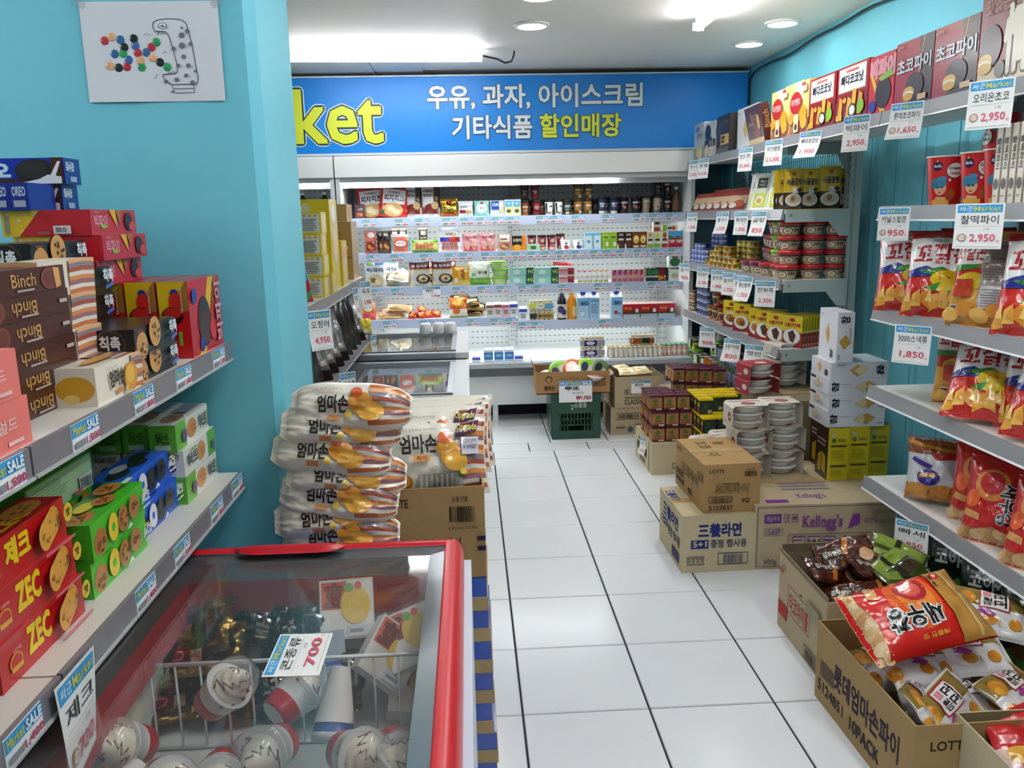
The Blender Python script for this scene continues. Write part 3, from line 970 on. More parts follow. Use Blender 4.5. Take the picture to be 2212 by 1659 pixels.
pale_freezer('pale glass topped freezer next to the cooler, the farther of two', 4.17, 5.0, 0.83, 1)
# price strips inside the nearer pale freezer
for i, (x, y, w, c) in enumerate(((-0.30, 3.72, .5, '#d6dde8'), (-0.28, 3.28, .55, '#dfe5ec'), (-0.33, 4.22, .55, '#d6e2ee'))):
    b = MB(); b.box(-w / 2, -.003, 0, w / 2, .003, .045, M(c, 'plas'))
    for k in range(3):
        b.art(plane((-w / 2 + .05 + k * w * .32, -.003, .005), (.1, 0, 0), (0, 0, .04)), [R(0, .5, 1, 1, BLU), R(0, .05, 1, .5, '#f2f4f6'), R(.5, .1, .95, .35, '#c8708a')])
    put('price_strip', b.mesh('price_strip'), ('price strip across the far half of the pale freezer', 'price strip across the middle of the pale freezer', 'price strip at the front of the farther pale freezer')[i], 'price card', x, y, 0.66 if i < 2 else 0.70, 0.02, 'price strips inside the pale freezers')
# ================================================================== boxed biscuits on the left shelving
def BIGPIE(): 
    fr = [R(0, 0, 1, 1, '#c01f2e'), P([(.62, 1), (.80, 1), (.40, 0), (.20, 0)], '#e2b21e'), P([(.80, 1), (.90, 1), (.62, .35)], '#b0762c'), E(.42, .42, .20, .34, '#3a1814'), E(.42, .34, .17, .22, '#5a2a20'),
          E(.66, .28, .10, .16, '#d8222a'), E(.28, .14, .07, .10, '#2a3a9a'), T('빅파이', .76, .10, .96, .90, '#e8a0ae', .03, 90, '#b01a2a', .03), E(.12, .8, .07, .1, '#2a3a9a')]
    sd = [R(0, 0, 1, 1, '#cf1c24'), P([(0, 1), (.95, 1), (.1, .52), (0, .5)], '#e4bf1c'), P([(.95, 1), (1, 1), (1, .62), (.25, .6)], '#a9742c'), E(.56, .86, .13, .045, '#2438a4'), E(.58, .74, .22, .12, '#d4271f'), E(.50, .62, .10, .05, '#62a82c'),
          E(.45, .56, .36, .12, '#3b1512'), E(.47, .60, .3, .07, '#c9251f'), T('Strawberry', .74, .60, .84, .92, '#f4dcd8', .01, 80), T('빅파이', .18, .04, .52, .34, '#f0c4c8', .02, 90, '#b01a22', .03), R(.62, .18, .74, .36, '#8db52a')]
    sd[8] = T('Strawberry', .74, .60, .84, .92, '#f4dcd8', .01, 90)
    return fr, sd
_f, _s = BIGPIE()
big_stand = carton('pie_box', .215, .060, .158, '#c01f2e', {'front': _f, 'left': _s}, {'top': '#a83440'})
_long = [R(0, 0, 1, 1, '#c41f29'), P([(0, 0), (.18, 0), (.44, 1), (0, 1)], '#d8b11e'), R(.03, .1, .09, .92, '#8f8a6a')] + [E(.08 + .1 * i, .86, .022, .05, '#b9b59a', 8) for i in range(4)] + [E(.20, .62, .03, .05, '#b9b59a', 8), R(.58, .08, .78, .40, '#e6e0e2'), BAR(.60, .12, .76, .36, '#4a4448'), R(.42, .08, .56, .18, '#9a5a5e')]
_end = [R(0, 0, 1, 1, '#bd2338'), T('빅파이', .07, .30, .34, .80, '#e79aaa', .03), E(.25, .34, .07, .09, '#96b03a'), P([(.38, 1), (.52, 1), (.54, .28)], '#dcae22'), P([(.52, 1), (.66, 1), (.60, .45)], '#a9682a'), E(.80, .52, .09, .38, '#35161a'), E(.88, .32, .08, .2, '#cf4040'), T('CROWN', .05, .86, .16, .93, '#e8b0b4', .0)]
big_flat = carton('pie_box_flat', .215, .162, .048, '#c01f2e', {'left': _long, 'front': _end}, {'top': '#b98a3a'})
X0 = -0.572
for i in range(3):
    put('pie_box', big_stand, ('red and yellow strawberry pie box standing at the end of the upper shelf, ' + ('front one', 'second one', 'third one')[i]), 'biscuit box', X0 - 0.03 - i * 0.064, 1.825, LU, LF, 'standing strawberry pie boxes')
for i in range(3):
    put('pie_box_flat', big_flat, ('topmost', 'middle', 'lowest')[2 - i] + ' of three red pie boxes lying flat beside the teal wall', 'biscuit box', -0.785 + (0.0, .012, -.004)[i], 1.735 + (-.004, .003, 0)[i], 1.3862 + i * 0.0483, LF, 'flat red pie boxes')
# supports under the flat boxes, mostly hidden
for i in range(2):
    put('pie_box', big_stand, 'red pie box standing under the flat ones, ' + ('farther from the shelf back', 'against the shelf back')[i], 'biscuit box', -0.80 - i * 0.066, 1.77, LU, LF, 'standing strawberry pie boxes')
# blue sandwich biscuit boxes on top
oreo_art = {'left': [R(0, 0, 1, 1, '#1b2fa8'), R(.0, 0, .95, .22, '#43261c'), T('오레오', .02, .24, .52, .82, '#e8f0fa', .04, 0, '#4aa0e0', .05), R(.06, .85, .34, .98, '#8a8078'), E(.75, .5, .18, .46, '#231d1a'), E(.72, .55, .13, .33, '#332c28'), R(.90, .02, 1, 1, '#4a2418'), P([(.55, .02), (.98, .02), (.98, .28), (.86, .36), (.78, .20), (.66, .1)], '#e8e8ea'), P([(.88, .3), (.93, .3), (.985, .85), (.96, .86)], '#eeeef0')],
            'front': [R(0, 0, 1, 1, '#1d3a8c'), T('OREO', .12, .5, .6, .85, '#dfe6f2', .04, 90), R(.3, .1, .7, .3, '#9db0d0')]}
oreo = carton('sandwich_biscuit_box', .068, .215, .0505, '#1b2f9a', oreo_art)
put('sandwich_biscuit_box', oreo, 'blue sandwich biscuit box at the very top of the stack', 'biscuit box', -0.895, 1.755, 1.5824, LF, 'blue sandwich biscuit boxes')
put('sandwich_biscuit_box', oreo, 'blue sandwich biscuit box under the topmost one', 'biscuit box', -0.908, 1.762, 1.5316, LF, 'blue sandwich biscuit boxes')
oreo_e = carton('sandwich_biscuit_box_end', .10, .034, .050, '#1c2f92', {'left': [T('OREO', .15, .52, .85, .85, '#c9d4ea', .04, 0), R(.18, .12, .82, .36, '#a8acc0')]})
for i, xx in enumerate((-.827, -.862, -.899)):
    put('sandwich_biscuit_box', oreo_e, 'small blue sandwich biscuit box standing end on, ' + ('closest to the aisle', 'middle one', 'deepest one')[i], 'biscuit box', xx, 1.668, 1.5314, LF, 'small blue biscuit boxes')
# dark chocolate chip cookie boxes
ch_front = [R(0, 0, 1, 1, '#1f2322')] + COOKIE(.16, .35, .13, .5, '#c78f4c', '#4a2a16', 6, 2) + COOKIE(.45, .70, .14, .55, '#cf9650', '#4a2a16', 7, 3) + [R(.03, .84, .13, .92, '#8a2a24'), T('칙촉', .78, .45, .97, .92, '#dfe4ea', .05), P([(.80, .16), (.97, .30), (.95, .42), (.80, .3)], '#3a6ac0'), R(0, 0, 1, .03, '#3c322a')]
ch_left = [R(0, 0, 1, 1, '#141617'), E(.62, .5, .24, .5, '#6a5030', 20), E(.62, .5, .225, .46, '#15171a', 20), T('칙촉', .46, .3, .78, .78, '#e6e8ea', .04), R(.12, .46, .36, .52, '#7d7a76'), P([(.6, .16), (.8, .2), (.8, .3), (.6, .26)], '#2a5ab0')]
chik = carton('chip_cookie_box', .205, .105, .049, '#17191a', {'front': ch_front, 'left': ch_left}, {'top': '#2e2620'})
chp = [(-.632, 1.535, 0, 'bottom of the front pile'), (-.626, 1.528, 1, 'top of the front pile'), (-.748, 1.545, 0, ''), (-.748, 1.545, 1, ''), (-.745, 1.54, 2, 'two below the top of the rear pile'), (-.738, 1.528, 3, 'one below the top of the rear pile'), (-.765, 1.50, 4, 'on top of the rear pile')]
for i, (xx, yy, k, s) in enumerate(chp):
    put('chip_cookie_box', chik, 'black chocolate chip cookie box ' + (s or ('lowest in the rear pile', 'second lowest in the rear pile')[k]), 'biscuit box', xx, yy, LU + k * 0.0493, LF + (0, .02, 0, 0, .01, -.02, .03)[i], 'black chip cookie boxes')
# cream pie boxes
def strip(x0, y0, x1, y1, n=8, vert=False):
    cs = ['#c9713c', '#e9ddd0', '#9a6a72', '#d88a4a', '#e6dccf', '#a8503c', '#8d7f86', '#e0a878']
    out = []
    for i in range(n):
        q0 = y0 + (y1 - y0) * i / n; q1 = y0 + (y1 - y0) * (i + 1) / n
        w = 0.25 * (y1 - y0) / n
        out.append(P([(x0, q0), ((x0 + x1) / 2, q0 + w), (x1, q0), (x1, q1), ((x0 + x1) / 2, q1 + w), (x0, q1)], cs[i % 8]))
    return out
um_front = [R(0, 0, 1, 1, '#f2ead8'), strip(.74, 0, 1, 1), T('엄마손', .24, .34, .54, .78, '#3a2c22', .03), R(.36, .12, .47, .26, '#e08a4a'), E(.68, .45, .15, .38, '#d9962e'), E(.66, .5, .10, .26, '#eab84a'), T('오븐에 구운', .16, .84, .40, .90, '#9a9086', 0), E(.56, .16, .04, .1, '#e8c24a')]
umma = carton('pie_biscuit_box', .18, .062, .060, '#f0e8d6', {'front': um_front, 'left': [E(.5, .45, .48, .34, '#e0a632'), E(.4, .2, .2, .12, '#f0cf7a')], 'top': [strip(.5, 0, 1, 1), E(.4, .4, .3, .2, '#d99a35')]})
put('pie_biscuit_box', umma, 'cream coloured pie biscuit box at the shelf edge between brown and black boxes', 'biscuit box', -.605, 1.36, LU, LF, 'cream pie biscuit boxes')
umma_s = carton('pie_biscuit_box_side', .18, .062, .055, '#eae0cc', {'left': [strip(0, 0, 1, 1)], 'front': [strip(.5, 0, 1, 1)]})
for i in range(4):
    put('pie_biscuit_box', umma_s, 'striped pie biscuit box in the narrow column behind the cream one, ' + ORD[i] + ' from the shelf', 'biscuit box', -.668 + .003 * (i % 2), 1.355, LU + i * .0553, LF, 'cream pie biscuit boxes')
# brown chocolate biscuit boxes
bi = lambda up: [R(0, 0, 1, 1, '#4a211c'), T('Binch', *((.34, .30, .62, .82) if up else (.30, .20, .58, .72)), '#c59a58', .01, 0 if up else 180), E(*((.80, .5, .12, .46) if up else (.12, .5, .10, .44)), '#7d4238'), E(*((.80, .5, .085, .33) if up else (.12, .5, .07, .3)), '#6a342c'), P([(.84, .95), (.92, .9), (.93, .15), (.86, .06)], '#d9a45e') if up else R(.86, .42, .96, .58, '#b9b0aa'), R(.38, .12, .58, .2, '#b8aaa4')]
bin_u = carton('choco_biscuit_box', .235, .062, .0355, '#4a211c', {'front': bi(True)}, {'top': '#5a2a24'}); bin_d = carton('choco_biscuit_box_turned', .235, .062, .0355, '#431d19', {'front': bi(False)}, {'top': '#5a2a24'})
for i in range(6):
    put('choco_biscuit_box', bin_u if i == 5 else bin_d, 'dark brown chocolate biscuit box, ' + ORD[i] + ' from the bottom of its stack', 'biscuit box', -.666 + .002 * i, 1.262 - .007 * i - .02, LU + i * .0359, LF + .01 * (i % 2), 'dark brown biscuit box stack')
for i in range(2):
    pk = carton('pink_cookie_box', .22, .055, .062, '#ee7f78', {'front': [R(0, 0, 1, 1, '#ee7d77'), T('쥬얼드', .55, .40, .86, .66, '#f6d8d4', .01), E(.60, .80, .05, .12, '#f6e6c8'), R(.74, .12, .90, .20, '#f6c8c4')]}) if i == 0 else pk
    put('pink_cookie_box', pk, ('lower' if i == 0 else 'upper') + ' of two salmon pink cookie boxes at the picture edge', 'biscuit box', -.600, 0.962 - .012 * i, LU + i * .0624, LF, 'salmon pink cookie boxes')
# ---- lower shelf
X1 = -.612
hv_front = lambda flip: [R(0, 0, 1, 1, '#ece9e0'), R(*( (.0, 0, .30, 1) if not flip else (.74, 0, 1, 1)), '#6fb83a')] + COOKIE(*((.47, .5, .15, .36) if not flip else (.52, .5, .13, .36)), '#d8934a', '#b06a2c', 5, 4) + [T('하비스트', *((.66, .25, .88, .8) if not flip else (.06, .3, .36, .78)), '#3a3a34', .03), R(*((.9, .2, .94, .8) if not flip else (.2, .82, .34, .9)), '#8aa04a'), E(*((.2, .45, .06, .24) if not flip else (.86, .4, .05, .2)), '#6a4a7a')]
hv_a = carton('sesame_cracker_box', .215, .054, .0585, '#6fb83a', {'front': hv_front(False), 'left': [T('하비스트', .25, .3, .75, .75, '#2f5a1c', .02), R(.2, .1, .8, .28, '#cfe0c0')], 'top': [R(0, 0, 1, 1, '#e6e4da'), COOKIE(.3, .5, .2, .4, '#b98450'), R(.5, .2, .9, .8, '#9aa0b0')]})
hv_b = carton('sesame_cracker_box_white', .215, .060, .0585, '#e6e3db', {'front': hv_front(True), 'left': [T('HARVEST', .14, .66, .86, .84, '#44423e', .02), E(.52, .34, .2, .14, '#6a4a86'), R(.3, .28, .4, .4, '#8a6a9a')]})
hv_c = carton('sesame_cracker_box_green', .215, .060, .0585, '#62b52c', {'front': hv_front(False), 'left': [R(.1, .62, .9, .84, '#dfe8da'), E(.5, .3, .3, .2, '#4a8a20'), T('하비', .3, .2, .7, .4, '#1f4a14', .02, 180)]})
nm = 'sesame_cracker_box'
hy = 1.818
put(nm, hv_c, 'green ended cracker box at the bottom corner by the teal wall', 'biscuit box', X1 - .03, hy, LL, LF, 'white and green cracker boxes')
for i in range(2):
    put(nm, hv_c, ('cracker box in the bottom row, second from the shelf edge', 'cracker box in the bottom row, third from the shelf edge')[i], 'biscuit box', X1 - .094 - .064 * i, hy, LL, LF, 'white and green cracker boxes')
for i in range(3):
    put(nm, hv_b, 'white ended cracker box in the middle row, ' + ORD[i] + ' from the shelf edge', 'biscuit box', X1 - .03 - i * .065, hy + .003, LL + .059, LF, 'white and green cracker boxes')
for i in range(4):
    put(nm, hv_a, 'green ended cracker box in the top row, ' + ORD[i] + ' from the shelf edge', 'biscuit box', X1 - .034 - i * .059, hy - .012 * (i == 0), LL + .118, LF, 'white and green cracker boxes')
for i in range(2):
    put(nm, hv_a, 'cracker box in the uppermost layer under the upper shelf, ' + ('nearer', 'deeper')[i], 'biscuit box', X1 - .16 - i * .06, hy, LL + .177, LF, 'white and green cracker boxes')
def cream_art(c, dk, ck):
    return [R(0, 0, 1, 1, c), COOKIE(.14, .38, .11, .36, ck, dk, 8, 5), E(.34, .5, .09, .38, '#eacb2e' if c[1] != '2' else '#e9eaf0'), E(.34, .5, .03, .12, c), COOKIE(.52, .5, .10, .36, ck, dk, 8, 6), COOKIE(.70, .62, .10, .34, ck, dk, 8, 7), P([(.5, .18), (.56, .34), (.6, .2)], '#f2f4f6'), T('ACE', .82, .52, .98, .76, '#e8f0ea', .05), R(.84, .80, .93, .86, '#e2d84a'), R(.82, .36, .97, .42, '#d4e4d0')]
gr = carton('cream_cracker_box', .225, .066, .062, '#46b52a', {'front': cream_art('#4cc02a', '#6a3a16', '#b67a3a'), 'left': [LN(.30, .12, .62, .5, 5, '#bfe0b0'), R(.66, .2, .74, .5, '#c8d84a'), R(.3, .06, .8, .10, '#2f8a1c')], 'top': [COOKIE(.15, .45, .16, .3, '#b67a3a', '#6a3a16', 8), E(.34, .6, .13, .2, '#e4cf3a'), COOKIE(.5, .35, .13, .26, '#b67a3a', '#6a3a16', 8), COOKIE(.72, .55, .15, .3, '#b67a3a', '#6a3a16', 8), R(.8, .15, .95, .3, '#d2ecc4')]})
bl = carton('cream_cracker_box_blue', .225, .066, .062, '#2058c8', {'front': cream_art('#2a62d2', '#11141a', '#2b2e36'), 'top': [E(.2, .4, .17, .26, '#20242c'), E(.36, .62, .14, .2, '#c9ccd4'), E(.55, .35, .14, .24, '#20242c'), E(.74, .6, .15, .24, '#23272e')]})
for i in range(2):
    put('cream_cracker_box', gr, ('lower', 'upper')[i] + ' green cream cracker box at the shelf edge beside the red boxes', 'biscuit box', X1 - .034 + .004 * i, 1.375, LL + i * .0624, LF + .02 * i, 'green cream cracker boxes')
    put('cream_cracker_box_blue', bl, ('lower', 'upper')[i] + ' blue cream cracker box on the lower shelf', 'biscuit box', X1 - .052 - .012 * i, 1.600, LL + i * .0624, LF - .03 * i, 'blue cream cracker boxes')
gp = carton('cream_cracker_box_label', .225, .066, .062, '#46b52a', {'front': [R(.02, .04, .98, .96, '#b9dcae'), LN(.06, .3, .6, .9, 7, '#86b080'), BAR(.74, .1, .96, .5, '#3a3a3a', '#e8e8e8'), R(.62, .12, .72, .26, '#d84a6a')]})
for i, (xx, yy, k, me_, s) in enumerate(((-.735, 1.40, 0, gr, 'at the bottom of the rear pile'), (-.735, 1.40, 1, gr, 'in the middle of the rear pile'), (-.725, 1.365, 2, gp, 'showing its pale ingredients label'), (-.80, 1.46, 3, gr, 'highest of all under the upper shelf'), (-.80, 1.46, 2, gr, 'one below the highest'), (-.80, 1.46, 1, gr, 'deep in the rear, second layer'), (-.80, 1.46, 0, gr, 'deep in the rear, bottom layer'), (-.81, 1.23, 0, gr, 'deep behind the red boxes, bottom layer'), (-.81, 1.23, 1, gr, 'deep behind the red boxes, second layer'), (-.81, 1.23, 2, gr, 'deep behind the red boxes, third layer'))):
    put('cream_cracker_box', me_, 'green cream cracker box ' + s, 'biscuit box', xx, yy, LL + k * .0624, LF, 'green cream cracker boxes')
def zec_art(word):
    return [R(0, 0, 1, 1, '#c4161c'), T(word, .30, .30, .56, .86, '#f2d21e', .05), E(.16, .42, .07, .2, '#d8881e'), E(.16, .42, .055, .15, '#c4161c'), R(.1, .25, .22, .36, '#dba02a')] + sum([COOKIE(.66 + .06 * i, .5 + .04 * i, .075, .34, '#e2a646', '#b87a28', 6, i) for i in (3, 2, 1, 0)], []) + [E(.93, .70, .055, .22, '#e4c23a'), T('맛', .905, .62, .955, .80, '#3a3a1c', .02), T('LOTTE', .04, .82, .12, .88, '#f0c8c0', .02), R(.60, .06, .97, .13, '#d8707a')]
za = carton('cracker_box', .232, .060, .0635, '#c4161c', {'front': zec_art('제크'), 'top': [T('ZEC', .35, .15, .7, .5, '#e8c81e', .05), COOKIE(.75, .5, .18, .34, '#c98a3a', '#8a5a20', 6)]})
zb = carton('cracker_box_latin', .232, .060, .0635, '#c4161c', {'front': zec_art('ZEC')})
for i in range(3):
    put('cracker_box', za if i == 2 else zb, ('bottom', 'middle', 'top')[i] + ' of three red cracker boxes with yellow lettering', 'biscuit box', X1 - .028 - .003 * i, 1.107 - .006 * i, LL + i * .064, LF, 'red cracker boxes')
pc = carton('choco_cookie_box', .20, .07, .068, '#3a1c26', {'front': [R(0, 0, 1, 1, '#3a1c26'), COOKIE(.86, .4, .13, .38, '#d08a34', '#5a2a12', 6), R(.8, .75, .98, .95, '#7a5a8a')]})
for i in range(2):
    put('choco_cookie_box', pc, ('lower', 'upper')[i] + ' dark plum cookie box at the bottom corner of the picture', 'biscuit box', X1 - .03, 0.868, LL + i * .0685, LF, 'dark plum cookie boxes')
hang('제크', '700', -0.548, 1.052, LL + .002, LF, 'big price card reading 700 hanging below the red cracker boxes', .115, .148, -0.004, True, side=.02)

# ------------------------------------------------------------------ pie bags beside the freezer and what they stand on
def pie_art(flip=False):
    a = [R(.04, .08, .96, .93, '#f1e9da'), strip(.74, .08, .985, .93, 14), R(.30, .10, .66, .30, '#b9b2a8')]
    a += [R(.32 + .05 * i, .11, .345 + .05 * i, .29, '#dcd6ca') for i in range(7)]
    a += [E(.14, .20, .11, .12, '#d9822c'), E(.14, .21, .08, .08, '#e8a640'), E(.66, .50, .13, .13, '#d98a2a'), E(.60, .62, .11, .10, '#e0a03a'), E(.68, .44, .12, .12, '#e6ac3e'), E(.58, .75, .07, .08, '#d9683a'), E(.72, .28, .03, .04, '#4f7a32'), E(.75, .31, .035, .04, '#efc95a'),
          T('엄마손', .13, .56, .50, .80, '#2e241e', .03), R(.26, .46, .42, .545, '#e39a5a'), T('파이', .29, .475, .39, .535, '#5a3418', .01), T('더욱 달콤하고 바삭해진', .16, .84, .50, .88, '#7a6e62', 0)]
    return a
def pie_side():
    return [R(.04, .08, .96, .93, '#f1e9da'), strip(.66, .08, .985, .93, 9), T('엄마손', .24, .30, .50, .66, '#2e241e', .03), R(.33, .16, .43, .26, '#e39a5a'), E(.60, .52, .10, .22, '#de9430'), E(.68, .36, .11, .20, '#e8ac40'), E(.56, .72, .05, .12, '#e2683a'), E(.50, .28, .03, .08, '#e8c652'), T('더욱 달콤하고', .26, .76, .44, .82, '#8a7e72', 0)]
pb1 = bag('pie_bag', .27, .20, .085, '#f2ead8', pie_art() + [P([(.68, .74), (.90, .82), (.92, .96), (.70, .88)], '#4a1c52'), T('Upgrade', .70, .80, .90, .92, '#d8c23a', .02), R(.74, .52, .92, .74, '#d8d0dc'), T('CRISPY', .76, .66, .90, .71, '#5a5468', .01), T('& SWEET', .76, .59, .90, .64, '#5a5468', .01)], seed=3)
pb2 = bag('pie_bag_long', .285, .105, .075, '#f2ead8', pie_side(), seed=5, seal=.08, pinch=-.04, crease=1.2, ends=True, taper=.5)
pb3 = bag('pie_bag_side', .285, .11, .075, '#f0e6d4', pie_side(), seed=9, seal=.08, pinch=-.04, crease=1.2, ends=True, taper=.5)
# carton of pie bags
KR = '#a5855a'
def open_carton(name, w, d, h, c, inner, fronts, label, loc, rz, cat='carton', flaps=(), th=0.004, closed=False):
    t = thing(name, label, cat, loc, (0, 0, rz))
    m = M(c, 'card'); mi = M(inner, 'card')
    if closed:
        b = MB(); b.box(-w / 2, -d / 2, 0, w / 2, d / 2, h, m); body = b
    else:
        b = MB()
        b.box(-w / 2, -d / 2, 0, w / 2, d / 2, 0.005, m)
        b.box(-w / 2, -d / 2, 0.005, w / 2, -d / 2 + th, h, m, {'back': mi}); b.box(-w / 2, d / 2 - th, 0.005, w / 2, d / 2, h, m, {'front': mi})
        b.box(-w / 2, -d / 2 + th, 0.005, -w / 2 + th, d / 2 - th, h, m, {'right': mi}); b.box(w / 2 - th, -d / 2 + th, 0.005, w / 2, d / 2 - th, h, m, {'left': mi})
    S = {'front': plane((-w / 2, -d / 2, 0), (w, 0, 0), (0, 0, h)), 'right': plane((w / 2, -d / 2, 0), (0, d, 0), (0, 0, h)), 'left': plane((-w / 2, d / 2, 0), (0, -d, 0), (0, 0, h)), 'top': plane((-w / 2, -d / 2, h), (w, 0, 0), (0, d, 0)), 'back': plane((w / 2, d / 2, 0), (-w, 0, 0), (0, 0, h))}
    for k, a in fronts.items():
        b.art(S[k], a, 'matt')
    obj('body', b, t)
    for side, fh, ang in flaps:
        b = MB()
        L = w if side in ('front', 'back') else d
        b.box(-L / 2 + .004, -th / 2, 0, L / 2 - .004, th / 2, fh, mi)
        r = {'front': (0, -d / 2 + th / 2, 0), 'back': (0, d / 2 - th / 2, PI), 'left': (-w / 2 + th / 2, 0, -PI / 2), 'right': (w / 2 - th / 2, 0, PI / 2)}[side]
        obj('flap', b, t, (r[0], r[1], h), (ang, 0, r[2]))
    if closed:
        b = MB(); b.box(-w / 2 + .002, -0.0012, h, w / 2 - .002, 0.0012, h + .0006, M('#6b4d2c', 'matt')); obj('top_seam', b, t)
        b = MB(); b.box(-w / 2 - .0004, -.024, h + .0002, w / 2 + .0004, .024, h + .0008, M('#b59664', 'satin')); obj('packing_tape', b, t)
    return t
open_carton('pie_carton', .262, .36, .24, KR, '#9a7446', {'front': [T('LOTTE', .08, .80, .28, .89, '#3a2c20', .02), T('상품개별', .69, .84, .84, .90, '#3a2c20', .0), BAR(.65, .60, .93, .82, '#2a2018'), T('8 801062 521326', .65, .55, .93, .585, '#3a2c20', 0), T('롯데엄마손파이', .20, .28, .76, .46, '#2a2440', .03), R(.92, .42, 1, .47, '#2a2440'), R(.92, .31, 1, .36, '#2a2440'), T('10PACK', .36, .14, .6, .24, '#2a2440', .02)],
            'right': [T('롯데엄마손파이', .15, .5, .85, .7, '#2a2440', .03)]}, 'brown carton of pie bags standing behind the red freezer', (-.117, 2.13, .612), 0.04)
put('pie_bag', pb1, 'cream pie bag with purple banner leaning upright in the open carton', 'snack bag', -.095, 2.035, .80, 0.10, 'cream pie bags', rx=-.30)
for i, (yy, zz, a) in enumerate(((2.10, .82, .02), (2.17, .82, -.05), (2.24, .815, .04))):
    put('pie_bag', pb1, 'cream pie bag in the carton, ' + ORD[i + 1] + ' behind the purple banner', 'snack bag', -.10 + .012 * i, yy, zz, a, 'cream pie bags', rx=-.22)
stk = [(-.33, .735, .00, pb3), (-.34, .785, -.05, pb2), (-.335, .835, .14, pb3), (-.31, .888, .08, pb2), (-.345, .945, .10, pb2), (-.315, 1.005, .09, pb2), (-.29, 1.055, .06, pb3)]
for i, (xx, zz, a, me_) in enumerate(stk):
    put('pie_bag', me_, 'cream pie bag lying in the pile, ' + ORD[i] + ' from the bottom', 'snack bag', xx, 1.90 + .01 * (i % 2), zz - .035, .06 * (1 if i % 2 else -1), 'cream pie bags', rx=-.42 + .08 * (i % 2), ry=a)
# trays they stand on
for c, (cx, lab) in enumerate(((-.105, 'closer to the aisle'), (-.36, 'next to the pillar'))):
    tw = .262 if c == 0 else .22
    tray = MB(); tray.box(-tw / 2, -.17, 0, tw / 2, .17, .036, M('#b39a72', 'card')); tray = tray.mesh('drink_tray')
    wrp = MB(); wrp.box(-tw / 2 + .003, -.167, .036, tw / 2 - .003, .167, .0865, M('#2f55b8', 'film')); PARTS[tray.name] = [('wrap', wrp.mesh('wrap'))]
    for i in range(7):
        put('drink_tray', tray, 'blue wrapped tray in the stack ' + lab + ', ' + ORD[i] + ' from the floor', 'tray', cx + .004 * math.sin(i * 2.1) + .006 * (6 - i) * (c == 0) * .3, 2.12 if c == 0 else 1.86, .0872 * i, .02 * math.sin(i * 3.0), 'blue wrapped drink trays')
# ================================================================== packages on the right wall shelving
def at_r(me, y_far, xf=1.62, z=0.0):
    w, d, h = DIM[me.name]
    return (xf + d / 2, y_far - w / 2, z)
GT = 'pie and cookie boxes on the top shelf'
def top_box(name, me, y_far, label, dz=0, xf=1.62, rz=0):
    x, y, z = at_r(me, y_far, xf)
    return put(name, me, label, 'biscuit box', x, y, FT + dz, RT + rz, GT)
tb = []
m_a = carton('cookie_box_pale', .24, .065, .245, '#c9ccc4', {'front': [R(0, 0, 1, .35, '#7f8a94'), E(.55, .22, .34, .18, '#d8cf84'), E(.62, .12, .22, .14, '#e6dca0'), T('쿠키', .3, .55, .8, .72, '#4a5560', .02), R(.15, .78, .5, .9, '#5a8ad8')]})
m_b = carton('cream_cake_box', .245, .065, .225, '#d8d4c8', {'front': [E(.3, .70, .28, .24, '#2e2220'), E(.4, .5, .3, .1, '#3a2a26'), R(.0, .30, 1, .5, '#3a2c28'), T('몽쉘', .42, .32, .82, .48, '#c9a86a', .02), E(.22, .22, .16, .16, '#d8c8a0'), R(.5, .05, .9, .26, '#d0c8b8')]})
m_c = carton('cream_cake_box_dark', .27, .065, .235, '#2c221d', {'front': [E(.25, .65, .3, .25, '#4a3826'), T('카카오', .5, .74, .9, .86, '#a8873c', .02), R(.34, .24, .98, .50, '#d8ac48'), T('몽쉘', .38, .28, .66, .46, '#2a1e14', .03, 90), R(0, 0, 1, .16, '#3a3a38'), P([(0, .1), (.2, .5), (.12, .1)], '#6a3a24')]})
m_d = carton('white_cracker_box', .35, .065, .245, '#eceef2', {'front': [P([(.3, .5), (.42, .72), (.58, .52), (.46, .26)], '#d9b052'), P([(.34, .52), (.44, .74), (.60, .56), (.48, .30)], '#e6c674'), R(.06, .86, .16, .9, '#b8bcc4')]})
m_e = carton('choco_biscuit_flat_box', .30, .05, .20, '#4d1f20', {'front': [T('Binch', .32, .60, .74, .84, '#b98f5c', .01, 0), E(.62, .35, .2, .24, '#7a3438'), E(.78, .55, .08, .2, '#e2b46a'), R(0, 0, 1, .14, '#d8b878'), T('빈츠', .2, .5, .5, .58, '#e0d8cc', .01)], 'right': [T('Binch', .2, .35, .8, .8, '#b98f5c', .01, 90)]})
mg_front = [R(0, 0, 1, 1, '#f3dc8a'), R(.32, .55, .68, 1, '#f6eed8')] + [P([(.0 + .09 * i, 0), (.05 + .09 * i, 0), (.16 + .09 * i, .30), (.11 + .09 * i, .30)], '#a8424a') for i in range(11)] + [E(.75, .38, .2, .17, '#e2a82a'), E(.82, .22, .16, .12, '#e8b63a'), E(.18, .35, .14, .12, '#e2a82a'), E(.40, .62, .30, .22, '#b58a3a', 22), E(.40, .62, .28, .205, '#c41a24', 22), T('마가렛트', .18, .57, .62, .70, '#f6f0ea', .02), R(.34, .06, .58, .40, '#f0e2b8'), E(.46, .16, .07, .06, '#5a3a2a'), R(.72, .80, .96, .96, '#e4d0c0'), R(.72, .90, .9, .96, '#d84a2a')]
m_f = carton('margarine_cookie_box', .243, .075, .245, '#f0d884', {'front': mg_front, 'top': [R(0, 0, 1, 1, '#f0dfa0'), E(.4, .5, .2, .4, '#c41a24')], 'right': [E(.5, .6, .4, .14, '#c41a24'), R(0, 0, 1, .3, '#d8a8a0')]})
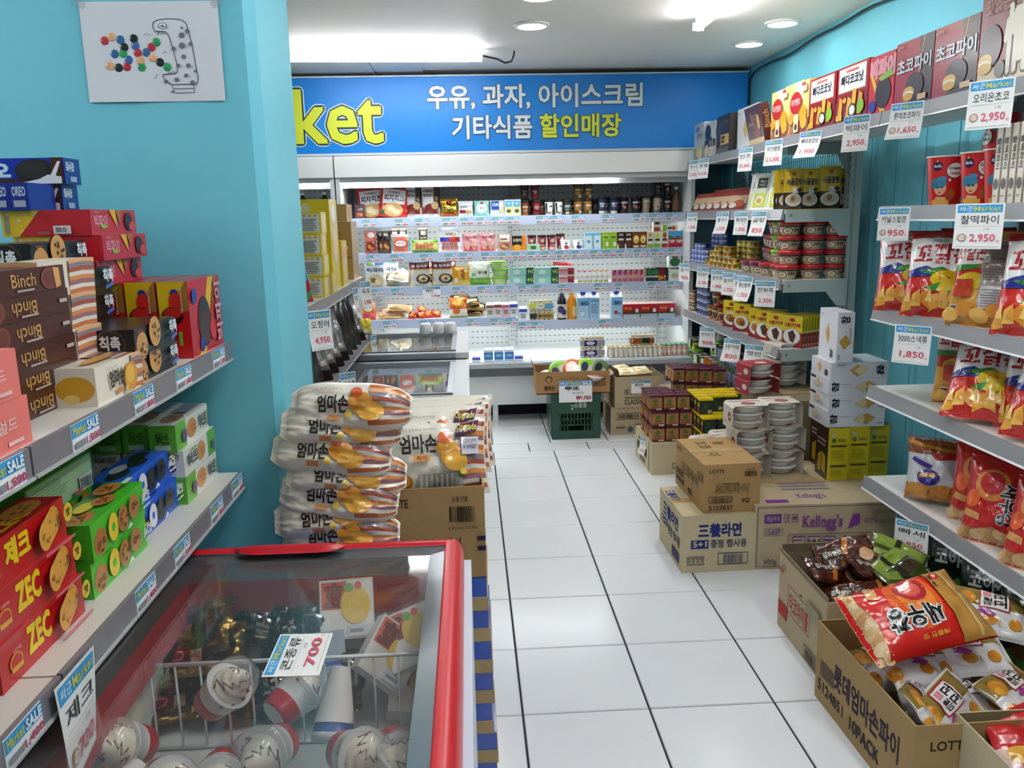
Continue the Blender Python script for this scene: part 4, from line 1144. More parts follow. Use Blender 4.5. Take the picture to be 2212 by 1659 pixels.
bt_front = [R(0, 0, 1, 1, '#a8141f'), R(.0, .04, 1, .50, '#8a1620'), R(.05, .54, .93, .97, '#c9b07a'), R(.065, .555, .915, .955, '#f2f2ee'), T('빠다코코낫', .14, .66, .84, .84, '#26242a', .03), R(.3, .88, .68, .92, '#c86a60')] + [P([(a, .12), (a + .13, .10), (a + .17, b), (a + .05, b + .06)], c) for a, b, c in ((.06, .42, '#e0a428'), (.34, .40, '#e6ae30'), (.50, .52, '#eab838'), (.70, .44, '#dea024'))] + [E(.30, .40, .05, .05, '#eabc44'), E(.56, .20, .13, .12, '#3a2018'), E(.56, .20, .09, .085, '#f4f2ea'), E(.82, .24, .11, .12, '#8abf2a'), R(.04, .06, .24, .16, '#d8b02a')]
m_g = carton('coconut_biscuit_box', .285, .065, .232, '#a8141f', {'front': bt_front, 'right': [R(.05, .1, .95, .4, '#e8e0d4'), T('빠다코코낫', .3, .12, .7, .38, '#2a2a2a', .03, 90), R(.1, .45, .9, .65, '#dea024')], 'left': [R(0, 0, 1, 1, '#8a1620')]})
m_h = carton('strawberry_pie_box_tall', .20, .06, .225, '#c4202e', {'front': [R(0, 0, 1, 1, '#c4202e'), P([(0, .75), (.1, .75), (.7, .05), (.5, .05)], '#e4bc28'), T('빅파이', .06, .62, 1.0, .92, '#e88a98', .05, 0, '#f2e8ec', .03), E(.60, .36, .30, .26, '#2c1416'), P([(.4, .62), (.9, .72), (.98, .6), (.5, .55)], '#8ab83a'), E(.2, .16, .15, .1, '#2a3aa0')]})
def choco(l): return [R(0, 0, 1, 1, '#a41a28'), P([(.62, 1), (1, 1), (1, 0), (.30, 0), (.70, .45)], '#3c1c16'), P([(.74, 1), (.77, 1), (.66, .45), (.63, .45)], '#c98a3a'), T('초코파이', .06, .52, .95, .74, '#dfe2e6', .03, 0, '#1e1418', .03), E(.56, .30, .24, .20, '#34180f'), E(.42, .22, .15, .09, '#dcae3a'), E(.42, .19, .14, .055, '#f0e8da'), E(.42, .155, .14, .06, '#d8a834'), T('LOTTE', .05, .90, .22, .94, '#e0b8b0', .02), R(.68, .08, .9, .16, '#d8b888')]
m_i = carton('choco_pie_box', .255, .062, .235, '#a41a28', {'front': choco(0), 'right': [T('LOTTE', .3, .06, .7, .2, '#e8c8c0', .03, 90), R(.0, .8, 1, 1, '#4a1016')]})
m_j = carton('choco_pie_gift_box', .36, .07, .285, '#7d1f26', {'front': [R(0, 0, 1, 1, '#7d1f26'), R(0, 0, 1, .20, '#d8cda8'), T('초코파이', .40, .80, .78, .88, '#d8c8c0', .02), T('情', .36, .12, .70, .76, '#e6dcc8', .05, 0, '#2a1a18', .03), E(.17, .42, .15, .22, '#2a1816'), E(.11, .27, .10, .08, '#dcb24a'), E(.11, .235, .095, .05, '#efe6d4'), E(.11, .20, .10, .06, '#d8a83a'), E(.32, .16, .07, .09, '#6a625a', 14), T('맛있는', .08, .74, .4, .9, '#a86a5a', .0)]})
top_box('cookie_box', m_a, 6.0, 'pale grey cookie box at the far end of the top shelf')
top_box('cream_cake_box', m_b, 5.735, 'cream and brown cake box on the top shelf next to a dark one')
top_box('cream_cake_box', m_c, 5.47, 'dark brown cake box with gold panel on the top shelf')
top_box('cracker_box', m_d, 5.17, 'white cracker box with one square cracker on the top shelf', xf=1.66)
put('choco_biscuit_box', m_e, 'maroon chocolate biscuit box leaning askew on the top shelf', 'biscuit box', 1.635, 4.66, FT + .012, RT - .06, GT, ry=.0, rx=.20)
top_box('margarine_cookie_box', m_f, 4.485, 'yellow cookie box with red oval beside the leaning maroon box')
top_box('margarine_cookie_box', m_f, 4.238, 'yellow cookie box with red oval beside the first coconut biscuit box')
top_box('coconut_biscuit_box', m_g, 3.99, 'red coconut biscuit box nearer the yellow cookie boxes')
top_box('coconut_biscuit_box', m_g, 3.69, 'red coconut biscuit box nearer the strawberry pie box')
top_box('strawberry_pie_box', m_h, 3.398, 'bright red strawberry pie box on the top shelf')
top_box('choco_pie_box', m_i, 3.19, 'red and brown chocolate pie box next to the strawberry pie box')
top_box('choco_pie_box', m_i, 2.93, 'red and brown chocolate pie box next to the large maroon box')
top_box('choco_pie_gift_box', m_j, 2.67, 'large maroon and cream chocolate pie box at the picture corner')
top_box('choco_pie_box', m_i, 2.28, 'chocolate pie box on the top shelf beyond the picture edge')
fl1 = carton('margarine_cookie_box_flat', .245, .24, .072, '#f0d884', {'front': [R(0, 0, 1, 1, '#f3dfa0'), E(.4, .5, .18, .38, '#c41a24'), E(.78, .6, .16, .3, '#e2a82a')] + [P([(.5 + .07 * i, 0), (.54 + .07 * i, 0), (.6 + .07 * i, .6), (.56 + .07 * i, .6)], '#b0626a') for i in range(6)], 'right': [R(0, 0, 1, 1, '#e8d090'), E(.4, .5, .2, .4, '#c41a24')]})
for i in range(4):
    put('margarine_cookie_box', fl1, 'yellow cookie box lying flat in the raised row, ' + ORD[i] + ' from the shelf', 'biscuit box', 1.845, 4.45, FT + i * .0725, RT, GT)
fl2 = carton('coconut_biscuit_box_flat', .285, .2, .065, '#a8141f', {'front': [R(.1, .1, .9, .9, '#f0ede6'), T('빠다코코낫', .2, .3, .8, .7, '#2a2a2c', .03)], 'right': [R(.1, .15, .9, .85, '#ecebe4'), T('빠다코코낫', .2, .3, .8, .7, '#2a2a2c', .03)]})
for i in range(4):
    put('coconut_biscuit_box', fl2, 'red coconut biscuit box lying flat in the raised row, ' + ORD[i] + ' from the shelf', 'biscuit box', 1.80, 4.11 - .02 * i, FT + .0655 * i, RT + .1, GT)
# price cards on the top shelf
RX = 1.583
def rcard(nm, pr, y, z, label, rz=-1.1, w=.112, h=.128, curl=.01, seal=False, x=RX, side=0, unit='1개'):
    return hang(nm, pr, x - .5 * w * math.cos(rz) + .004, y, z, rz, label, w, h, curl, seal, side=side, unit=unit)
PC = 'price card on the top shelf rail '
rcard('쿠키', '2,150', 5.82, FT - .005, PC + 'under the pale grey cookie box', -1.25)
rcard('몽쉘', '3,100', 5.56, FT - .01, PC + 'under the dark brown cake box', -1.2, seal=True)
rcard('빈츠', '1,600', 4.71, FT - .01, PC + 'under the leaning maroon box', -1.15, seal=True)
rcard('마가렛트', '3,300', 4.27, FT - .005, PC + 'reading 3,300 under the yellow cookie boxes', -1.1, seal=True, side=.01)
rcard('빠다코코낫', '1,900', 3.80, FT - .012, PC + 'curling outward under the coconut biscuits', -1.0, h=.115, curl=.05)
rcard('빅파이', '2,950', 3.35, FT + .006, PC + 'reading 2,950 under the strawberry pie box', -1.0, .115, .14, .012)
rcard('롯데초코파이', '1,650', 2.96, FT + .004, PC + 'reading 1,650 under the chocolate pie boxes', -.95, .115, .125, .03, True, side=.02, unit='1각')
rcard('오리온초코', '2,950', 2.475, FT + .004, PC + 'cut off by the picture edge', -.9, .125, .14, .01, True)

# ---- near unit, popcorn cups
pc_art = [R(0, 0, 1, 1, '#cf1f22')]
for k in (0.36, -0.14):
    pc_art += [E(k + .10, .82, .045, .10, '#2c2050'), T('dada', k + .065, .79, k + .135, .86, '#e8e4f0', .02), P([(k + .09, .90), (k + .11, .90), (k + .10, .97)], '#d8b24a')]
    pc_art += [E(k + .25, .72, .075, .17, '#2a2020'), E(k + .25, .72, .07, .158, '#f0ecea'), T('Creamy', k + .195, .72, k + .305, .80, '#2a2428', .04), T('Caramel', k + .205, .64, k + .295, .69, '#3a3034', .02), E(k + .21, .52, .012, .03, '#f0ecea'),
               E(k + .13, .36, .055, .16, '#e0b08a'), E(k + .115, .46, .07, .11, '#3f86a8'), E(k + .075, .42, .035, .07, '#3a7a9c'), E(k + .145, .555, .04, .05, '#4a92b4'), E(k + .11, .37, .009, .02, '#3a2a24', 8), E(k + .15, .37, .009, .02, '#3a2a24', 8), E(k + .13, .26, .012, .018, '#b0403a', 8), P([(k + .06, 0), (k + .21, 0), (k + .18, .16), (k + .10, .18)], '#dca880'), R(k + .055, .02, k + .215, .10, '#d8a83a'), E(k + .23, .22, .03, .12, '#a85a2c')]
pcup = cup('popcorn_cup', .049, .064, .165, '#cf1f22', pc_art, fin='glo', n=28)
for i, (x, y, rz, s) in enumerate(((1.695, 2.93, -.75, 'at the end of the row'), (1.80, 2.81, -1.1, 'set back second in the row'), (1.70, 2.735, -.95, 'third in the row'), (1.695, 2.60, -.8, 'beside the slim cream boxes'), (1.83, 2.945, -.8, 'hidden behind the end one'))):
    put('popcorn_cup', pcup, 'tall red popcorn cup ' + s, 'popcorn cup', x, y, N2, rz, 'red popcorn cups')
for i, (x, y, rz) in enumerate(((1.82, 2.815, 2.2), (1.83, 2.68, 2.4))):
    put('popcorn_cup', pcup, ('red popcorn cup standing upside down on another one', 'red popcorn cup standing behind the third one')[i], 'popcorn cup', x, y, N2 + (.343, 0)[i], rz, 'red popcorn cups', rx=(PI, 0)[i])
ck = carton('rice_cake_pie_box', .034, .17, .235, '#e6dcc6', {'front': [R(0, 0, .10, 1, '#4a3428'), R(.92, 0, 1, 1, '#4a3428'), T('찰떡파이', .26, .45, .76, .84, '#3a2a20', .03, -90), E(.5, .26, .30, .07, '#3a2622'), R(.3, .1, .7, .12, '#9a8a7a')], 'right': [R(0, 0, 1, 1, '#d8ccb4')]})
for i in range(5):
    put('rice_cake_pie_box', ck, 'slim cream coloured pie box with its spine to the aisle, ' + ORD[i] + ' from the popcorn cups', 'biscuit box', 1.705, 2.525 - i * .0365, N2, RT, 'slim cream pie boxes')
rcard('커널스팝콘', '950', 2.995, N2 - .002, 'price card reading 950 under the red popcorn cups', -.85, .112, .118, .004, True)
rcard('찰떡파이', '2,950', 2.47, N2 + .004, 'price card reading 2,950 on the second shelf rail', -.85, .135, .135, .006, True, unit='1각')
# ---- corn snack bags
corn_art = [P([(0, .90), (1, .90), (1, 1), (0, 1)], '#b01d22'), P([(.02, .52), (.98, .46), (.98, .88), (.02, .92)], '#f0eeec'), T('꼬깔콘', .10, .58, .92, .82, '#b8242a', .05), T('고소한 맛', .32, .84, .66, .88, '#6a5a3a', 0), P([(.02, .50), (.3, .56), (.62, .44), (.98, .46), (.98, .40), (.02, .44)], '#2a2f8a'), P([(.18, .50), (.52, .54), (.78, .46), (.5, .42)], '#3a8a2c'), R(.0, .02, 1, .42, '#c8281f'), E(.62, .40, .24, .10, '#e6bd1e'), E(.70, .32, .26, .08, '#edc92a'), P([(.3, .30), (.55, .36), (.48, .26)], '#3f9a2c'), P([(.55, .24), (.8, .30), (.74, .20)], '#55a53a')] + [P([(.02 + .13 * i, .04 + .05 * (i % 3)), (.17 + .13 * i, .06 + .04 * (i % 2)), (.13 + .13 * i, .24 + .03 * (i % 3)), (.04 + .12 * i, .22)], ('#e8a83c', '#f0bc58', '#dc8f2c')[i % 3]) for i in range(7)] + [P([(.05 + .15 * i, .15), (.15 + .15 * i, .13), (.12 + .15 * i, .29)], ('#f4cc70', '#e6a040')[i % 2]) for i in range(6)]
corn = bag('corn_snack_bag', .245, .315, .115, '#cf2a22', corn_art, seed=11, maxe=.06)
corn_b = bag('corn_snack_bag_back', .245, .315, .105, '#e2952e', [R(0, .02, 1, .42, '#e0a03a'), P([(0, .42), (1, .50), (1, .6), (0, .56)], '#c4241f'), R(.0, .62, .5, .95, '#eae6e2'), T('꼬깔콘', .02, .66, .46, .84, '#b8242a', .05), P([(.0, .55), (.4, .58), (.4, .62), (0, .62)], '#3a8a2c'), E(.3, .45, .22, .09, '#e8c02a'), R(.44, .14, .86, .90, '#b8a49c'), LN(.47, .46, .83, .87, 16, '#7d6c68'), R(.48, .17, .82, .40, '#d8d2d0'), LN(.5, .19, .8, .38, 7, '#8a8486'), R(.1, .28, .36, .46, '#c03a1f'), BAR(.08, .10, .34, .20, '#2a2420', '#e8e4dc')] + [E(.1 + .2 * i, .1 + .05 * (i % 2), .12, .07, ('#f0bc58', '#dc8f2c')[i % 2]) for i in range(5)], seed=13, maxe=.06)
CG = 'corn snack bags'
for i, (me_, x, y, z, rz, rx, s) in enumerate(((corn, 1.66, 3.055, N3, -.55, -.34, 'red and white corn snack bag at the end of the third shelf'), (corn, 1.655, 2.855, N3, -.72, -.36, 'red and white corn snack bag overlapping the end one'), (corn_b, 1.655, 2.58, N3, -.95, -.25, 'corn snack bag turned to show its ingredients label'), (corn, 1.66, 2.34, N3, -.9, -.3, 'corn snack bag at the picture edge on the third shelf'), (corn, 1.83, 2.75, N3, -.8, -.25, 'corn snack bag standing in the second row'), (corn, 1.83, 2.95, N3, -.7, -.22, 'corn snack bag half hidden behind the end one'))):
    put('corn_snack_bag', me_, s, 'snack bag', x, y, z - .002, rz, CG, rx=rx)
rcard('3000스낵류', '1,850', 2.80, N3 - .02, 'price card reading 1,850 below the corn snacks', -.85, .125, .135, .012)
yel = bag('yellow_snack_bag', .23, .30, .11, '#cf9a3a', [R(0, .55, 1, .98, '#d8a840'), P([(.1, .7), (.9, .8), (.9, .9), (.1, .85)], '#3a2a20'), E(.55, .42, .36, .2, '#23233a'), T('오징어', .24, .36, .86, .50, '#e8e8f0', .06), P([(.2, .62), (.8, .7), (.8, .6), (.2, .55)], '#c8501f'), R(0, .04, 1, .2, '#e0b45a')], seed=17)
for i, (me_, x, y, z, rz, rx, s) in enumerate(((corn_b, 1.79, 2.83, N4, -.5, -.1, 'corn snack bag standing at the back of the fourth shelf'), (yel, 1.80, 2.66, N4, -.85, -.2, 'golden snack bag with dark lettering on the fourth shelf'), (corn, 1.64, 2.53, N4 + .02, -.75, -.75, 'corn snack bag slumped forward on the fourth shelf'), (corn, 1.75, 2.42, N4, -.9, -.35, 'corn snack bag behind the slumped one'), (corn, 1.66, 2.26, N4 + .02, -1.0, -.5, 'corn snack bag cut by the picture edge on the fourth shelf'))):
    put('corn_snack_bag' if me_ != yel else 'golden_snack_bag', me_, s, 'snack bag', x, y, z - .002, rz, CG, rx=rx)
bbang = bag('shrimp_chip_bag', .205, .245, .125, '#d8dde2', [R(0, .86, 1, 1, '#a8541c'), P([(0, .76), (1, .82), (1, .92), (0, .90)], '#8a4a1c'), P([(.5, .70), (1, .74), (1, .84), (.4, .80)], '#c02a1c'), P([(.0, .90), (1, .80), (1, .84), (0, .95)], '#c98a2c'), R(0, .03, 1, .30, '#b0702c'), E(.25, .22, .24, .12, '#c98a3c'), E(.65, .20, .26, .14, '#b8741f'), P([(.12, .72), (.46, .62), (.40, .56), (.08, .66)], '#4a2a9a'), E(.40, .44, .20, .12, '#3a2490', 14), P([(.22, .42), (.54, .46), (.5, .52), (.26, .50)], '#c9782a'), T('빠새', .28, .43, .50, .51, '#f0dcb0', .05), E(.18, .5, .03, .03, '#c8ccb0')], seed=23, gus=1)
put('shrimp_chip_bag', bbang, 'silver and brown shrimp chip bag on the lowest shelf', 'snack bag', 1.70, 2.85, N5 - .002, -.6, None, rx=-.10)
sae_art = [R(0, 0, 1, .22, '#c9a070')] + [E(.06 + .11 * i, .10 + .05 * (i % 2), .10, .06, ('#d8b07a', '#c49058', '#e2c090')[i % 3]) for i in range(9)] + [P([(0, .20), (.2, .16), (.5, .22), (.8, .15), (1, .20), (1, .90), (0, .90)], '#c8201f'), E(.42, .68, .26, .18, '#e08a3a'), E(.42, .70, .18, .13, '#c03034'), T('새우깡', .56, .24, .84, .72, '#24201f', .04, -90, '#d8dde0', .05), P([(.04, .3), (.3, .26), (.3, .34), (.08, .38)], '#d8a060'), E(.16, .5, .12, .10, '#e0602a')]
sae = bag('shrimp_cracker_bag', .215, .285, .115, '#c8201f', sae_art, seed=29, fin='film')
for i, (x, y, z, rz, rx, ry, s) in enumerate(((1.74, 2.62, N5, -.75, -.18, 0, 'red shrimp cracker bag set back beside the silver bag'), (1.665, 2.44, N5, -.85, -.3, .0, 'red shrimp cracker bag leaning at the shelf edge'), (1.66, 2.22, N5 - .0, -.95, -.35, 0, 'red shrimp cracker bag at the picture edge on the lowest shelf'), (1.80, 2.40, N5, -.8, -.15, 0, 'red shrimp cracker bag standing at the back'))):
    put('shrimp_cracker_bag', sae, s, 'snack bag', x, y, z - .002, rz, 'red shrimp cracker bags', rx=rx, ry=ry)
rcard('빠세', '1,950', 2.715, N5 - .018, 'price card reading 1,950 below the silver chip bag', -.85, .115, .112, .004, side=.0)

# ------------------------------------------------------------------ far unit
# second shelf: leaning fish packs, twin noodle trays, yellow soup pouches
fish = carton('seaweed_pack', .15, .05, .13, '#d8d0c6', {'front': [R(0, .74, 1, 1, '#a83a30'), R(0, .3, 1, .74, '#d8b894'), R(0, 0, 1, .3, '#8a2a2c'), E(.6, .3, .3, .2, '#b85a34'), E(.3, .2, .2, .14, '#e4ded8')], 'right': [R(0, 0, 1, 1, '#c9c4c0')]}, fin='film')
for i in range(6):
    y = 6.0 - i * .165
    put('seaweed_pack', fish, 'reddish seaweed pack leaning back on the shelf, ' + ORD[i] + ' from the cooler', 'food pack', 1.675, y, F2, RT + .45 + .05 * (i % 2), 'leaning seaweed packs', rx=-.5)
for i in range(3):
    put('seaweed_pack', fish, 'seaweed pack in the rear row, ' + ORD[i] + ' from the cooler', 'food pack', 1.80, 5.95 - i * .22, F2 + .02, RT + .4, 'leaning seaweed packs', rx=-.3)
def noodle_tray():
    t = thing('noodle_tray', 'white twin tray of noodles leaning with its clear lid to the aisle', 'food pack', (1.665, 4.66, F2), (-.30, 0, RT + .62), 'white noodle trays')
    b = MB(); w, h, d = .20, .215, .045
    def S(u, v):
        U = 2 * u - 1; V = 2 * v - 1; e = (abs(U) ** 8 + abs(V) ** 8) ** .125
        return (w / 2 * U, d * (1 - max(0, (e - .78) / .22)) if e > .78 else d, h * v)
    b.grid(S, 22, 22, M('#eef0ec', 'plas'), flip=True); b.grid(lambda u, v: (w / 2 * (2 * u - 1), -.002, h * v), 1, 1, M('#f2f4f0', 'plas')); obj('tray', b, t)
    for k in range(2):
        b = MB(); x0 = -.085 + k * .088
        b.face([(x0, -.004, .02), (x0 + .076, -.004, .02), (x0 + .076, -.004, .195), (x0, -.004, .195)], M('#dfe6c8', 'film'))
        b.art(plane((x0, -.004, .02), (.076, 0, 0), (0, 0, .175)), [R(0, .0, 1, .45, '#cfd84a'), R(.1, .62, .9, .95, '#262a26'), T('소면', .25, .68, .8, .88, '#e8ece0', .03, 90), E(.5, .22, .34, .16, '#eef0e0'), E(.5, .2, .2, .08, '#d8a830')], 'film')
        obj('label_film', b, t)
    return t
nt0 = noodle_tray()
dup(nt0, (1.70, 4.50, F2), (-.22, 0, RT + .55), 'white noodle tray standing behind the leaning one beside the yellow pouches', 'white noodle trays')
dup(nt0, (1.70, 4.84, F2), (-.22, 0, RT + .5), 'white noodle tray standing on the cooler side of the leaning one', 'white noodle trays')
pou_art = [R(0, .42, 1, 1, '#d3b01c'), R(0, .02, 1, .42, '#3a2c1c'), E(.5, .88, .12, .05, '#b0602a'), T('사골곰탕', .12, .60, .90, .76, '#2a2a4a', .05), E(.5, .24, .42, .16, '#e6ded2'), E(.5, .26, .34, .11, '#c9b8a0'), E(.46, .27, .12, .06, '#9a6a44'), R(.42, .40, .72, .54, '#d8cfc0'), E(.78, .48, .13, .05, '#4a3a2a')]
pou = bag('soup_pouch', .098, .205, .035, '#d3b01c', pou_art, seed=31, seal=.05, pinch=.0, crease=.5)
pou2 = bag('soup_pouch_wide', .112, .215, .04, '#d3b01c', pou_art, seed=33, seal=.05, pinch=.0, crease=.5)
k = 0
for r_, (y, xs) in enumerate(((4.275, (1.672, 1.760, 1.862)), (4.33, (1.66, 1.755, 1.85, 1.93)), (4.39, (1.665, 1.765, 1.87)))):
    for c_, x in enumerate(xs):
        put('soup_pouch', pou2 if (r_ == 0 and c_ == 2) else pou, 'yellow soup pouch facing the viewer, ' + ORD[r_] + ' row, ' + ORD[c_] + ' from the aisle', 'food pouch', x, y + .01 * (c_ % 2), F2, -.12, 'yellow soup pouches')
CF = 'hanging price cards'
for i, (y, nm, pr, s) in enumerate(((5.80, '미역', '1,300', 'closest to the cooler'), (5.10, '쌀국수', '1,250', 'second from the cooler'), (4.75, '즉석면', '1,500', 'third from the cooler'), (4.45, '곰탕', '850', 'curling beside the yellow pouches'))):
    rcard(nm, pr, y, F2 - .004, 'price card under the packs on the far second shelf ' + s, -1.15, .112, .13, .012 + .02 * (i == 1) + .02 * (i == 3))
# third shelf: tuna cans and porridge cups
tb_ = can('tuna_can_blue', .042, .034, '#2446b4', [T('참치', .44, .2, .56, .8, '#dfe6f4', .04), E(.62, .5, .05, .3, '#e0d8c8'), T('참치', .30, .2, .40, .8, '#dfe6f4', .04)], n=18)
ty_ = can('tuna_can_yellow', .042, .034, '#d9bd2c', [T('동원참치', .36, .5, .54, .85, '#2a2a22', .04), E(.48, .3, .05, .2, '#b0503a'), E(.62, .5, .05, .3, '#b0503a'), T('참치', .62, .5, .72, .8, '#2a2a22', .04)], n=18)
for c_ in range(4):
    y = 6.03 - .086 * c_
    for l in range((3, 4, 4, 3)[c_]):
        put('tuna_can', tb_, 'blue tuna can, front row stack ' + ORD[c_] + ' from the cooler, layer ' + ORD[l] + ' up', 'can', 1.665, y, F3 + .0345 * l, -1.0, 'blue tuna cans')
for c_ in range(3):
    for l in range(6):
        put('tuna_can', tb_, 'blue tuna can, rear row stack ' + ORD[c_] + ' from the cooler, layer ' + ORD[l] + ' up', 'can', 1.78, 5.92 - .087 * c_, F3 + .0345 * l, -1.0, 'blue tuna cans') if l >= 2 or c_ == 2 else None
for c_ in range(6):
    y = 5.66 - .10 * c_
    for l in range((1, 3, 4, 2, 4, 2)[c_]):
        put('tuna_can', ty_, 'yellow tuna can, front row stack ' + ORD[c_] + ' from the blue ones, layer ' + ORD[l] + ' up', 'can', 1.665, y, F3 + .0345 * l, -1.0 + .3 * (l % 2), 'yellow tuna cans')
for c_ in range(3):
    for l in range(5):
        put('tuna_can', ty_, 'yellow tuna can, rear row stack ' + ORD[c_] + ' from the blue ones, layer ' + ORD[l] + ' up', 'can', 1.765, 5.30 - .1 * c_, F3 + .0345 * l, -.8 + .2 * l, 'yellow tuna cans') if l >= 1 else None
def por_art(c): return [R(0, 0, 1, 1, '#c9b090'), R(0, .80, 1, .96, c), E(.46, .42, .085, .34, '#3a241a', 18), E(.46, .42, .072, .28, '#e2d6bc', 18), E(.46, .42, .03, .1, '#b98a5a'), T('전복죽', .56, .35, .68, .70, '#3a2a1e', .04), R(.30, .3, .36, .6, '#e8e4da'), E(.08, .42, .08, .3, '#3a241a', 14), T('전복죽', .15, .35, .27, .70, '#3a2a1e', .04), R(.74, .2, .86, .8, '#8a7a62'), R(.9, .3, .96, .6, '#e8e4da')]
por = {}
for nm_, lid, c in (('red', '#c41a26', '#4a2a20'), ('green', '#7cc02a', '#d8dca0'), ('plum', '#8a1a4a', '#6a1a5a')):
    por[nm_] = cup('porridge_cup_' + nm_, .042, .055, .055, '#c9b090' if nm_ != 'green' else '#cdd4a0', por_art(c), lid=lid, lidh=.019, rim=1.09, n=24, flat_lid=True)
def porridge(kind, x, y, l, s):
    put('porridge_cup', por[kind], kind + ' lidded porridge cup, ' + s + ', layer ' + ORD[l] + ' up', 'food cup', x, y, F3 + .0745 * l, -.35 + .25 * ((l * 7 + int(x * 100)) % 3 - 1), 'porridge cups')
for c_, x in enumerate((1.665, 1.785, 1.905)):
    for l in range(4):
        porridge('red', x, 4.275, l, 'end row, ' + ORD[c_] + ' column from the aisle') if not (c_ == 0 and l == 0) else porridge('red', 1.655, 4.27, 0, 'end row, first column from the aisle')
for c_, x in enumerate((1.675, 1.80)):
    for l in range(4):
        porridge('green' if c_ == 0 and l > 0 else 'red', x, 4.40, l, 'second row, ' + ORD[c_] + ' column from the aisle')
for l in range(4):
    porridge('red', 1.70, 4.525, l, 'third row') if l > 0 else None
porridge('red', 1.655, 4.52, 0, 'third row at the shelf edge')
for l in range(3):
    porridge('plum', 1.73, 4.65, l, 'fourth row')
porridge('plum', 1.655, 4.83, 0, 'alone at the shelf edge'); porridge('plum', 1.665, 4.705, 0, 'at the edge before the fourth row')
for l in range(3):
    porridge('plum', 1.76, 4.775, l, 'fifth row')
for i, (y, nm, pr, s) in enumerate(((5.98, '참치', '950', 'closest to the cooler'), (5.50, '동원참치', '2,100', 'second from the cooler'), (5.17, '참치캔', '1,900', 'third from the cooler'), (4.93, '참치죽', '1,750', 'fourth from the cooler'), (4.73, '고기죽', '1,750', 'partly behind its neighbour'), (4.60, '통단팥죽', '1,750', 'curling up above its neighbour'), (4.27, '전복죽', '2,300', 'lowest and nearest the shelf end'))):
    rcard(nm, pr, y, F3 - .006, 'price card on the third shelf rail ' + s, -1.1 if i < 6 else -.75, .112, .135, (.0, .01, .005, .01, .0, .04, .01)[i], x=RX - .012 * (i == 5))
# fourth shelf
sm_ = can('small_brown_can', .026, .05, '#6a4a34', [R(.2, .2, .8, .8, '#8a6a4a'), T('골뱅', .42, .3, .58, .7, '#e8dcc8', .04)], n=14)
for c_ in range(2):
    for l in range(3):
        put('small_can', sm_, 'small brown can, ' + ('first', 'second')[c_] + ' stack from the cooler, layer ' + ORD[l] + ' up', 'can', 1.65, 6.06 - .056 * c_, F4 + .0505 * l, -1, 'small brown cans')
bl_ = can('fish_can_blue', .037, .052, '#3a6cc0', [R(0, 0, 1, .3, '#5a88d0'), E(.45, .45, .06, .3, '#5a3a28'), E(.60, .45, .06, .3, '#5a3a28'), E(.3, .45, .06, .3, '#5a3a28'), R(.35, .8, .65, .92, '#e6ecf6')], n=16)
for c_ in range(3):
    for l in range((6, 6, 5)[c_]):
        put('fish_can', bl_, 'blue fish can, ' + ORD[c_] + ' stack from the brown cans, layer ' + ORD[l] + ' up', 'can', 1.665, 5.86 - .082 * c_, F4 + .0525 * l, -1.0, 'blue fish cans')
pp = cup('noodle_cup', .038, .05, .085, '#c2521e', [R(0, .55, 1, 1, '#6a2a16'), E(.48, .45, .1, .4, '#e0b890', 16), E(.48, .45, .085, .33, '#5a2a16', 16), T('번데기', .40, .66, .60, .84, '#e8d86a', .05), R(.62, .2, .7, .4, '#e8e0d4')], lid='#8a3a1c', lidh=.008, n=22, flat_lid=True)
for i, (x, y, l) in enumerate(((1.66, 5.54, 0), (1.66, 5.43, 0), (1.66, 5.43, 1), (1.665, 5.31, 0), (1.665, 5.20, 0), (1.76, 5.48, 0), (1.76, 5.48, 1), (1.76, 5.37, 0), (1.76, 5.37, 1))):
    put('food_cup', pp, 'orange and brown food cup, ' + ('front' if x < 1.7 else 'rear') + ' row, ' + ORD[(0, 1, 1, 2, 3, 0, 0, 1, 1)[i]] + ' from the blue cans, ' + ('lower' if l == 0 else 'upper'), 'food cup', x, y, F4 + .0945 * l, -1.0, 'orange food cups')
cur_f = [R(0, .48, 1, 1, '#e4cc1e'), R(0, 0, 1, .48, '#a02c24'), E(.5, .86, .14, .06, '#b02a24', 12), T('3분카레', .14, .64, .90, .76, '#b02a24', .04), E(.5, .34, .44, .25, '#c9c9cc', 22), E(.5, .34, .41, .225, '#efeeea', 22), E(.46, .36, .28, .15, '#b9842c', 14), E(.56, .30, .18, .1, '#8a4a20', 12)]
cur_s = [R(0, .46, 1, 1, '#e0c81c'), R(0, 0, 1, .46, '#a02c24'), R(.35, .55, .65, .9, '#8a7a1c'), P([(.1, .46), (.9, .5), (.9, .54), (.1, .5)], '#e8e0d8'), T('카레', .35, .2, .65, .36, '#e8d8c8', .03, 90), E(.5, .1, .3, .05, '#d8b0a0', 10)]
cur = carton('curry_box', .128, .021, .168, '#e4cc1e', {'front': cur_f, 'right': cur_s}, {'top': '#cdb81a'}, 'glo')
cur2 = carton('beef_curry_box', .128, .021, .168, '#e4cc1e', {'front': cur_f[:5] + [E(.5, .34, .41, .225, '#efeeea', 22), P([(.3, .45), (.55, .55), (.72, .38), (.6, .14), (.42, .2)], '#4a2a1c'), E(.45, .42, .12, .08, '#5a3422', 8)], 'right': cur_s}, {'top': '#cdb81a'}, 'glo')
groups = [(1.635, 5.08, 2, cur, .55, 'first group'), (1.635, 4.88, 2, cur, .55, 'second group'), (1.64, 4.62, 2, cur, .5, 'third group'), (1.645, 4.52, 5, cur2, .5, 'fourth group'), (1.655, 4.37, 3, cur2, .5, 'fifth group'), (1.70, 4.255, 8, cur2, .5, 'end group')]
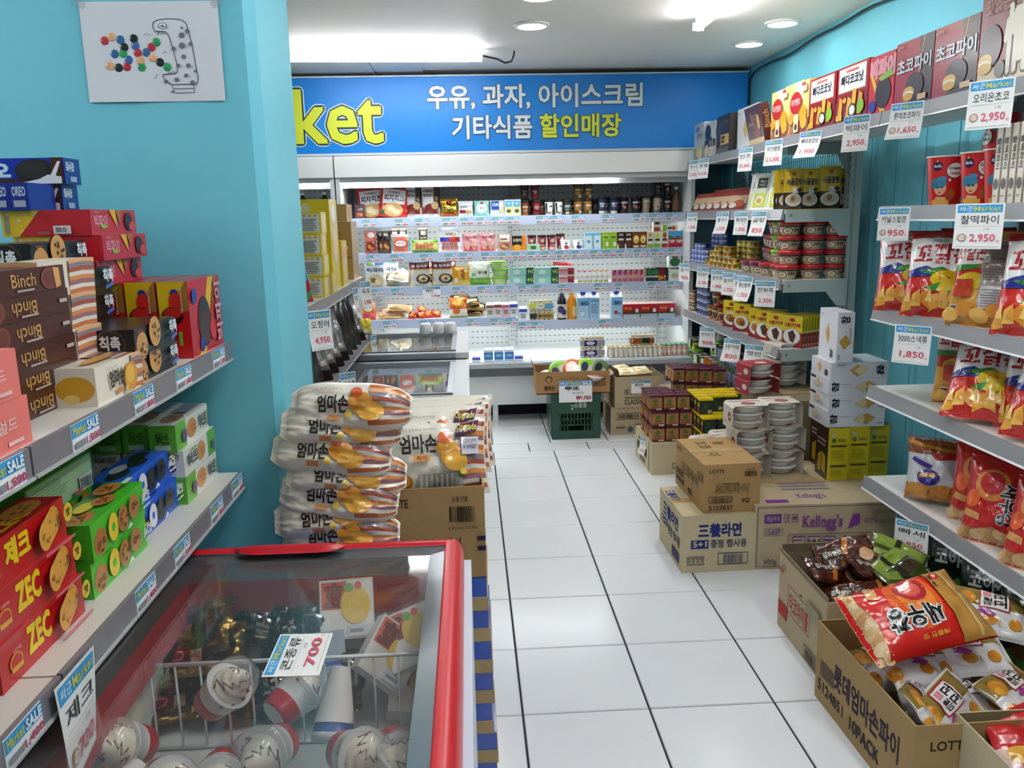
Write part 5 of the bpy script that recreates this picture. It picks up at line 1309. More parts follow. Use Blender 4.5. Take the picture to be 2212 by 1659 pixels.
for gx, gy, n, me_, da, s in groups:
    a = RT + da
    dx, dy = -math.sin(a), math.cos(a)
    for i in range(n):
        put('curry_box', me_, 'yellow and maroon curry box, ' + s + ' from the orange cups, ' + ORD[i] + ' from its front', 'food box', gx + dx * .0225 * i, gy + dy * .0225 * i, F4, a, 'curry boxes')
for i, (y, nm, pr, s) in enumerate(((5.33, '번데기', '900', 'in front of the sweetcorn cans'), (4.80, '3분카레', '800', 'over the middle of the lavender cans'), (4.42, '햇반', '3,400', 'over the larger dark can'))):
    rcard(nm, pr, y, F4 - .03 + .02 * (i > 1), 'price card on the fourth shelf rail ' + s, -.95, .12, .135, (.0, .03, .02)[i], side=.02)
# fifth shelf: cans
cg_ = can('corn_can', .043, .095, '#2f5a24', [R(0, 0, 1, .25, '#6ab82a'), R(.05, .2, .25, .9, '#e4e0cc'), P([(.40, .1), (.52, .3), (.46, .6), (.38, .4)], '#e6c42a'), T('스위트', .42, .55, .62, .78, '#e4d83a', .04), R(.75, .25, .92, .85, '#e6e2d0'), R(.30, .3, .36, .8, '#1a3a18')], n=20)
for i, (x, y, l) in enumerate(((1.67, 6.05, 0), (1.67, 6.05, 1), (1.67, 5.955, 0), (1.67, 5.955, 1), (1.67, 5.86, 0), (1.67, 5.765, 0), (1.77, 5.83, 0), (1.77, 5.83, 1), (1.77, 5.83, 2), (1.77, 5.73, 0), (1.77, 5.73, 1), (1.77, 5.73, 2), (1.77, 5.63, 0), (1.77, 5.63, 1))):
    put('corn_can', cg_, 'green and yellow sweetcorn can, ' + ('front' if x < 1.7 else 'rear') + ' row, ' + ORD[int(round((6.05 - y) / .095))] + ' place from the cooler, layer ' + ORD[l] + ' up', 'can', x, y, F5 + .0955 * l, -.9 + 1.3 * (i % 3), 'sweetcorn cans')
co_ = can('peach_can', .043, .115, '#c9782a', [R(.55, .15, .75, .75, '#23482c'), E(.3, .5, .1, .3, '#e09a3a'), R(.4, .05, .52, .16, '#d8d0e0'), LN(0, .2, 1, .9, 6, '#b86a22', .3)], n=20)
for i in range(3):
    put('peach_can', co_, 'orange peach can, ' + ORD[i] + ' from the sweetcorn', 'can', 1.67, 5.64 - .097 * i, F5, -.9 + .8 * i, 'orange peach cans')
lv_art = [R(0, 0, 1, 1, '#aeb0d8')]
for k in (.0, .25, .5, .75):
    lv_art += [T('런치', k + .09, .70, k + .17, .92, '#2a2a3a', .04), T('꽁치', k + .03, .48, k + .11, .68, '#2a2a3a', .04), P([(k, .34), (k + .13, .50), (k + .24, .38), (k + .12, .26)], '#3a4a5e'), P([(k + .02, .22), (k + .15, .36), (k + .25, .24), (k + .12, .12)], '#54687a'), P([(k, .0), (k + .25, .0), (k + .25, .14), (k + .12, .10), (k, .22)], '#5f8a34')]
lv = can('mackerel_can', .0365, .112, '#aeb0d8', lv_art, n=18, lid='#6a6c60')
for c_ in range(10):
    for l in range(2):
        put('mackerel_can', lv, 'lavender fish can, front row, ' + ORD[c_] + ' from the peach cans, ' + ('lower' if l == 0 else 'upper') + ' layer', 'can', 1.66, 5.33 - .0765 * c_, F5 + .1125 * l, -.9 + .1 * (c_ % 3), 'lavender fish cans')
    put('mackerel_can', lv, 'lavender fish can, rear row, ' + ORD[c_] + ' from the peach cans', 'can', 1.745, 5.33 - .0765 * c_, F5 + .1125, -.9, 'lavender fish cans')
    put('mackerel_can', lv, 'lavender fish can, rear row bottom, ' + ORD[c_] + ' from the peach cans', 'can', 1.745, 5.33 - .0765 * c_, F5, -.9, 'lavender fish cans')
bg_ = can('large_fish_can', .052, .20, '#6e6e86', [T('빵간고', .40, .70, .62, .86, '#22222e', .04), P([(.35, .5), (.55, .62), (.62, .45), (.45, .38)], '#3a3a4a')], n=22, lid='#4a4c48')
for i in range(2):
    put('large_fish_can', bg_, ('larger dark lavender fish can closing the front row', 'larger dark lavender fish can closing the rear row')[i], 'can', 1.675 + .11 * i, 4.50, F5, -.8, 'large fish cans')
rcard('햄통조림', '1,950', 4.66, F5 - .02, 'price card hanging from the lowest rail above the yellow lids', -.85, .10, .135, .03, x=RX - .005)
# ================================================================== floor displays on the right
KB = '#ad8c5e'; KG = '#b5a486'; KL = '#c2b493'
open_carton('noodle_carton', .315, .39, .255, KL, KL, {'front': [T('三養라면', .22, .62, .80, .85, '#2a3474', .04), R(.12, .42, .36, .57, '#2a3474'), T('5+1', .15, .45, .33, .55, '#c9bc9c', .03), T('증정 행사용', .39, .43, .88, .57, '#3c4262', .02), T('삼양맛장', .06, .18, .31, .30, '#4a4a52', .01), R(.06, .14, .31, .155, '#5a5a62'), FR(.49, .13, .90, .34, .008, '#3c4262', .014), BAR(.55, .14, .85, .33, '#3c4262', n=18)],
    'left': [T('三養라면', .18, .62, .82, .86, '#2a3474', .04), R(.12, .44, .38, .58, '#2a3474'), T('5+1', .15, .46, .34, .56, '#c9bc9c', .03), T('증정 행사용', .42, .38, .92, .56, '#3c4262', .02), R(.6, .10, .9, .28, '#4a4a6a')], 'top': [T('三養라면', .02, .50, .16, .86, '#2a3474', .04, -90)]}, 'cardboard noodle carton with dark blue lettering on the floor', (1.018, 3.45, 0), 0.015, closed=True)
open_carton('pie_carton', .245, .42, .212, KB, KB, {'front': [T('LOTTE', .10, .82, .36, .89, '#2c2016', .02), BAR(.70, .72, .94, .86, '#3a2c1e'), T('상품개별', .73, .87, .88, .91, '#3a2c1e', 0), T('초코파이', .20, .42, .78, .60, '#ad8c5e', .01, 0, '#3a2a1a', .03), FR(.08, .22, .50, .35, .012, '#3a2c1e', .012), BAR(.10, .23, .48, .34, '#3a2c1e', n=18), T('5107837', .08, .08, .50, .17, '#3a2c1e', .02), T('8갑', .66, .22, .80, .32, '#3a2c1e', .03), R(.3, .62, .6, .635, '#4a3a26')],
    'left': [T('LOTTE', .04, .82, .2, .90, '#2c2016', .02), T('초코파이', .22, .40, .80, .66, '#ad8c5e', .01, 0, '#3a2a1a', .03), R(.04, .30, .3, .42, '#6a4e30'), R(.04, .16, .34, .24, '#5a4228'), T('8갑', .5, .12, .62, .24, '#3a2c1e', .03), R(.82, .62, .98, .78, '#7a5c38')], 'top': [T('초코파이', .25, .30, .48, .86, '#4a3620', .01, -90), BAR(.56, .70, .80, .82, '#6a4c2c')]}, 'brown chocolate pie carton stacked on the noodle carton', (1.072, 3.49, .256), 0.03, closed=True)
open_carton('cereal_carton', .60, .62, .288, KG, KG, {'front': [FR(.02, .04, .985, .97, .006, '#6a5a66', .01), R(.07, .72, .19, .86, '#6a3a86'), T('취급주의', .085, .75, .175, .83, '#b5a486', .02), FR(.205, .73, .245, .86, .004, '#6a3a86', .008), FR(.26, .73, .305, .86, .004, '#6a3a86', .008), E(.283, .80, .015, .025, '#6a3a86', 8), R(.222, .76, .228, .84, '#6a3a86'), FR(.065, .53, .20, .66, .003, '#6a5a76', .006), T('1560P', .08, .55, .185, .645, '#6a4a86', .01), T("Kellogg's", .34, .60, .62, .84, '#7a3a8e', .02), P([(.66, .62), (.74, .70), (.74, .84), (.69, .84)], '#7a3a8e'), T('강한딧', .77, .70, .87, .78, '#6a5a66', .01), FR(.235, .20, .835, .56, .004, '#5a4a56', .008), T('콘푸로스트', .265, .24, .80, .50, '#b5a486', .02, 0, '#6a3a86', .05), R(.28, .24, .78, .28, '#6a3a86'), P([(.82, .85), (.985, .85), (.985, .48)], '#a3937a'), T('프로모션', .88, .70, .975, .76, '#5a4a50', 0), T('600g', .07, .08, .16, .18, '#5a4a56', .01), BAR(.84, .08, .975, .22, '#2a2228')],
    'top': [T("Kellogg's", .36, .10, .56, .22, '#7a3a8e', .02), R(.1, .04, .26, .10, '#7a3a8e'), LN(.3, .3, .7, .5, 3, '#8a7a8a')]}, 'wide cardboard cereal carton with purple lettering on the floor', (1.482, 3.56, 0), -.03, closed=True)
# yellow candle-yellow biscuit boxes standing on the cereal carton
ycb = carton('yellow_stick_box', .095, .14, .245, '#c9b81c', {'front': [R(0, 0, 1, 1, '#cdbb1e'), E(.26, .86, .11, .045, '#b9bcae', 12), E(.26, .76, .11, .045, '#4f7a3a', 12), LN(.44, .74, .9, .80, 2, '#6f6a26'), R(.12, .64, .88, .675, '#4a431f'), LN(.14, .38, .82, .60, 6, '#a69a22', .3), R(.12, .26, .88, .295, '#4a431f'), LN(.14, .08, .8, .22, 4, '#a69a22', .3)], 'left': [R(0, 0, 1, 1, '#3a2a22'), LN(.1, .62, .9, .78, 2, '#c89aa0'), P([(.2, .1), (.5, .1), (.5, .5), (.2, .4)], '#c8a21f'), P([(.55, .15), (.9, .1), (.85, .45), (.55, .5)], '#d8b22a')], 'top': [R(0, 0, 1, 1, '#5a4a34'), R(.3, .2, .9, .8, '#b08a8a')]})
for i, (x, y) in enumerate(((1.655, 3.62), (1.757, 3.635), (1.862, 3.66))):
    put('stick_biscuit_box', ycb, 'tall yellow biscuit box standing on the cereal carton, ' + ORD[i] + ' from the rice bowls', 'biscuit box', x, y, .2885, -.03, 'tall yellow biscuit boxes')
for i in range(2):
    put('stick_biscuit_box', ycb, 'tall yellow biscuit box in the rear row, ' + ('nearer the rice bowls', 'nearer the wall')[i], 'biscuit box', 1.70 + .12 * i, 3.79, .2885, 0, 'tall yellow biscuit boxes')
# white cracker boxes on top of them
wf = [R(0, 0, 1, 1, '#dfe0e6'), T('참', .05, .2, .17, .8, '#1f1f22', .04, 90), R(.19, .62, .4, .68, '#b9bac2'), P([(.52, .5), (.68, .86), (.84, .55), (.68, .12)], '#c79e4e'), P([(.44, .45), (.60, .82), (.66, .5), (.6, .12)], '#e0cfa4'), R(.86, .18, .97, .26, '#9a9aa2')]
wcb = carton('white_cracker_carton', .262, .22, .074, '#dcdde4', {'front': wf, 'left': [R(.02, .7, .3, .85, '#26262a'), LN(.2, .2, .7, .6, 3, '#b4b5bd'), P([(.3, .6), (.45, .8), (.5, .4), (.36, .2)], '#e0c088')]})
wcb2 = carton('white_cracker_carton_turned', .262, .22, .074, '#dcdde4', {'front': [P([(.32, .5), (.46, .88), (.6, .55), (.46, .1)], '#c79e4e'), P([(.40, .5), (.56, .86), (.66, .5), (.54, .14)], '#e0cfa4'), T('참', .80, .2, .92, .8, '#1f1f22', .04, -90), R(.1, .8, .25, .86, '#9a9aa2')], 'left': [P([(.3, .6), (.45, .85), (.55, .4), (.4, .15)], '#d8a85a'), T('참', .7, .1, .84, .5, '#1f1f22', .04, 90)], 'top': [R(.4, .02, .6, .1, '#c8c8d0')]})
for i in range(4):
    put('cracker_box', wcb2 if i == 3 else wcb, 'white square cracker box lying flat, ' + ORD[i] + ' up from the yellow boxes', 'biscuit box', 1.735 + .003 * (i % 2), 3.675, .5340 + .0745 * i, -.03 + .015 * (i % 2), 'white square cracker boxes')
wcu = carton('white_cracker_carton_upright', .074, .22, .225, '#e4e5ec', {'front': [T('참', .2, .78, .72, .92, '#1f1f22', .04, 90), P([(.1, .42), (.5, .56), (.86, .40), (.44, .26)], '#c7a04e'), R(.74, .4, .84, .7, '#b0b0ba'), R(.1, .06, .2, .16, '#9a9aa2')], 'left': [P([(.35, .55), (.5, .75), (.62, .5), (.5, .3)], '#d8a24a'), T('참', .66, .06, .8, .24, '#1f1f22', .04, 90), R(.1, .88, .25, .91, '#b0b0ba')]})
put('cracker_box', wcu, 'white square cracker box standing upright on top of the flat ones', 'biscuit box', 1.664, 3.665, .8326, -.06, 'white square cracker boxes')
# microwave rice bowls in card sleeves
def bowl_mesh():
    b = MB(); w = M('#e6e4de', 'plas')
    b.lathe([(.044, 0, w), (.056, .008, w), (.066, .026, w), (.070, .031, w), (.076, .032, w), (.077, .035, w), (.070, .0365, w), (.001, .0365, w)], w, 28, cap=False)
    return b.mesh('bowl')
BOWL = bowl_mesh()
def sleeve(c, logo, h):
    b = MB(); m = M(c, 'pap'); w, d = .148, .142
    pr = [(-w / 2 - .012, 0), (-w / 2 - .012, h * .92), (-w / 2 + .0, h + .002), (w / 2, h + .002), (w / 2 + .012, h * .92), (w / 2 + .012, 0)]
    pts = []
    for i, p in enumerate(pr): pts.append(p)
    for i in range(len(pts) - 1):
        (xa, za), (xc, zc) = pts[i], pts[i + 1]
        b.face([(xa, -d / 2, za), (xa, d / 2, za), (xc, d / 2, zc), (xc, -d / 2, zc)], m)
    b.art(plane((-w / 2, -d / 2, h + .002), (w, 0, 0), (0, d, 0)), [E(.52, .40, .22, .20, logo, 16), R(.40, .38, .64, .42, '#e8e0d4'), R(0, .72, 1, .76, logo)], 'pap')
    b.art(plane((-w / 2 - .012, d / 2, 0), (0, -d, 0), (0, 0, h * .92)), [E(.68, .55, .16, .22, logo, 16), R(.60, .52, .76, .58, '#e8e0d4'), R(.1, .2, .4, .3, '#b9b0a4')], 'pap')
    return b.mesh('sleeve')
def rice_pack(label, loc, rz, c='#d9d2c4', logo='#a03a3e', n=3, group='rice bowl packs'):
    t = thing('rice_bowl_pack', label, 'food pack', loc, (0, 0, rz), group)
    for i in range(n):
        obj('bowl', BOWL, t, (0, -.0, .0375 * i))
    obj('sleeve', SLV[(c, logo, n)], t)
    return t
SLV = {k: sleeve(k[0], k[1], .0375 * k[2]) for k in (('#d9d2c4', '#a03a3e', 3), ('#a02530', '#d8c8c0', 2), ('#d9d2c4', '#a02530', 2))}
for c_, (x, y) in enumerate(((1.275, 3.675), (1.445, 3.715))):
    for i in range(3):
        rice_pack('cream sleeved pack of white rice bowls, ' + ('column nearer the pie carton', 'column nearer the yellow boxes')[c_] + ', ' + ('bottom', 'middle', 'top')[i], (x + .006 * (i % 2) - .012 * (i == 2), y + .0 * i, .2886 + .1165 * i), .10 - .05 * i)
for c_, (x, y) in enumerate(((1.175, 3.93), (1.30, 4.02))):
    for i in range(1):
        rice_pack('cream sleeved rice pack in the rear beside the yellow lids, ' + ('nearer the aisle', 'nearer the wall')[c_] + ', ' + ('lower', 'upper')[i], (x, y, .2886 + .1165 * i - .0), .15)
hb = MB()
for i, (x, y, z) in enumerate(((1.47, 4.13, .585), (1.475, 4.13, .665))):
    rice_pack('red sleeved rice pack in the front pile, ' + ('lower', 'upper')[i], (x, y, z), .2, '#a02530', '#d8c8c0', 2, 'red rice bowl packs')
for i, (x, y, z) in enumerate(((1.70, 4.40, .585), (1.70, 4.40, .662), (1.70, 4.40, .739))):
    rice_pack('red sleeved rice pack in the rear pile, ' + ORD[i] + ' up', (x - .02, y - .1, z - .0), .3, '#d9d2c4', '#a02530', 2, 'red rice bowl packs')
open_carton('plain_carton', .36, .36, .288, KG, KG, {}, 'plain carton hidden behind the rice bowls', (1.28, 4.08, 0), 0, closed=True)
open_carton('plain_carton', .42, .40, .58, '#8a7a60', KG, {}, 'plain carton hidden under the red rice packs', (1.66, 4.11, 0), 0, closed=True)
# luncheon meat tins
def tin(name, body, lid, art_f, art_l, art_r):
    me = carton(name, .072, .054, .078, body, {'front': art_f, 'left': art_l, 'right': art_r}, fin='glo')
    b = MB(); lm = M(lid, 'plas')
    w, d = .039, .030
    b.box(-w, -d, .078, w, d, .088, lm); b.box(-w + .006, -d + .005, .088, w - .006, d - .005, .091, lm)
    return me, b.mesh(name + '_lid')
t_p, l_p = tin('luncheon_meat_tin', '#a87c50', '#5a1e38', [R(0, 0, 1, .16, '#5a2a20'), E(.45, .72, .2, .16, '#4a7a2a', 12), R(.2, .36, .7, .5, '#8a5a34'), R(.5, .06, .95, .16, '#d8d4cc'), R(.1, .2, .9, .3, '#8f6238')], [R(0, 0, 1, .12, '#5a2a20'), E(.62, .3, .3, .2, '#d86a4a', 10), E(.45, .22, .2, .14, '#e08a66', 8), R(.1, .66, .7, .76, '#4a2a1e'), R(.1, .8, .5, .86, '#6a4a34')], [R(0, 0, 1, .14, '#5a2a20')])
t_y, l_y = tin('spiced_ham_tin', '#23352c', '#e6c812', [R(.04, .0, .96, 1, '#2e4434'), R(.3, .4, .5, .8, '#3f5a44'), R(.62, .05, .95, .3, '#b9bcb0'), R(.02, 0, .06, 1, '#1a2a6a'), R(.94, 0, .98, 1, '#1a2a6a')], [R(.0, 0, 1, 1, '#1e2a22'), T('스팸', .1, .5, .8, .82, '#d8cf2a', .05), E(.6, .22, .3, .2, '#9a4a34', 10)], [R(0, 0, 1, 1, '#1e2a22')])
def put_tin(kind, x, y, z, label, rz=0):
    me, lm = (t_p, l_p) if kind == 'p' else (t_y, l_y)
    o = put('luncheon_meat_tin' if kind == 'p' else 'spiced_ham_tin', me, label, 'can', x, y, z, rz, 'plum lidded meat tins' if kind == 'p' else 'yellow lidded meat tins')
    obj('lid', lm, o)
sb = open_carton('tin_carton', .27, .44, .19, KL, KL, {'left': [R(.12, .35, .7, .62, '#4a4640'), R(.80, .05, .84, .95, '#5a7a4a'), R(.2, .7, .5, .8, '#6a645a'), R(.3, .1, .6, .2, '#7a7264')], 'front': [FR(.45, .18, .92, .36, .012, '#4a4438', .02), BAR(.47, .19, .9, .35, '#4a4438', n=12)]}, 'low cardboard carton under the plum lidded tins', (1.165, 4.83, 0), .02, closed=True)
hang('런천미트', '1,350', 1.024, 4.80, .175, LF * -1 - .0 + .35, 'small price card stuck to the low tin carton', .07, .10, .02)
for l in range(3):
    for r_ in range(5 if l < 2 else 4):
        for c_ in range(3):
            if l == 2 and r_ == 3 and c_ == 2: continue
            if r_ > 0 and c_ > 0 and l < 1 and r_ < 4: continue
            put_tin('p', 1.078 + c_ * .081 + .004 * (r_ % 2) - .012 * (l == 2), 4.665 + r_ * .068 + .02 * (l == 2), .1915 + l * .0915, 'plum lidded meat tin, front block, layer ' + ORD[l] + ' up, row ' + ORD[r_] + ', place ' + ORD[c_])
open_carton('plain_carton', .30, .40, .36, KG, KG, {}, 'plain carton hidden under the rear plum lidded tins', (1.42, 5.27, 0), 0, closed=True)
for c_ in range(4):
    for r_ in range(3):
        for l in range(2):
            if l == 0 and r_ > 0: continue
            put_tin('p', 1.305 + c_ * .079, 5.11 + r_ * .075 - .03 * c_, .3615 + l * .0915, 'plum lidded meat tin, rear block, layer ' + ORD[l] + ' up, row ' + ORD[r_] + ', place ' + ORD[c_], .05)
red_c = can('red_sauce_can', .035, .09, '#c02a1f', [R(0, .6, 1, .9, '#d8a82a')], n=16)
put('sauce_can', red_c, 'red and yellow can behind the rear meat tins', 'can', 1.40, 5.42, .361, 0, None)
open_carton('plain_carton', .34, .44, .20, KG, KG, {}, 'plain carton hidden under the yellow lidded tins', (1.44, 4.62, 0), 0, closed=True)
for l in range(3):
    for r_ in range(5):
        for c_ in range(4):
            if l == 2 and (r_ == 0 or (r_ == 1 and c_ > 0) or (r_ == 2 and c_ == 3)): continue
            if l < 2 and r_ > 1 and c_ > 0: continue
            put_tin('y', 1.315 + c_ * .082, 4.45 + r_ * .073, .2015 + l * .0915, 'yellow lidded meat tin, layer ' + ORD[l] + ' up, row ' + ORD[r_] + ' back, place ' + ORD[c_], .02)
# fruit jelly box on the green crate, cheese cartons
cr = thing('plastic_crate', 'dark green plastic crate on the floor before the cooler', 'crate', (.70, 5.63, 0))
g_ = M('#1f4a38', 'plas'); gw, gd, gh = .33, .33, .315
b = MB(); b.box(-gw / 2, -gd / 2, 0, gw / 2, gd / 2, .02, g_); obj('base', b, cr)
b = MB()
def bar2(x0, z0, x1, z1): b.box(x0, -gd / 2 - .004, z0, x1, -gd / 2 + .010, z1, g_)
bar2(-gw / 2, 0, gw / 2, .06); bar2(-gw / 2, .18, gw / 2, gh - .02); b.box(-gw / 2 - .008, -gd / 2 - .010, gh - .02, gw / 2 + .008, -gd / 2 + .012, gh, g_)
for i in range(10):
    x = -.105 + i * .0232; bar2(x - .004, .10 if 2 < i < 7 else .06, x + .004, .18)
bar2(-.11, .135, .11, .145); bar2(-.11, .095, .11, .103); bar2(-gw / 2, .06, -.112, .18); bar2(.112, .06, gw / 2, .18)
for s in (-.12, .12): b.tube([(s, -gd / 2 - .006, .172), (s, -gd / 2 + .0, .172)], .012, M('#0f2a20', 'plas'), 10)
b.art(plane((-gw / 2, -gd / 2 - .004, 0), (gw, 0, 0), (0, 0, gh)), [T('풀를무', .46, .70, .72, .82, '#b9c8bc', .02, 180), E(.42, .68, .02, .03, '#b9c8bc', 8), R(.39, .74, .45, .76, '#b9c8bc')])
obj('front_panel', b, cr)
for s in (-1, 1):
    b = MB(); b.box(s * gw / 2 - .006, -gd / 2 + .010, .02, s * gw / 2 + .006, gd / 2 - .01, gh, g_); obj('side_panel', b, cr)
b = MB(); b.box(-gw / 2, gd / 2 - .012, .02, gw / 2, gd / 2, gh, g_); obj('back_panel', b, cr)
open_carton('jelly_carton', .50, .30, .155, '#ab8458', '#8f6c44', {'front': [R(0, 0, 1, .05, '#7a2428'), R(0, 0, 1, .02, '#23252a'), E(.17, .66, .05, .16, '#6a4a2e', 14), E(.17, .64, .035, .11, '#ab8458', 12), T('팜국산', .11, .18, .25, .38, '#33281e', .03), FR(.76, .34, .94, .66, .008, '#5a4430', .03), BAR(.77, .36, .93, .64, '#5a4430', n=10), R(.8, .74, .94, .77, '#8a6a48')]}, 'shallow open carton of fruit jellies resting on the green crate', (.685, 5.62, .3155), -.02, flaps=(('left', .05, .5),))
jel = {}
for nm_, c1, c2 in (('grape', '#8ed04a', '#5a3a7a'), ('orange', '#e8742a', '#e8b8a0'), ('lime', '#a0d838', '#3a3a70'), ('pink', '#e8c0bc', '#c98a90'), ('dark', '#7a9a6a', '#2a3040')):
    b = MB(); m1 = M('#e4ece4', 'film')
    b.lathe([(.03, 0, m1), (.055, .012, m1), (.066, .04, m1), (.072, .044, M(c1, 'film')), (.072, .048, M(c1, 'film')), (.05, .052, M(c1, 'film')), (.001, .053)], m1, 20, cap=False)
    b.art(lambda u, v, d: Vector(((u - .5) * .12, (v - .5) * .12, .0535 + d)), [E(.4, .5, .36, .42, c1), E(.3, .45, .2, .3, c2), R(.55, .3, .9, .7, '#e6e8e2')], 'film')
    jel[nm_] = b.mesh('jelly_cup_' + nm_)
for i, (k, x, y, z, rx, ry, s) in enumerate((('grape', .60, 5.56, .42, 1.0, -.4, 'green fruit jelly cup leaning over the carton edge'), ('orange', .685, 5.545, .43, 1.05, .1, 'orange fruit jelly cup facing out of the carton'), ('lime', .775, 5.56, .43, .95, .5, 'lime green fruit jelly cup with white label in the carton'), ('dark', .86, 5.58, .42, 1.0, .9, 'dark fruit jelly cup standing on edge in the carton'), ('pink', .53, 5.56, .365, .3, 0, 'pale pink fruit jelly cup low in the carton by the green one'), ('pink', .83, 5.52, .37, .3, .1, 'pale pink fruit jelly cup by the barcode'), ('pink', .90, 5.60, .37, .2, .2, 'pale pink fruit jelly cup at the carton corner'))):
    put('jelly_cup', jel[k], s, 'jelly cup', x, y, z + .03, 0, 'fruit jelly cups', rx=rx, ry=ry)
def sale_card(nm, pr, w, h, sale, label, loc, rz, rx=0):
    b = MB(); b.box(-w / 2, -.001, -h, w / 2, 0, 0, M('#f2f3f4', 'pap'))
    a = [R(.01, .78, .99, .99, '#3f8fd0'), T('싸군', .03, .81, .30, .96, '#e8f2f8', .02), T('Market', .32, .81, .68, .96, '#d6d24a', .03)] + ([T('SALE', .71, .81, .97, .96, '#eef6fa', .04)] if sale else []) + [T(nm, .18, .56, .62, .74, '#2c2c30', .03), LN(.4, .42, .82, .5, 1, '#a9abb0'), T(pr, .52, .10, .96, .30, '#b8304a', .03)]
    b.art(plane((-w / 2, -.001, -h), (w, 0, 0), (0, 0, h)), a)
    put('price_card', b.mesh('sale_card'), label, 'price card', loc[0], loc[1], loc[2], rz, 'hanging price cards', rx=rx)
sale_card('뿌또', '₩1,950', .225, .148, True, 'large price card with a blue header on the jelly carton', (.695, 5.448, .41), 0.0)
open_carton('cheese_carton', .34, .34, .195, KG, '#8f8064', {'front': [FR(.1, .55, .62, .8, .006, '#3a3428', .02), BAR(.12, .57, .6, .78, '#3a3428', n=14), R(.1, .25, .3, .3, '#6a604e'), E(.4, .2, .06, .1, '#4a5a7a', 10), R(.5, .3, .62, .4, '#6a604e')]}, 'closed cheese carton on the floor beside the green crate', (1.12, 5.70, 0), 0.0, closed=True)
open_carton('cheese_carton', .34, .36, .215, KG, '#8f8064', {'front': [T('체다', .20, .40, .36, .60, '#4a4034', .02), T('CLASSIC', .20, .10, .58, .26, '#4a4034', .02), R(.2, .30, .55, .34, '#6a604e')]}, 'open cheese carton stacked on the closed one', (1.14, 5.70, .196), 0.02)
chs = bag('cheese_slice_pack', .13, .12, .02, '#e0cc94', [R(.1, .2, .9, .8, '#e8d8a8'), R(.2, .4, .5, .6, '#c9a84a')], seed=41, crease=.4)
for i, (x, y) in enumerate(((1.09, 5.62), (1.215, 5.66), (1.12, 5.76))):
    put('cheese_pack', chs, 'yellow cheese slice pack in the open carton, ' + ('nearest the crate', 'nearest the meat tins', 'at the back')[i], 'food pack', x, y, .405, .3 * i, 'cheese slice packs', rx=-1.3)
sale_card('체다치즈', '2,000', .135, .09, False, 'price card on the open cheese carton', (1.155, 5.515, .385), .02)

# ------------------------------------------------------------------ cartons of snacks near the viewer
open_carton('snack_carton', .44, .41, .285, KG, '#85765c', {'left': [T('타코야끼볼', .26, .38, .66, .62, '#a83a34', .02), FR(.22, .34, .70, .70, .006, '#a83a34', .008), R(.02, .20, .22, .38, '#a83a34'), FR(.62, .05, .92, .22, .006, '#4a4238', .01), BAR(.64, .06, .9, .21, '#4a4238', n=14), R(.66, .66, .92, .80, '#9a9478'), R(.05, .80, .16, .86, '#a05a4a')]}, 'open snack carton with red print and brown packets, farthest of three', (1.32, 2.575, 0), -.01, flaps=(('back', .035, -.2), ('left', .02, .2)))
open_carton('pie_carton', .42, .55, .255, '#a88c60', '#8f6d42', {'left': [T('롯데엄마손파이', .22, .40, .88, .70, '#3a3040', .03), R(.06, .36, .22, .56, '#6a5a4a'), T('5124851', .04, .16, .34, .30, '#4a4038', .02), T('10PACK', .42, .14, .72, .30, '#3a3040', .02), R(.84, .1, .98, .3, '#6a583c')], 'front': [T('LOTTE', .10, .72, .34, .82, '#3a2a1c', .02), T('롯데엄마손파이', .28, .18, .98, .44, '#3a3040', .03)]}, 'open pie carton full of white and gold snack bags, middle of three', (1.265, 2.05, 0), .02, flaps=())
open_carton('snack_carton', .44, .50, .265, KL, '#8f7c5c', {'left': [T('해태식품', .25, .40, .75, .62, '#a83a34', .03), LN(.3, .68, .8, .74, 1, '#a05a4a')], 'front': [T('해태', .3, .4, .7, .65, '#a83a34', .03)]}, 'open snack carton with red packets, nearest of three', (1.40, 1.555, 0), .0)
# brown packets
gang_art = [R(0, .06, 1, .94, '#4c1f12'), P([(.34, .06), (.44, .06), (.62, .94), (.52, .94)], '#b8722c'), R(.08, .36, .44, .62, '#1e1310'), T('감자탕면', .10, .40, .42, .58, '#e8dccc', .04), E(.82, .3, .12, .2, '#c9a070'), R(.60, .5, .95, .56, '#7a3a1c')]
gang = bag('brown_snack_packet', .20, .125, .05, '#4c1f12', gang_art, seed=51, pinch=-.02, ends=True)
for i, (x, y, z, rx, ry, rz) in enumerate(((1.245, 2.61, .225, -1.15, .3, .25), (1.305, 2.645, .27, -1.0, -.25, -.15), (1.37, 2.57, .25, -1.2, .4, .4), (1.25, 2.47, .205, -1.25, -.2, -.4), (1.345, 2.44, .215, -1.2, .1, .15), (1.235, 2.52, .17, -1.3, .1, .5), (1.40, 2.48, .185, -1.3, -.2, -.3))):
    put('snack_packet', gang, 'brown snack packet in the farthest carton, ' + ('close to its aisle side', 'highest of the pile', 'leaning towards the green packets', 'at its front edge', 'beside the big red bag', 'in the aisle corner', 'deep under the green packets')[i], 'snack bag', x, y, z, rz, 'brown snack packets', rx=rx, ry=ry)
grn = bag('green_snack_packet', .20, .14, .045, '#46551f', [R(.05, .55, .95, .92, '#7d9438'), E(.6, .35, .25, .2, '#3a3020'), R(.1, .2, .4, .4, '#8a9a4a'), R(.4, .05, .5, .95, '#2a3018')], seed=53)
for i, (x, y, z, rx, ry, rz) in enumerate(((1.43, 2.62, .27, -1.1, .3, -.6), (1.47, 2.54, .26, -1.2, -.3, .5), (1.45, 2.45, .24, -1.3, .2, .2))):
    put('snack_packet', grn, 'olive green snack packet in the farthest carton, ' + ('rear one', 'middle one', 'front one')[i], 'snack bag', x, y, z, rz, 'green snack packets', rx=rx, ry=ry)
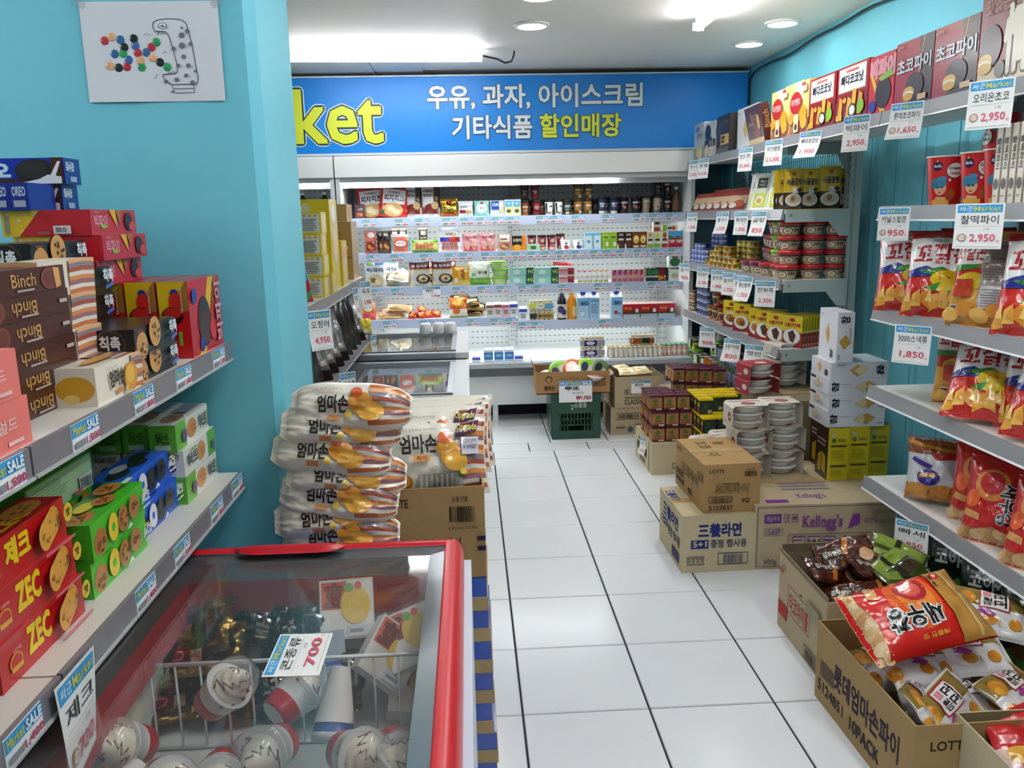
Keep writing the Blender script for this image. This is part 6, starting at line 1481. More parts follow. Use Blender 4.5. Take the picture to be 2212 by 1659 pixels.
takob = bag('dark_green_snack_bag', .22, .29, .06, '#16231c', [T('코야끼볼', .12, .56, .92, .78, '#b9c0b4', .04, 0, '#2a3a30', .03), E(.7, .36, .2, .14, '#7a3a2a'), P([(.05, .2), (.5, .45), (.9, .2), (.5, .05)], '#3f6a2a'), E(.35, .3, .14, .1, '#5a3a24'), R(.1, .84, .4, .9, '#c8ccc0')], seed=57)
for i, (x, y, z, rz, rx) in enumerate(((1.665, 2.60, .11, -.6, -.2), (1.66, 2.40, .11, -.7, -.22), (1.64, 2.17, .11, -.75, -.25))):
    put('snack_bag', takob, 'dark green snack bag propped under the lowest shelf, ' + ('far one', 'middle one', 'near one')[i], 'snack bag', x, y, z, rz, 'dark green snack bags', rx=rx)
# big red shrimp bag lying across
bigs = bag('large_shrimp_cracker_bag', .235, .35, .11, '#cc1f1c', [R(0, 0, 1, .13, '#d8b080')] + [E(.05 + .1 * i, .07 + .03 * (i % 2), .08, .05, ('#dcb684', '#c89a62', '#e6caa0')[i % 3]) for i in range(10)] + [P([(0, .12), (.25, .09), (.6, .13), (1, .10), (1, .72), (0, .72)], '#d02019'), E(.40, .50, .42, .21, '#e2601f', 20), E(.38, .52, .30, .15, '#ec8a3a', 18), E(.26, .52, .19, .13, '#b02a30', 16), E(.26, .52, .12, .08, '#d85a50', 12), P([(.05, .2), (.25, .17), (.3, .24), (.1, .28)], '#d8a468'), T('새우깡', .50, .20, .78, .66, '#161414', .05, -90, '#e8eaec', .06), T('매콤한 맛', .86, .40, .91, .62, '#e8b23a', .02, -90), R(0, .72, 1, .985, '#b9863c'), E(.12, .80, .055, .042, '#c81f2c', 14), E(.12, .80, .025, .018, '#f0e8e0', 10), T('농심', .10, .735, .30, .765, '#3a2a18', .02), R(.02, .86, .98, .885, '#d8b878'), R(.05, .90, .9, .905, '#e6d0a0')], seed=61, seal=.05, gus=1)
_z = Vector((.965, .10, .155)).normalized(); _x = Vector((.12, -.87, -.46)); _x = (_x - _z * _x.dot(_z)).normalized(); _y = _z.cross(_x)
big_o = put('large_shrimp_cracker_bag', bigs, 'large red and gold shrimp cracker bag lying across the cartons', 'snack bag', 0, 0, 0)
big_o.matrix_world = Matrix(((_x.x, _y.x, _z.x, 1.035), (_x.y, _y.y, _z.y, 2.055), (_x.z, _y.z, _z.z, .355), (0, 0, 0, 1)))
# white and gold bags
wg_art = [R(0, .04, 1, .97, '#e6e4e2'), R(0, .56, .98, .97, '#8a7430'), E(.20, .70, .12, .16, '#d08a26'), E(.16, .62, .08, .1, '#e0a43a'), E(.50, .30, .09, .12, '#c9821f'), E(.05, .25, .09, .14, '#d8942e'), E(.80, .3, .08, .12, '#d08a26'), P([(.36, .50), (.72, .50), (.72, .95), (.36, .95)], '#b02a3a'), P([(.375, .52), (.705, .52), (.705, .93), (.375, .93)], '#ece6e4'), T('꼬꼬', .53, .56, .68, .90, '#1e1a1c', .05, 90), T('미뽀', .40, .56, .52, .74, '#1e1a1c', .05, 90), R(.40, .78, .50, .90, '#d8909a'), P([(.33, .42), (.42, .50), (.56, .40), (.50, .34)], '#a03a90'), R(.6, .2, .62, .3, '#d8b45a')]
wg = bag('gold_snack_bag', .225, .15, .06, '#e2e0de', wg_art, seed=63, pinch=-.02, ends=True)
for i, (x, y, z, rx, ry, rz, s) in enumerate(((1.225, 1.985, .265, -1.15, .10, .2, 'lying on top along the aisle side'), (1.37, 2.02, .27, -1.2, -.12, -.1, 'lying on top towards the wall'), (1.185, 1.87, .20, -.75, .35, .95, 'tucked upright in the aisle corner'), (1.255, 1.855, .195, -.8, -.2, .6, 'tucked upright at the front'), (1.32, 1.90, .20, -1.3, .0, .2, 'deep in the middle'), (1.30, 2.13, .225, -1.2, .2, -.4, 'under the big red bag'), (1.50, 2.18, .30, -1.0, .1, -.5, 'standing near the dark green bags'), (1.48, 1.90, .22, -1.2, .1, .6, 'at the wall side'), (1.22, 2.13, .18, -1.2, .2, .6, 'hidden below the big red bag'))):
    put('gold_snack_bag', wg, 'white and gold snack bag in the middle carton, ' + s, 'snack bag', x, y, z - .045, rz, 'white and gold snack bags', rx=rx, ry=ry)
rp = bag('red_snack_packet', .19, .15, .055, '#c01a20', [R(0, .05, .35, .5, '#e8c8c0'), E(.3, .4, .2, .16, '#d8a23a'), T('사또밥', .35, .5, .9, .78, '#e6cf2a', .05, 0, '#3a2a10', .03), R(.6, .1, .9, .3, '#e86a70')], seed=67)
for i, (x, y, z, rx, ry, rz) in enumerate(((1.30, 1.64, .20, -1.1, .1, -.2), (1.42, 1.72, .21, -1.0, -.2, .3), (1.38, 1.55, .19, -1.2, .1, .5), (1.28, 1.50, .18, -1.2, .2, -.4), (1.50, 1.60, .19, -1.2, -.1, .2))):
    put('snack_packet', rp, 'red snack packet in the nearest carton, ' + ('by the aisle side', 'at the back', 'in the middle', 'at the front', 'by the wall side')[i], 'snack bag', x, y, z - .03, rz, 'red snack packets', rx=rx, ry=ry)
# ================================================================== what stands in the cooler
YF = 6.312
ROWZ = {'1l': Z1, '1r': Z1 - .004, '2l': Z2, '2r': Z2 - .004, '3l': Z3, '3r': Z3 - .004, '4l': Z4L, '4r': Z4R, '5': Z5}
def cool(name, me, px, row, label, cat, group=None, dy=0.0, rz=0, rx=0, dz=0, ry=0):
    d = DIM[me.name][1]
    y = (YF if row != '5' else 6.06) + d / 2 + dy
    return put(name, me, label, cat, CX(px, int(row[0])), y, ROWZ[row] + dz, rz, group, rx, ry)
def PW(p): return p * .00352
SH = {'1l': 'top cooler shelf', '1r': 'top cooler shelf', '2l': 'second cooler shelf', '2r': 'second cooler shelf', '3l': 'third cooler shelf', '3r': 'third cooler shelf', '4l': 'fourth cooler shelf', '4r': 'fourth cooler shelf'}
food = lambda c1, c2, y=.3: [E(.5, y, .36, .22, c1), E(.42, y + .03, .16, .10, c2, 10), E(.62, y - .05, .14, .09, c2, 10)]
# --- top shelf, bags and cheeses
piz = bag('pizza_cheese_bag', PW(62), PW(66), .06, '#c8282a', [R(.1, .42, .9, .88, '#e8e6ea'), T('피자치즈', .14, .50, .88, .70, '#3a2a28', .04), T('모짜렐라', .3, .74, .7, .82, '#4a3a38', .02), E(.5, .93, .14, .05, '#6a2024', 12)] + food('#d8b070', '#e8d8b0', .24) + [R(.05, .08, .2, .2, '#2a6a34')], seed=71)
cool('cheese_bag', piz, 803, '1l', 'red pizza cheese bag partly behind the tilted one', 'food bag', 'red pizza cheese bags', .06, .05, -.1, 0, -.08)
cool('cheese_bag', piz, 846, '1l', 'red pizza cheese bag tilted on the top cooler shelf', 'food bag', 'red pizza cheese bags', 0, .0, -.12, 0.004, .12)
pb_ = bag('brown_cheese_bag', PW(40), PW(67), .05, '#d8d6d6', [R(.66, .3, 1, 1, '#4a342c'), T('피자치즈', .08, .62, .64, .72, '#3a3030', .04), T('이태리안', .08, .76, .64, .86, '#3a3030', .04), P([(0, .1), (.9, .1), (.9, .36), (.4, .42), (0, .3)], '#7a2a20'), E(.72, .36, .2, .12, '#c9a878')], seed=73)
cool('cheese_bag', pb_, 890, '1l', 'white and brown cheese bag next to the tilted red one', 'food bag', 'brown and white cheese bags', .03, 0, -.06)
cool('cheese_bag', pb_, 929, '1l', 'white and brown cheese bag next to the gold pack', 'food bag', 'brown and white cheese bags', .02, 0, -.05)
dk_ = bag('dark_meat_pack', PW(22), PW(30), .04, '#5a4048', food('#9a3a2a', '#c87a4a'), seed=75)
cool('meat_pack', dk_, 776, '1l', 'small dark meat pack at the end of the top cooler shelf', 'food bag', None, .02)
gp_ = bag('gold_cheese_pack', PW(36), PW(37), .05, '#b8891f', [R(.15, .3, .8, .62, '#e0c24a'), T('Double', .2, .36, .76, .56, '#2a2418', .03), E(.5, .8, .16, .1, '#8a1a1c', 12), R(.1, .05, .9, .25, '#a8542c')], seed=77, fin='foil')
cool('cheese_pack', gp_, 968, '1l', 'shiny gold cheese pack on the top cooler shelf', 'food bag', None, .0)
for px, c, a, s in ((1003, '#d6d8dc', [R(.1, .2, .9, .42, '#8a2a34'), R(.5, .2, .9, .42, '#c9a05a'), R(.15, .55, .6, .7, '#9aa0a8')], 'white sliced cheese pack with a maroon band'), (1038, '#8fd0c4', [E(.5, .5, .36, .32, '#e8f0ee'), T('치즈', .34, .42, .68, .58, '#3a6a70', .03), E(.5, .84, .12, .08, '#b03a34', 10)], 'mint green cheese pack'), (1072, '#d8dcdc', [R(.08, .4, .6, .95, '#2a5ab8'), R(.6, .2, .9, .6, '#dccfa8'), T('치즈', .14, .6, .54, .8, '#e6eef6', .03)], 'blue and white cheese pack')):
    me = bag('sliced_cheese_pack', PW(33), PW(32), .05, c, a, seed=px, crease=.6)
    cool('cheese_pack', me, px, '1l', s + ' on the top cooler shelf', 'food bag', 'sliced cheese packs')
cw = carton('sheep_milk_carton', PW(16.5), .06, PW(33), '#e8f0f4', {'front': [R(.08, .55, .92, .92, '#5ab0dc'), R(.08, .05, .92, .55, '#e0cf8a'), E(.5, .28, .3, .12, '#4a5a4a'), R(.3, .72, .7, .8, '#e8f2f6')]})
for i, px in enumerate((1096, 1113.5)):
    cool('milk_carton', cw, px, '1l', ('first', 'second')[i] + ' of two sky blue milk cartons beside the coffee cups', 'carton', 'sky blue milk cartons')
# --- coffee cups
def cc(name, body, top='#181a1c', art=None, h=.098):
    return cup(name, .024, .033, h, body, art, lid=top, lidh=.016, rim=1.06, n=18)
lab = lambda c: [R(.38, .55, .62, .72, c), R(.42, .34, .58, .4, c)]
CUPS = {'brown': cc('coffee_cup_brown', '#6a3a22', art=[R(.3, 0, .7, .4, '#8a4a28')] + lab('#c8a890')), 'red': cc('coffee_cup_red', '#7a1c22', art=[R(.3, .3, .7, .45, '#4a1014'), T('FRENCH', .40, .56, .60, .70, '#c9b0a8', .03), T('CAFE', .43, .42, .57, .54, '#c9b0a8', .03)]), 'dark': cc('coffee_cup_dark', '#241c1a', art=lab('#6a5a54')),
        'white': cc('coffee_cup_white', '#d8d8d4', art=[R(.34, .1, .42, .9, '#2a2c2e'), R(.5, .6, .64, .7, '#4a4c4e'), E(.5, .14, .1, .1, '#8a7a5a', 10)]), 'green': cc('coffee_cup_green', '#26302a', art=lab('#a8b0a8') + [E(.5, .12, .1, .1, '#c9b88a', 10)]), 'gold': cc('coffee_cup_gold', '#8a5f1e', art=[R(.38, .62, .66, .72, '#e0d4b4'), E(.42, .14, .1, .13, '#3a2a18', 10), R(.56, .08, .68, .26, '#e8e2d4')]),
        'navy': cc('coffee_cup_navy', '#23304e', art=[T('FRENCH', .38, .60, .62, .74, '#cfd6e2', .03), T('CAFE', .42, .44, .58, .57, '#cfd6e2', .03), R(.3, .0, .7, .18, '#c9c6b8')], h=.112), 'black': cc('coffee_cup_black', '#1d1c1d', art=[T('BARISTA', .36, .66, .64, .80, '#d8d4d0', .03), E(.5, .40, .06, .12, '#c86a64', 10)], h=.11), 'beige': cc('coffee_cup_beige', '#9a8a72', art=[T('BARISTA', .36, .72, .64, .86, '#e8e2d8', .03)], h=.11), 'cream': cc('coffee_cup_cream', '#b3a68e', art=[R(.3, .04, .7, .16, '#6a6052'), E(.5, .4, .04, .06, '#5a4a3a', 8)], h=.112)}
cl_ = [(1132, 'brown', 0), (1131, 'dark', 1), (1157, 'red', 0), (1154, 'red', 1), (1184, 'white', 0), (1205, 'white', 0), (1224, 'green', 0), (1247, 'gold', 0), (1247, 'gold', 1), (1269, 'gold', 0), (1269, 'gold', 1), (1300, 'navy', 0), (1326, 'navy', 0), (1349, 'black', 0), (1373, 'black', 0), (1397, 'beige', 0), (1421, 'cream', 0), (1422, 'dark', 1), (1444, 'black', 0), (1443, 'black', 1)]
cnt = {}
for px, k, l in cl_:
    n = cnt.get((k, l), 0); cnt[(k, l)] = n + 1
    me = CUPS[k]; h = DIM[me.name][2]
    cool('coffee_cup', me, px, '1r', k + ' coffee cup with a black lid, ' + ('standing on the shelf' if l == 0 else 'stacked on another cup') + ', ' + ORD[n] + ' of its colour', 'coffee cup', 'coffee cups in the cooler', .01, .1 * (n % 2), 0, l * (DIM[CUPS[[c[1] for c in cl_ if abs(c[0] - px) < 4 and c[2] == 0][0]].name][2] + .001) if l else 0)
for i in range(8):
    k = ('dark', 'brown', 'navy', 'black', 'black', 'green', 'dark', 'black')[i]
    cool('coffee_cup', CUPS[k], (1143, 1170, 1312, 1338, 1385, 1236, 1290, 1408)[i], '1r', k + ' coffee cup in the rear row, ' + ORD[i] + ' along', 'coffee cup', 'coffee cups in the cooler', .10)
def bottle(name, r, h, c, cap, art=None, neck=.4, fin='plas', lab=None):
    b = MB(); m = M(c, fin); mc = M(cap, 'plas')
    b.lathe([(r * .92, 0, m), (r, .006, m), (r, h * .58, m), (r * .85, h * .70, m), (r * neck, h * .84, m), (r * neck, h * .90, m)], m, 14, cap=True)
    C_ = MB(); C_.lathe([(r * neck, h * .90, mc), (r * neck * 1.25, h * .905, mc), (r * neck * 1.25, h, mc), (.001, h, mc)], mc, 14, cap=False)
    if art: b.art(cyl_S(r, r, h * .06, h * .55), art, 'pap', maxe=.06)
    me = b.mesh(name); DIM[me.name] = (2 * r, 2 * r, h); PARTS[me.name] = [('cap', C_.mesh('cap'))]; return me
cool('coffee_bottle', bottle('coffee_bottle', .03, .19, '#4a3524', '#d8d8d6', [R(.3, .1, .7, .8, '#6a4a2a')]), 1462, '1r', 'brown bottle with a pale cap at the end of the coffee cups', 'bottle', None)
# --- second shelf
def flatpack(name, w, h, t, c, art, seed, **k): return bag(name, w, h, t, c, art, seed=seed, crease=.7, **k)
items2 = [(800, 26, 48, '#9a4a40', [R(0, .55, 1, 1, '#c86a5a'), E(.6, .82, .3, .12, '#f0e8e4')] + food('#7a2a1c', '#d8784a', .28), 'reddish brown side dish pack at the shelf end'), (824, 22, 47, '#3a2622', [R(.1, .6, .9, .95, '#2a1c1a'), R(.25, .78, .75, .9, '#c9bfae')] + food('#8a3a20', '#c8a06a', .32), 'dark side dish pack, one of a narrow pair'), (834, 20, 47, '#4a2e26', [R(.1, .6, .9, .95, '#2a1c1a'), R(.25, .78, .75, .9, '#c9bfae')] + food('#8a3a20', '#c8a06a', .32), 'dark side dish pack beside the salmon one')]
for px, w, h, c, a, s in items2:
    cool('side_dish_pack', flatpack('side_dish_pack', PW(w), PW(h), .04, c, a, px), px, '2l', s + ' on the second cooler shelf', 'food bag', 'side dish packs', .01 + .02 * (px == 824))
for i, px in enumerate((851, 868, 912)):
    cool('side_dish_pack', flatpack('hook_pack', PW(19), PW(51), .03, '#b9b2a6', [R(.0, .5, 1, .97, '#35221e'), R(.2, .72, .8, .88, '#cfc4b0'), T('순두부', .15, .54, .85, .66, '#e8dcc8', .03)], 80 + i), px, '2l', 'dark topped tall pack standing behind others, ' + ORD[i] + ' along the second shelf', 'food bag', 'dark topped tall packs', .08)
cool('crab_stick_pack', flatpack('crab_stick_pack', PW(42), PW(40), .03, '#e6eaea', [R(.1, .08, .9, .86, '#e0745e'), R(0, .1, .08, .85, '#4ab8b8'), R(.92, .1, 1, .85, '#4ab8b8'), E(.5, .5, .3, .16, '#f0efec'), R(.32, .5, .68, .56, '#c8504a')], 85), 865, '2l', 'salmon coloured crab stick pack with teal edges', 'food bag', None, -.0)
cool('sausage_pack', flatpack('green_sausage_pack', PW(56), PW(27), .05, '#d8dc6a', [R(0, .8, 1, 1, '#6ab02c')] + [R(.12 + .15 * i, .3, .24 + .15 * i, .72, '#d8765a') for i in range(5)] + [R(.0, .0, 1, .2, '#5a8a34')], 87), 916, '2l', 'low green and yellow sausage pack', 'food bag', None)
cool('sausage_pack', flatpack('white_sausage_bag', PW(49), PW(52), .05, '#eef0f2', [R(.05, .4, .95, .6, '#3a3ab0'), E(.7, .5, .25, .12, '#c03a2a')] + [R(.12 + .19 * i, .08 + .2 * j, .28 + .19 * i, .24 + .2 * j, '#cf7a70') for i in range(4) for j in range(2)] + [T('비엔나', .3, .68, .8, .78, '#d8a83a', .03)], 89), 970, '2l', 'tall white sausage bag with a blue band', 'food bag', None)
kg = flatpack('king_sausage_pack', PW(36), PW(38), .03, '#e8a0a4', [R(.1, .04, .9, .3, '#d83a40'), E(.3, .36, .16, .28, '#e6b0a0'), E(.72, .36, .16, .28, '#e6b0a0'), T('KING', .22, .72, .8, .86, '#7a1a20', .05)], 91)
for i, px in enumerate((1014, 1050)):
    cool('sausage_pack', kg, px, '2l', ('first', 'second')[i] + ' pink sausage pack with twin sausages printed on it', 'food bag', 'pink sausage packs')
cool('ham_pack', flatpack('ham_pack', PW(30), PW(35), .03, '#c8a080', [R(.12, .55, .9, .98, '#ece6de'), R(.2, .66, .7, .74, '#8a4a3a')] + food('#a85a34', '#d8b080', .26), 93), 1087, '2l', 'brown and white ham pack', 'food bag', None)
cool('jelly_pack', carton('orange_jelly_pack', PW(30), .05, PW(31), '#e8861f', {'front': [R(0, .35, .72, 1, '#23201c'), T('오렌지', .08, .6, .66, .8, '#e8dcc0', .04), E(.38, .22, .26, .2, '#e8b03a')]}), 1118, '2l', 'orange and black jelly pack', 'food box', None)
cool('pudding_tub', carton('green_pudding_tub', PW(29), .06, PW(14), '#a8d0a4', {'front': [R(.3, .2, .7, .7, '#3a6a4a'), R(0, .8, 1, 1, '#c8e4c4')]}), 1149, '2r', 'low pale green tub', 'food tub', None)
rcup = cup('red_coffee_cup', .025, .033, .10, '#8a1c20', [E(.5, .7, .07, .14, '#e8dcd4', 10), R(.35, 0, .65, .22, '#d8a89a'), R(.4, .3, .6, .4, '#c8a098')], lid='#1c1c1e', lidh=.016, rim=1.06, n=18)
for i, (px, dz) in enumerate(((1148, .0), (1169.5, 0), (1190, 0), (1211, 0.006))):
    cool('coffee_cup', rcup, px, '2r', 'red coffee cup with black lid on the second shelf, ' + ORD[i] + ' along', 'coffee cup', 'red coffee cups', .065 if i in (0, 3) else .03, .1 * i, 0, dz)
wt = {c: cup('yogurt_tub_' + n, .030, .041, .066, '#eef0f2', [E(.5, .28, .07, .26, c, 10), E(.58, .2, .05, .18, c, 10), E(.5, .72, .05, .12, '#6a7078', 10)], lid='#f2f4f4', lidh=.006, rim=1.03, n=20, flat_lid=True) for n, c in (('strawberry', '#c8303a'), ('blueberry', '#3a3f8a'))}
for i, (px, c) in enumerate(((1220, '#c8303a'), (1247, '#3a3f8a'))):
    cool('yogurt_tub', wt[c], px, '2r', ('white yogurt tub with strawberries printed on it', 'white yogurt tub with blueberries printed on it')[i], 'food tub', 'white yogurt tubs')
JC = {}
for n, c, a in (('pale_blue', '#a8d8ec', [R(.1, .1, .9, .8, '#d8ecf4'), R(.3, .4, .7, .55, '#5a9ac0'), R(0, .88, 1, 1, '#6ac0e0')]), ('lime', '#8ab82a', [R(.1, .6, .9, .85, '#a8cc4a'), E(.7, .3, .2, .14, '#e8e8e0'), R(.2, .66, .8, .76, '#3a5a1c')]), ('chocolate', '#2e1f1b', [P([(.1, .5), (.9, .6), (.8, .05), (.2, .05)], '#5a3424'), P([(0, .0), (.25, .0), (.1, .3), (0, .3)], '#e8e4e0'), R(.15, .5, .85, .62, '#e0d4cc'), R(.2, .78, .8, .9, '#a89a90')]), ('banana', '#6a3c1e', [E(.5, .55, .4, .26, '#e0b82a', 14), E(.5, .55, .24, .15, '#f0ece0', 12), E(.5, .5, .1, .08, '#a83a24', 8), R(.15, .06, .85, .18, '#e8dcc8')]), ('grain', '#e4e2d2', [E(.5, .78, .3, .16, '#c9a85a', 12), R(.1, 0, .9, .25, '#8ab04a'), R(.2, .42, .8, .56, '#3a3a34')]), ('pear', '#dfe6cc', [E(.5, .76, .28, .16, '#d8cf3a', 12), R(.1, 0, .9, .25, '#7ab83a'), R(.2, .42, .8, .56, '#3a3a34')]), ('jujube', '#e2dccc', [E(.5, .76, .28, .18, '#b8542a', 12), R(.1, 0, .9, .25, '#b03a3a'), R(.2, .42, .8, .56, '#3a3a34')]), ('apple', '#b02030', [R(0, .6, 1, 1, '#4a9ad0'), E(.3, .62, .3, .1, '#3a7a3a', 10), T('TOPY', .1, .28, .9, .46, '#eee8e4', .05)])):
    JC[n] = carton('juice_carton_' + n, PW(16), .045, PW(35), c, {'front': a})
jl = [('pale_blue', 1269), ('pale_blue', 1288), ('lime', 1306), ('lime', 1322.5), ('chocolate', 1339.5), ('chocolate', 1356), ('banana', 1372.5), ('banana', 1388), ('grain', 1403.5), ('pear', 1419), ('jujube', 1435), ('apple', 1451), ('apple', 1467)]
cnt = {}
for n, px in jl:
    k = cnt.get(n, 0); cnt[n] = k + 1
    cool('juice_carton', JC[n], px, '2r', n.replace('_', ' ') + ' drink carton on the second cooler shelf, ' + ORD[k] + ' of its kind', 'carton', 'drink cartons')
cool('juice_carton', JC['jujube'], 1418, '2r', 'drink carton standing on top of the others', 'carton', 'drink cartons', .0, 0, 0, PW(35) + .0)
JF = carton('juice_carton_flat', PW(33), .045, PW(13), '#e4e2d2', {'front': [E(.72, .5, .14, .34, '#b8542a', 12), R(0, 0, .25, 1, '#7ab83a'), R(.32, .3, .58, .7, '#5a5a54')]})
cool('juice_carton', JF, 1447, '2r', 'drink carton lying on its side on top of the others', 'carton', 'drink cartons', 0, 0, 0, PW(35))
for i in range(5):
    cool('juice_carton', JC[('lime', 'apple', 'pale_blue', 'chocolate', 'jujube')[i]], (1300, 1320, 1275, 1345, 1400)[i], '2r', ('lime', 'apple', 'pale blue', 'chocolate', 'jujube')[i] + ' drink carton in the rear row of the second shelf', 'carton', 'drink cartons', .07)
# --- third shelf
rb = bag('rice_cake_bag', PW(46), PW(56), .07, '#e8ecea', [E(.5, .26, .44, .24, '#d8c9a0'), E(.4, .28, .14, .10, '#8a6a3a', 10), E(.62, .22, .14, .10, '#e8dcb8', 10), T('떡국떡', .1, .58, .9, .74, '#24406a', .04), R(.1, .84, .4, .94, '#8ac04a'), R(.5, .86, .9, .96, '#4a7ac8')], seed=101)
cool('rice_cake_bag', rb, 811, '3l', 'white rice cake bag standing upright at the shelf end', 'food bag', 'white rice cake bags')
cool('rice_cake_bag', rb, 836, '3l', 'white rice cake bag standing behind, with dark corner showing', 'food bag', 'white rice cake bags', .08, 0, -.1)
cool('rice_cake_bag', rb, 858, '3l', 'white rice cake bag slumped on its side', 'food bag', 'white rice cake bags', -.01, 0, -1.15, .045, .1)
nb_ = bag('noodle_bag', PW(46), PW(60), .06, '#d9d6c8', [R(0, .62, 1, .84, '#6a1c20'), R(0, .84, 1, 1, '#2a2422'), P([(.1, .86), (.9, .96), (.7, .86)], '#e8e6e2'), T('칼국수', .36, .67, .9, .78, '#ece4dc', .04), E(.2, .72, .1, .06, '#ece4dc', 10), R(0, .60, 1, .63, '#c8781f'), E(.68, .26, .34, .18, '#1c1a1a'), E(.68, .28, .24, .12, '#c9ae7a'), E(.7, .26, .08, .05, '#3a2a20', 8), R(0, 0, .04, .62, '#c8781f')], seed=103)
for i, px in enumerate((905, 953)):
    cool('noodle_bag', nb_, px, '3l', ('first', 'second')[i] + ' maroon topped fresh noodle bag', 'food bag', 'maroon topped noodle bags')
    cool('noodle_bag', nb_, px + 8, '3l', 'maroon topped noodle bag directly behind the ' + ('first', 'second')[i] + ' one', 'food bag', 'maroon topped noodle bags', .08)
cool('tofu_pack', flatpack('yellow_tofu_pack', PW(38), PW(40), .04, '#e0a01f', [R(.0, 0, 1, .3, '#d8b85a'), T('유부초밥', .5, .3, .72, .9, '#6a2a14', .04, 0), E(.2, .3, .14, .14, '#ece0c0', 10), E(.8, .78, .12, .1, '#f0e0a0', 10)], 105), 994, '3l', 'yellow orange tofu pouch pack', 'food bag', None)
sp = bag('sprout_bag', PW(52), PW(50), .09, lambda u, v: '#7cc242' if v < .3 else '#e2ead8', [T('콩나물', .42, .46, .88, .60, '#4a5a4a', .03), R(.1, .38, .3, .5, '#5ab08a'), P([(.04, .3), (.96, .3), (.9, .24), (.1, .2)], '#6ab52e')], seed=107, pinch=.2)
cool('sprout_bag', sp, 1034, '3l', 'green and white bean sprout bag with a tied top', 'food bag', None)
tubg = cup('green_tub', .052, .062, .048, '#c9e0a8', [R(.3, .2, .7, .8, '#b0d080')], lid='#8ad03a', lidh=.01, rim=1.06, n=22, flat_lid=True)
for i in range(3):
    cool('green_tub', tubg, (1078, 1079, 1074)[i], '3l', 'pale green lidded tub, ' + ('bottom', 'middle', 'top')[i] + ' of its stack', 'food tub', 'pale green tubs', .0, 0, 0, .0585 * i)
tt = carton('yogurt_multipack', PW(51), .08, PW(17.5), '#9fd0c4', {'front': [R(0, 0, 1, 1, '#8fc8bc'), E(.3, .45, .16, .3, '#c9e6de', 14), R(.68, 0, 1, 1, '#1f5a4c'), T('4+2', .74, .3, .96, .72, '#c9d44a', .04)]})
for r_ in range(2):
    for c_ in range(2):
        cool('yogurt_box', tt, (1124, 1178)[c_] + 1 * r_, '3r' if c_ else '3l', 'teal yogurt multipack box, ' + ('lower', 'upper')[r_] + ' one ' + ('beside the green tubs', 'beside the meat trays')[c_], 'food box', 'teal yogurt boxes', 0, 0, 0, r_ * PW(17.8))
mt = carton('meat_tray', PW(34), .09, PW(17), '#d8c8cc', {'front': [R(.05, .1, .5, .8, '#c89aa0'), R(.55, .1, .95, .9, '#8a2a34'), R(0, .6, 1, .72, '#c8343a')], 'top': [R(.1, .1, .9, .9, '#c06a70')]}, fin='film')
for i in range(2):
    cool('meat_tray', mt, 1222, '3r', ('lower', 'upper')[i] + ' clear wrapped red meat tray', 'food pack', 'red meat trays', 0, 0, 0, i * PW(17.3))
pk = flatpack('red_paper_band', PW(43), PW(7), .004, '#d8343a', [], 111)
cool('meat_tray_label', pk, 1214, '3r', 'red paper band lying above the meat trays', 'label', None, .05, 0, 0, PW(38), .05)
yb = {}
for n, c in (('pink', '#d85a80'), ('orange', '#e0962a')):
    yb[n] = bottle('drink_bottle_' + n, .0175, PW(26), '#e8e6e2', c, [R(0, 0, 1, .3, '#a8b060'), R(0, .8, 1, 1, '#d8d4d0')], neck=.55)
for i in range(6):
    cool('drink_bottle', yb['pink' if i < 3 else 'orange'], 1251 + i * 11.4, '3r', 'small white drink bottle with ' + ('pink' if i < 3 else 'orange') + ' cap, ' + ORD[i % 3] + ' of three', 'bottle', 'small capped drink bottles')
pkc = [carton('soy_carton_' + n, PW(11), .04, PW(27), '#c9a0a6', {'front': [E(.5, .72, .36, .2, c, 12), R(.1, .0, .9, .3, '#b05a6a'), E(.6, .9, .2, .07, '#3a2a2a', 8)]}) for n, c in (('plum', '#a83a7a'), ('red', '#c83a3a'))]
for i in range(6):
    cool('soy_carton', pkc[i // 3], 1325.5 + i * 11.9, '3r', 'small pink soy drink carton, ' + ORD[i % 3] + (' of the plum ones', ' of the red ones')[i // 3], 'carton', 'small pink soy cartons')
cool('soy_multipack', carton('soy_multipack', PW(48), .07, PW(29), '#2b2f2a', {'front': [E(.18, .66, .15, .24, '#2f7a4a', 14), E(.45, .66, .15, .24, '#2f7a4a', 14), P([(0, .4), (.9, .4), (.9, .28), (0, .3)], '#d8dcd6'), R(.55, 0, .86, .92, '#7a1c20'), T('5+1', .58, .1, .84, .4, '#e0c02a', .05), P([(0, .9), (.1, 1), (.2, .9), (.3, 1), (.4, .9), (.4, 1), (0, 1)], '#e6e8e4')]}), 1419, '3r', 'dark soy milk multipack with a red banner', 'food box', None)
cool('soy_carton', carton('soy_milk_tall_carton', PW(27), .07, PW(57), '#d4dcd0', {'front': [E(.5, .70, .42, .16, '#2f6a44', 16), R(.1, .44, .9, .49, '#2a2c28'), E(.5, .2, .3, .1, '#a8b08a', 10), R(.25, .86, .7, .93, '#5a7a5a')]}), 1458, '3r', 'tall pale green soy milk carton at the end of the third shelf', 'carton', None)
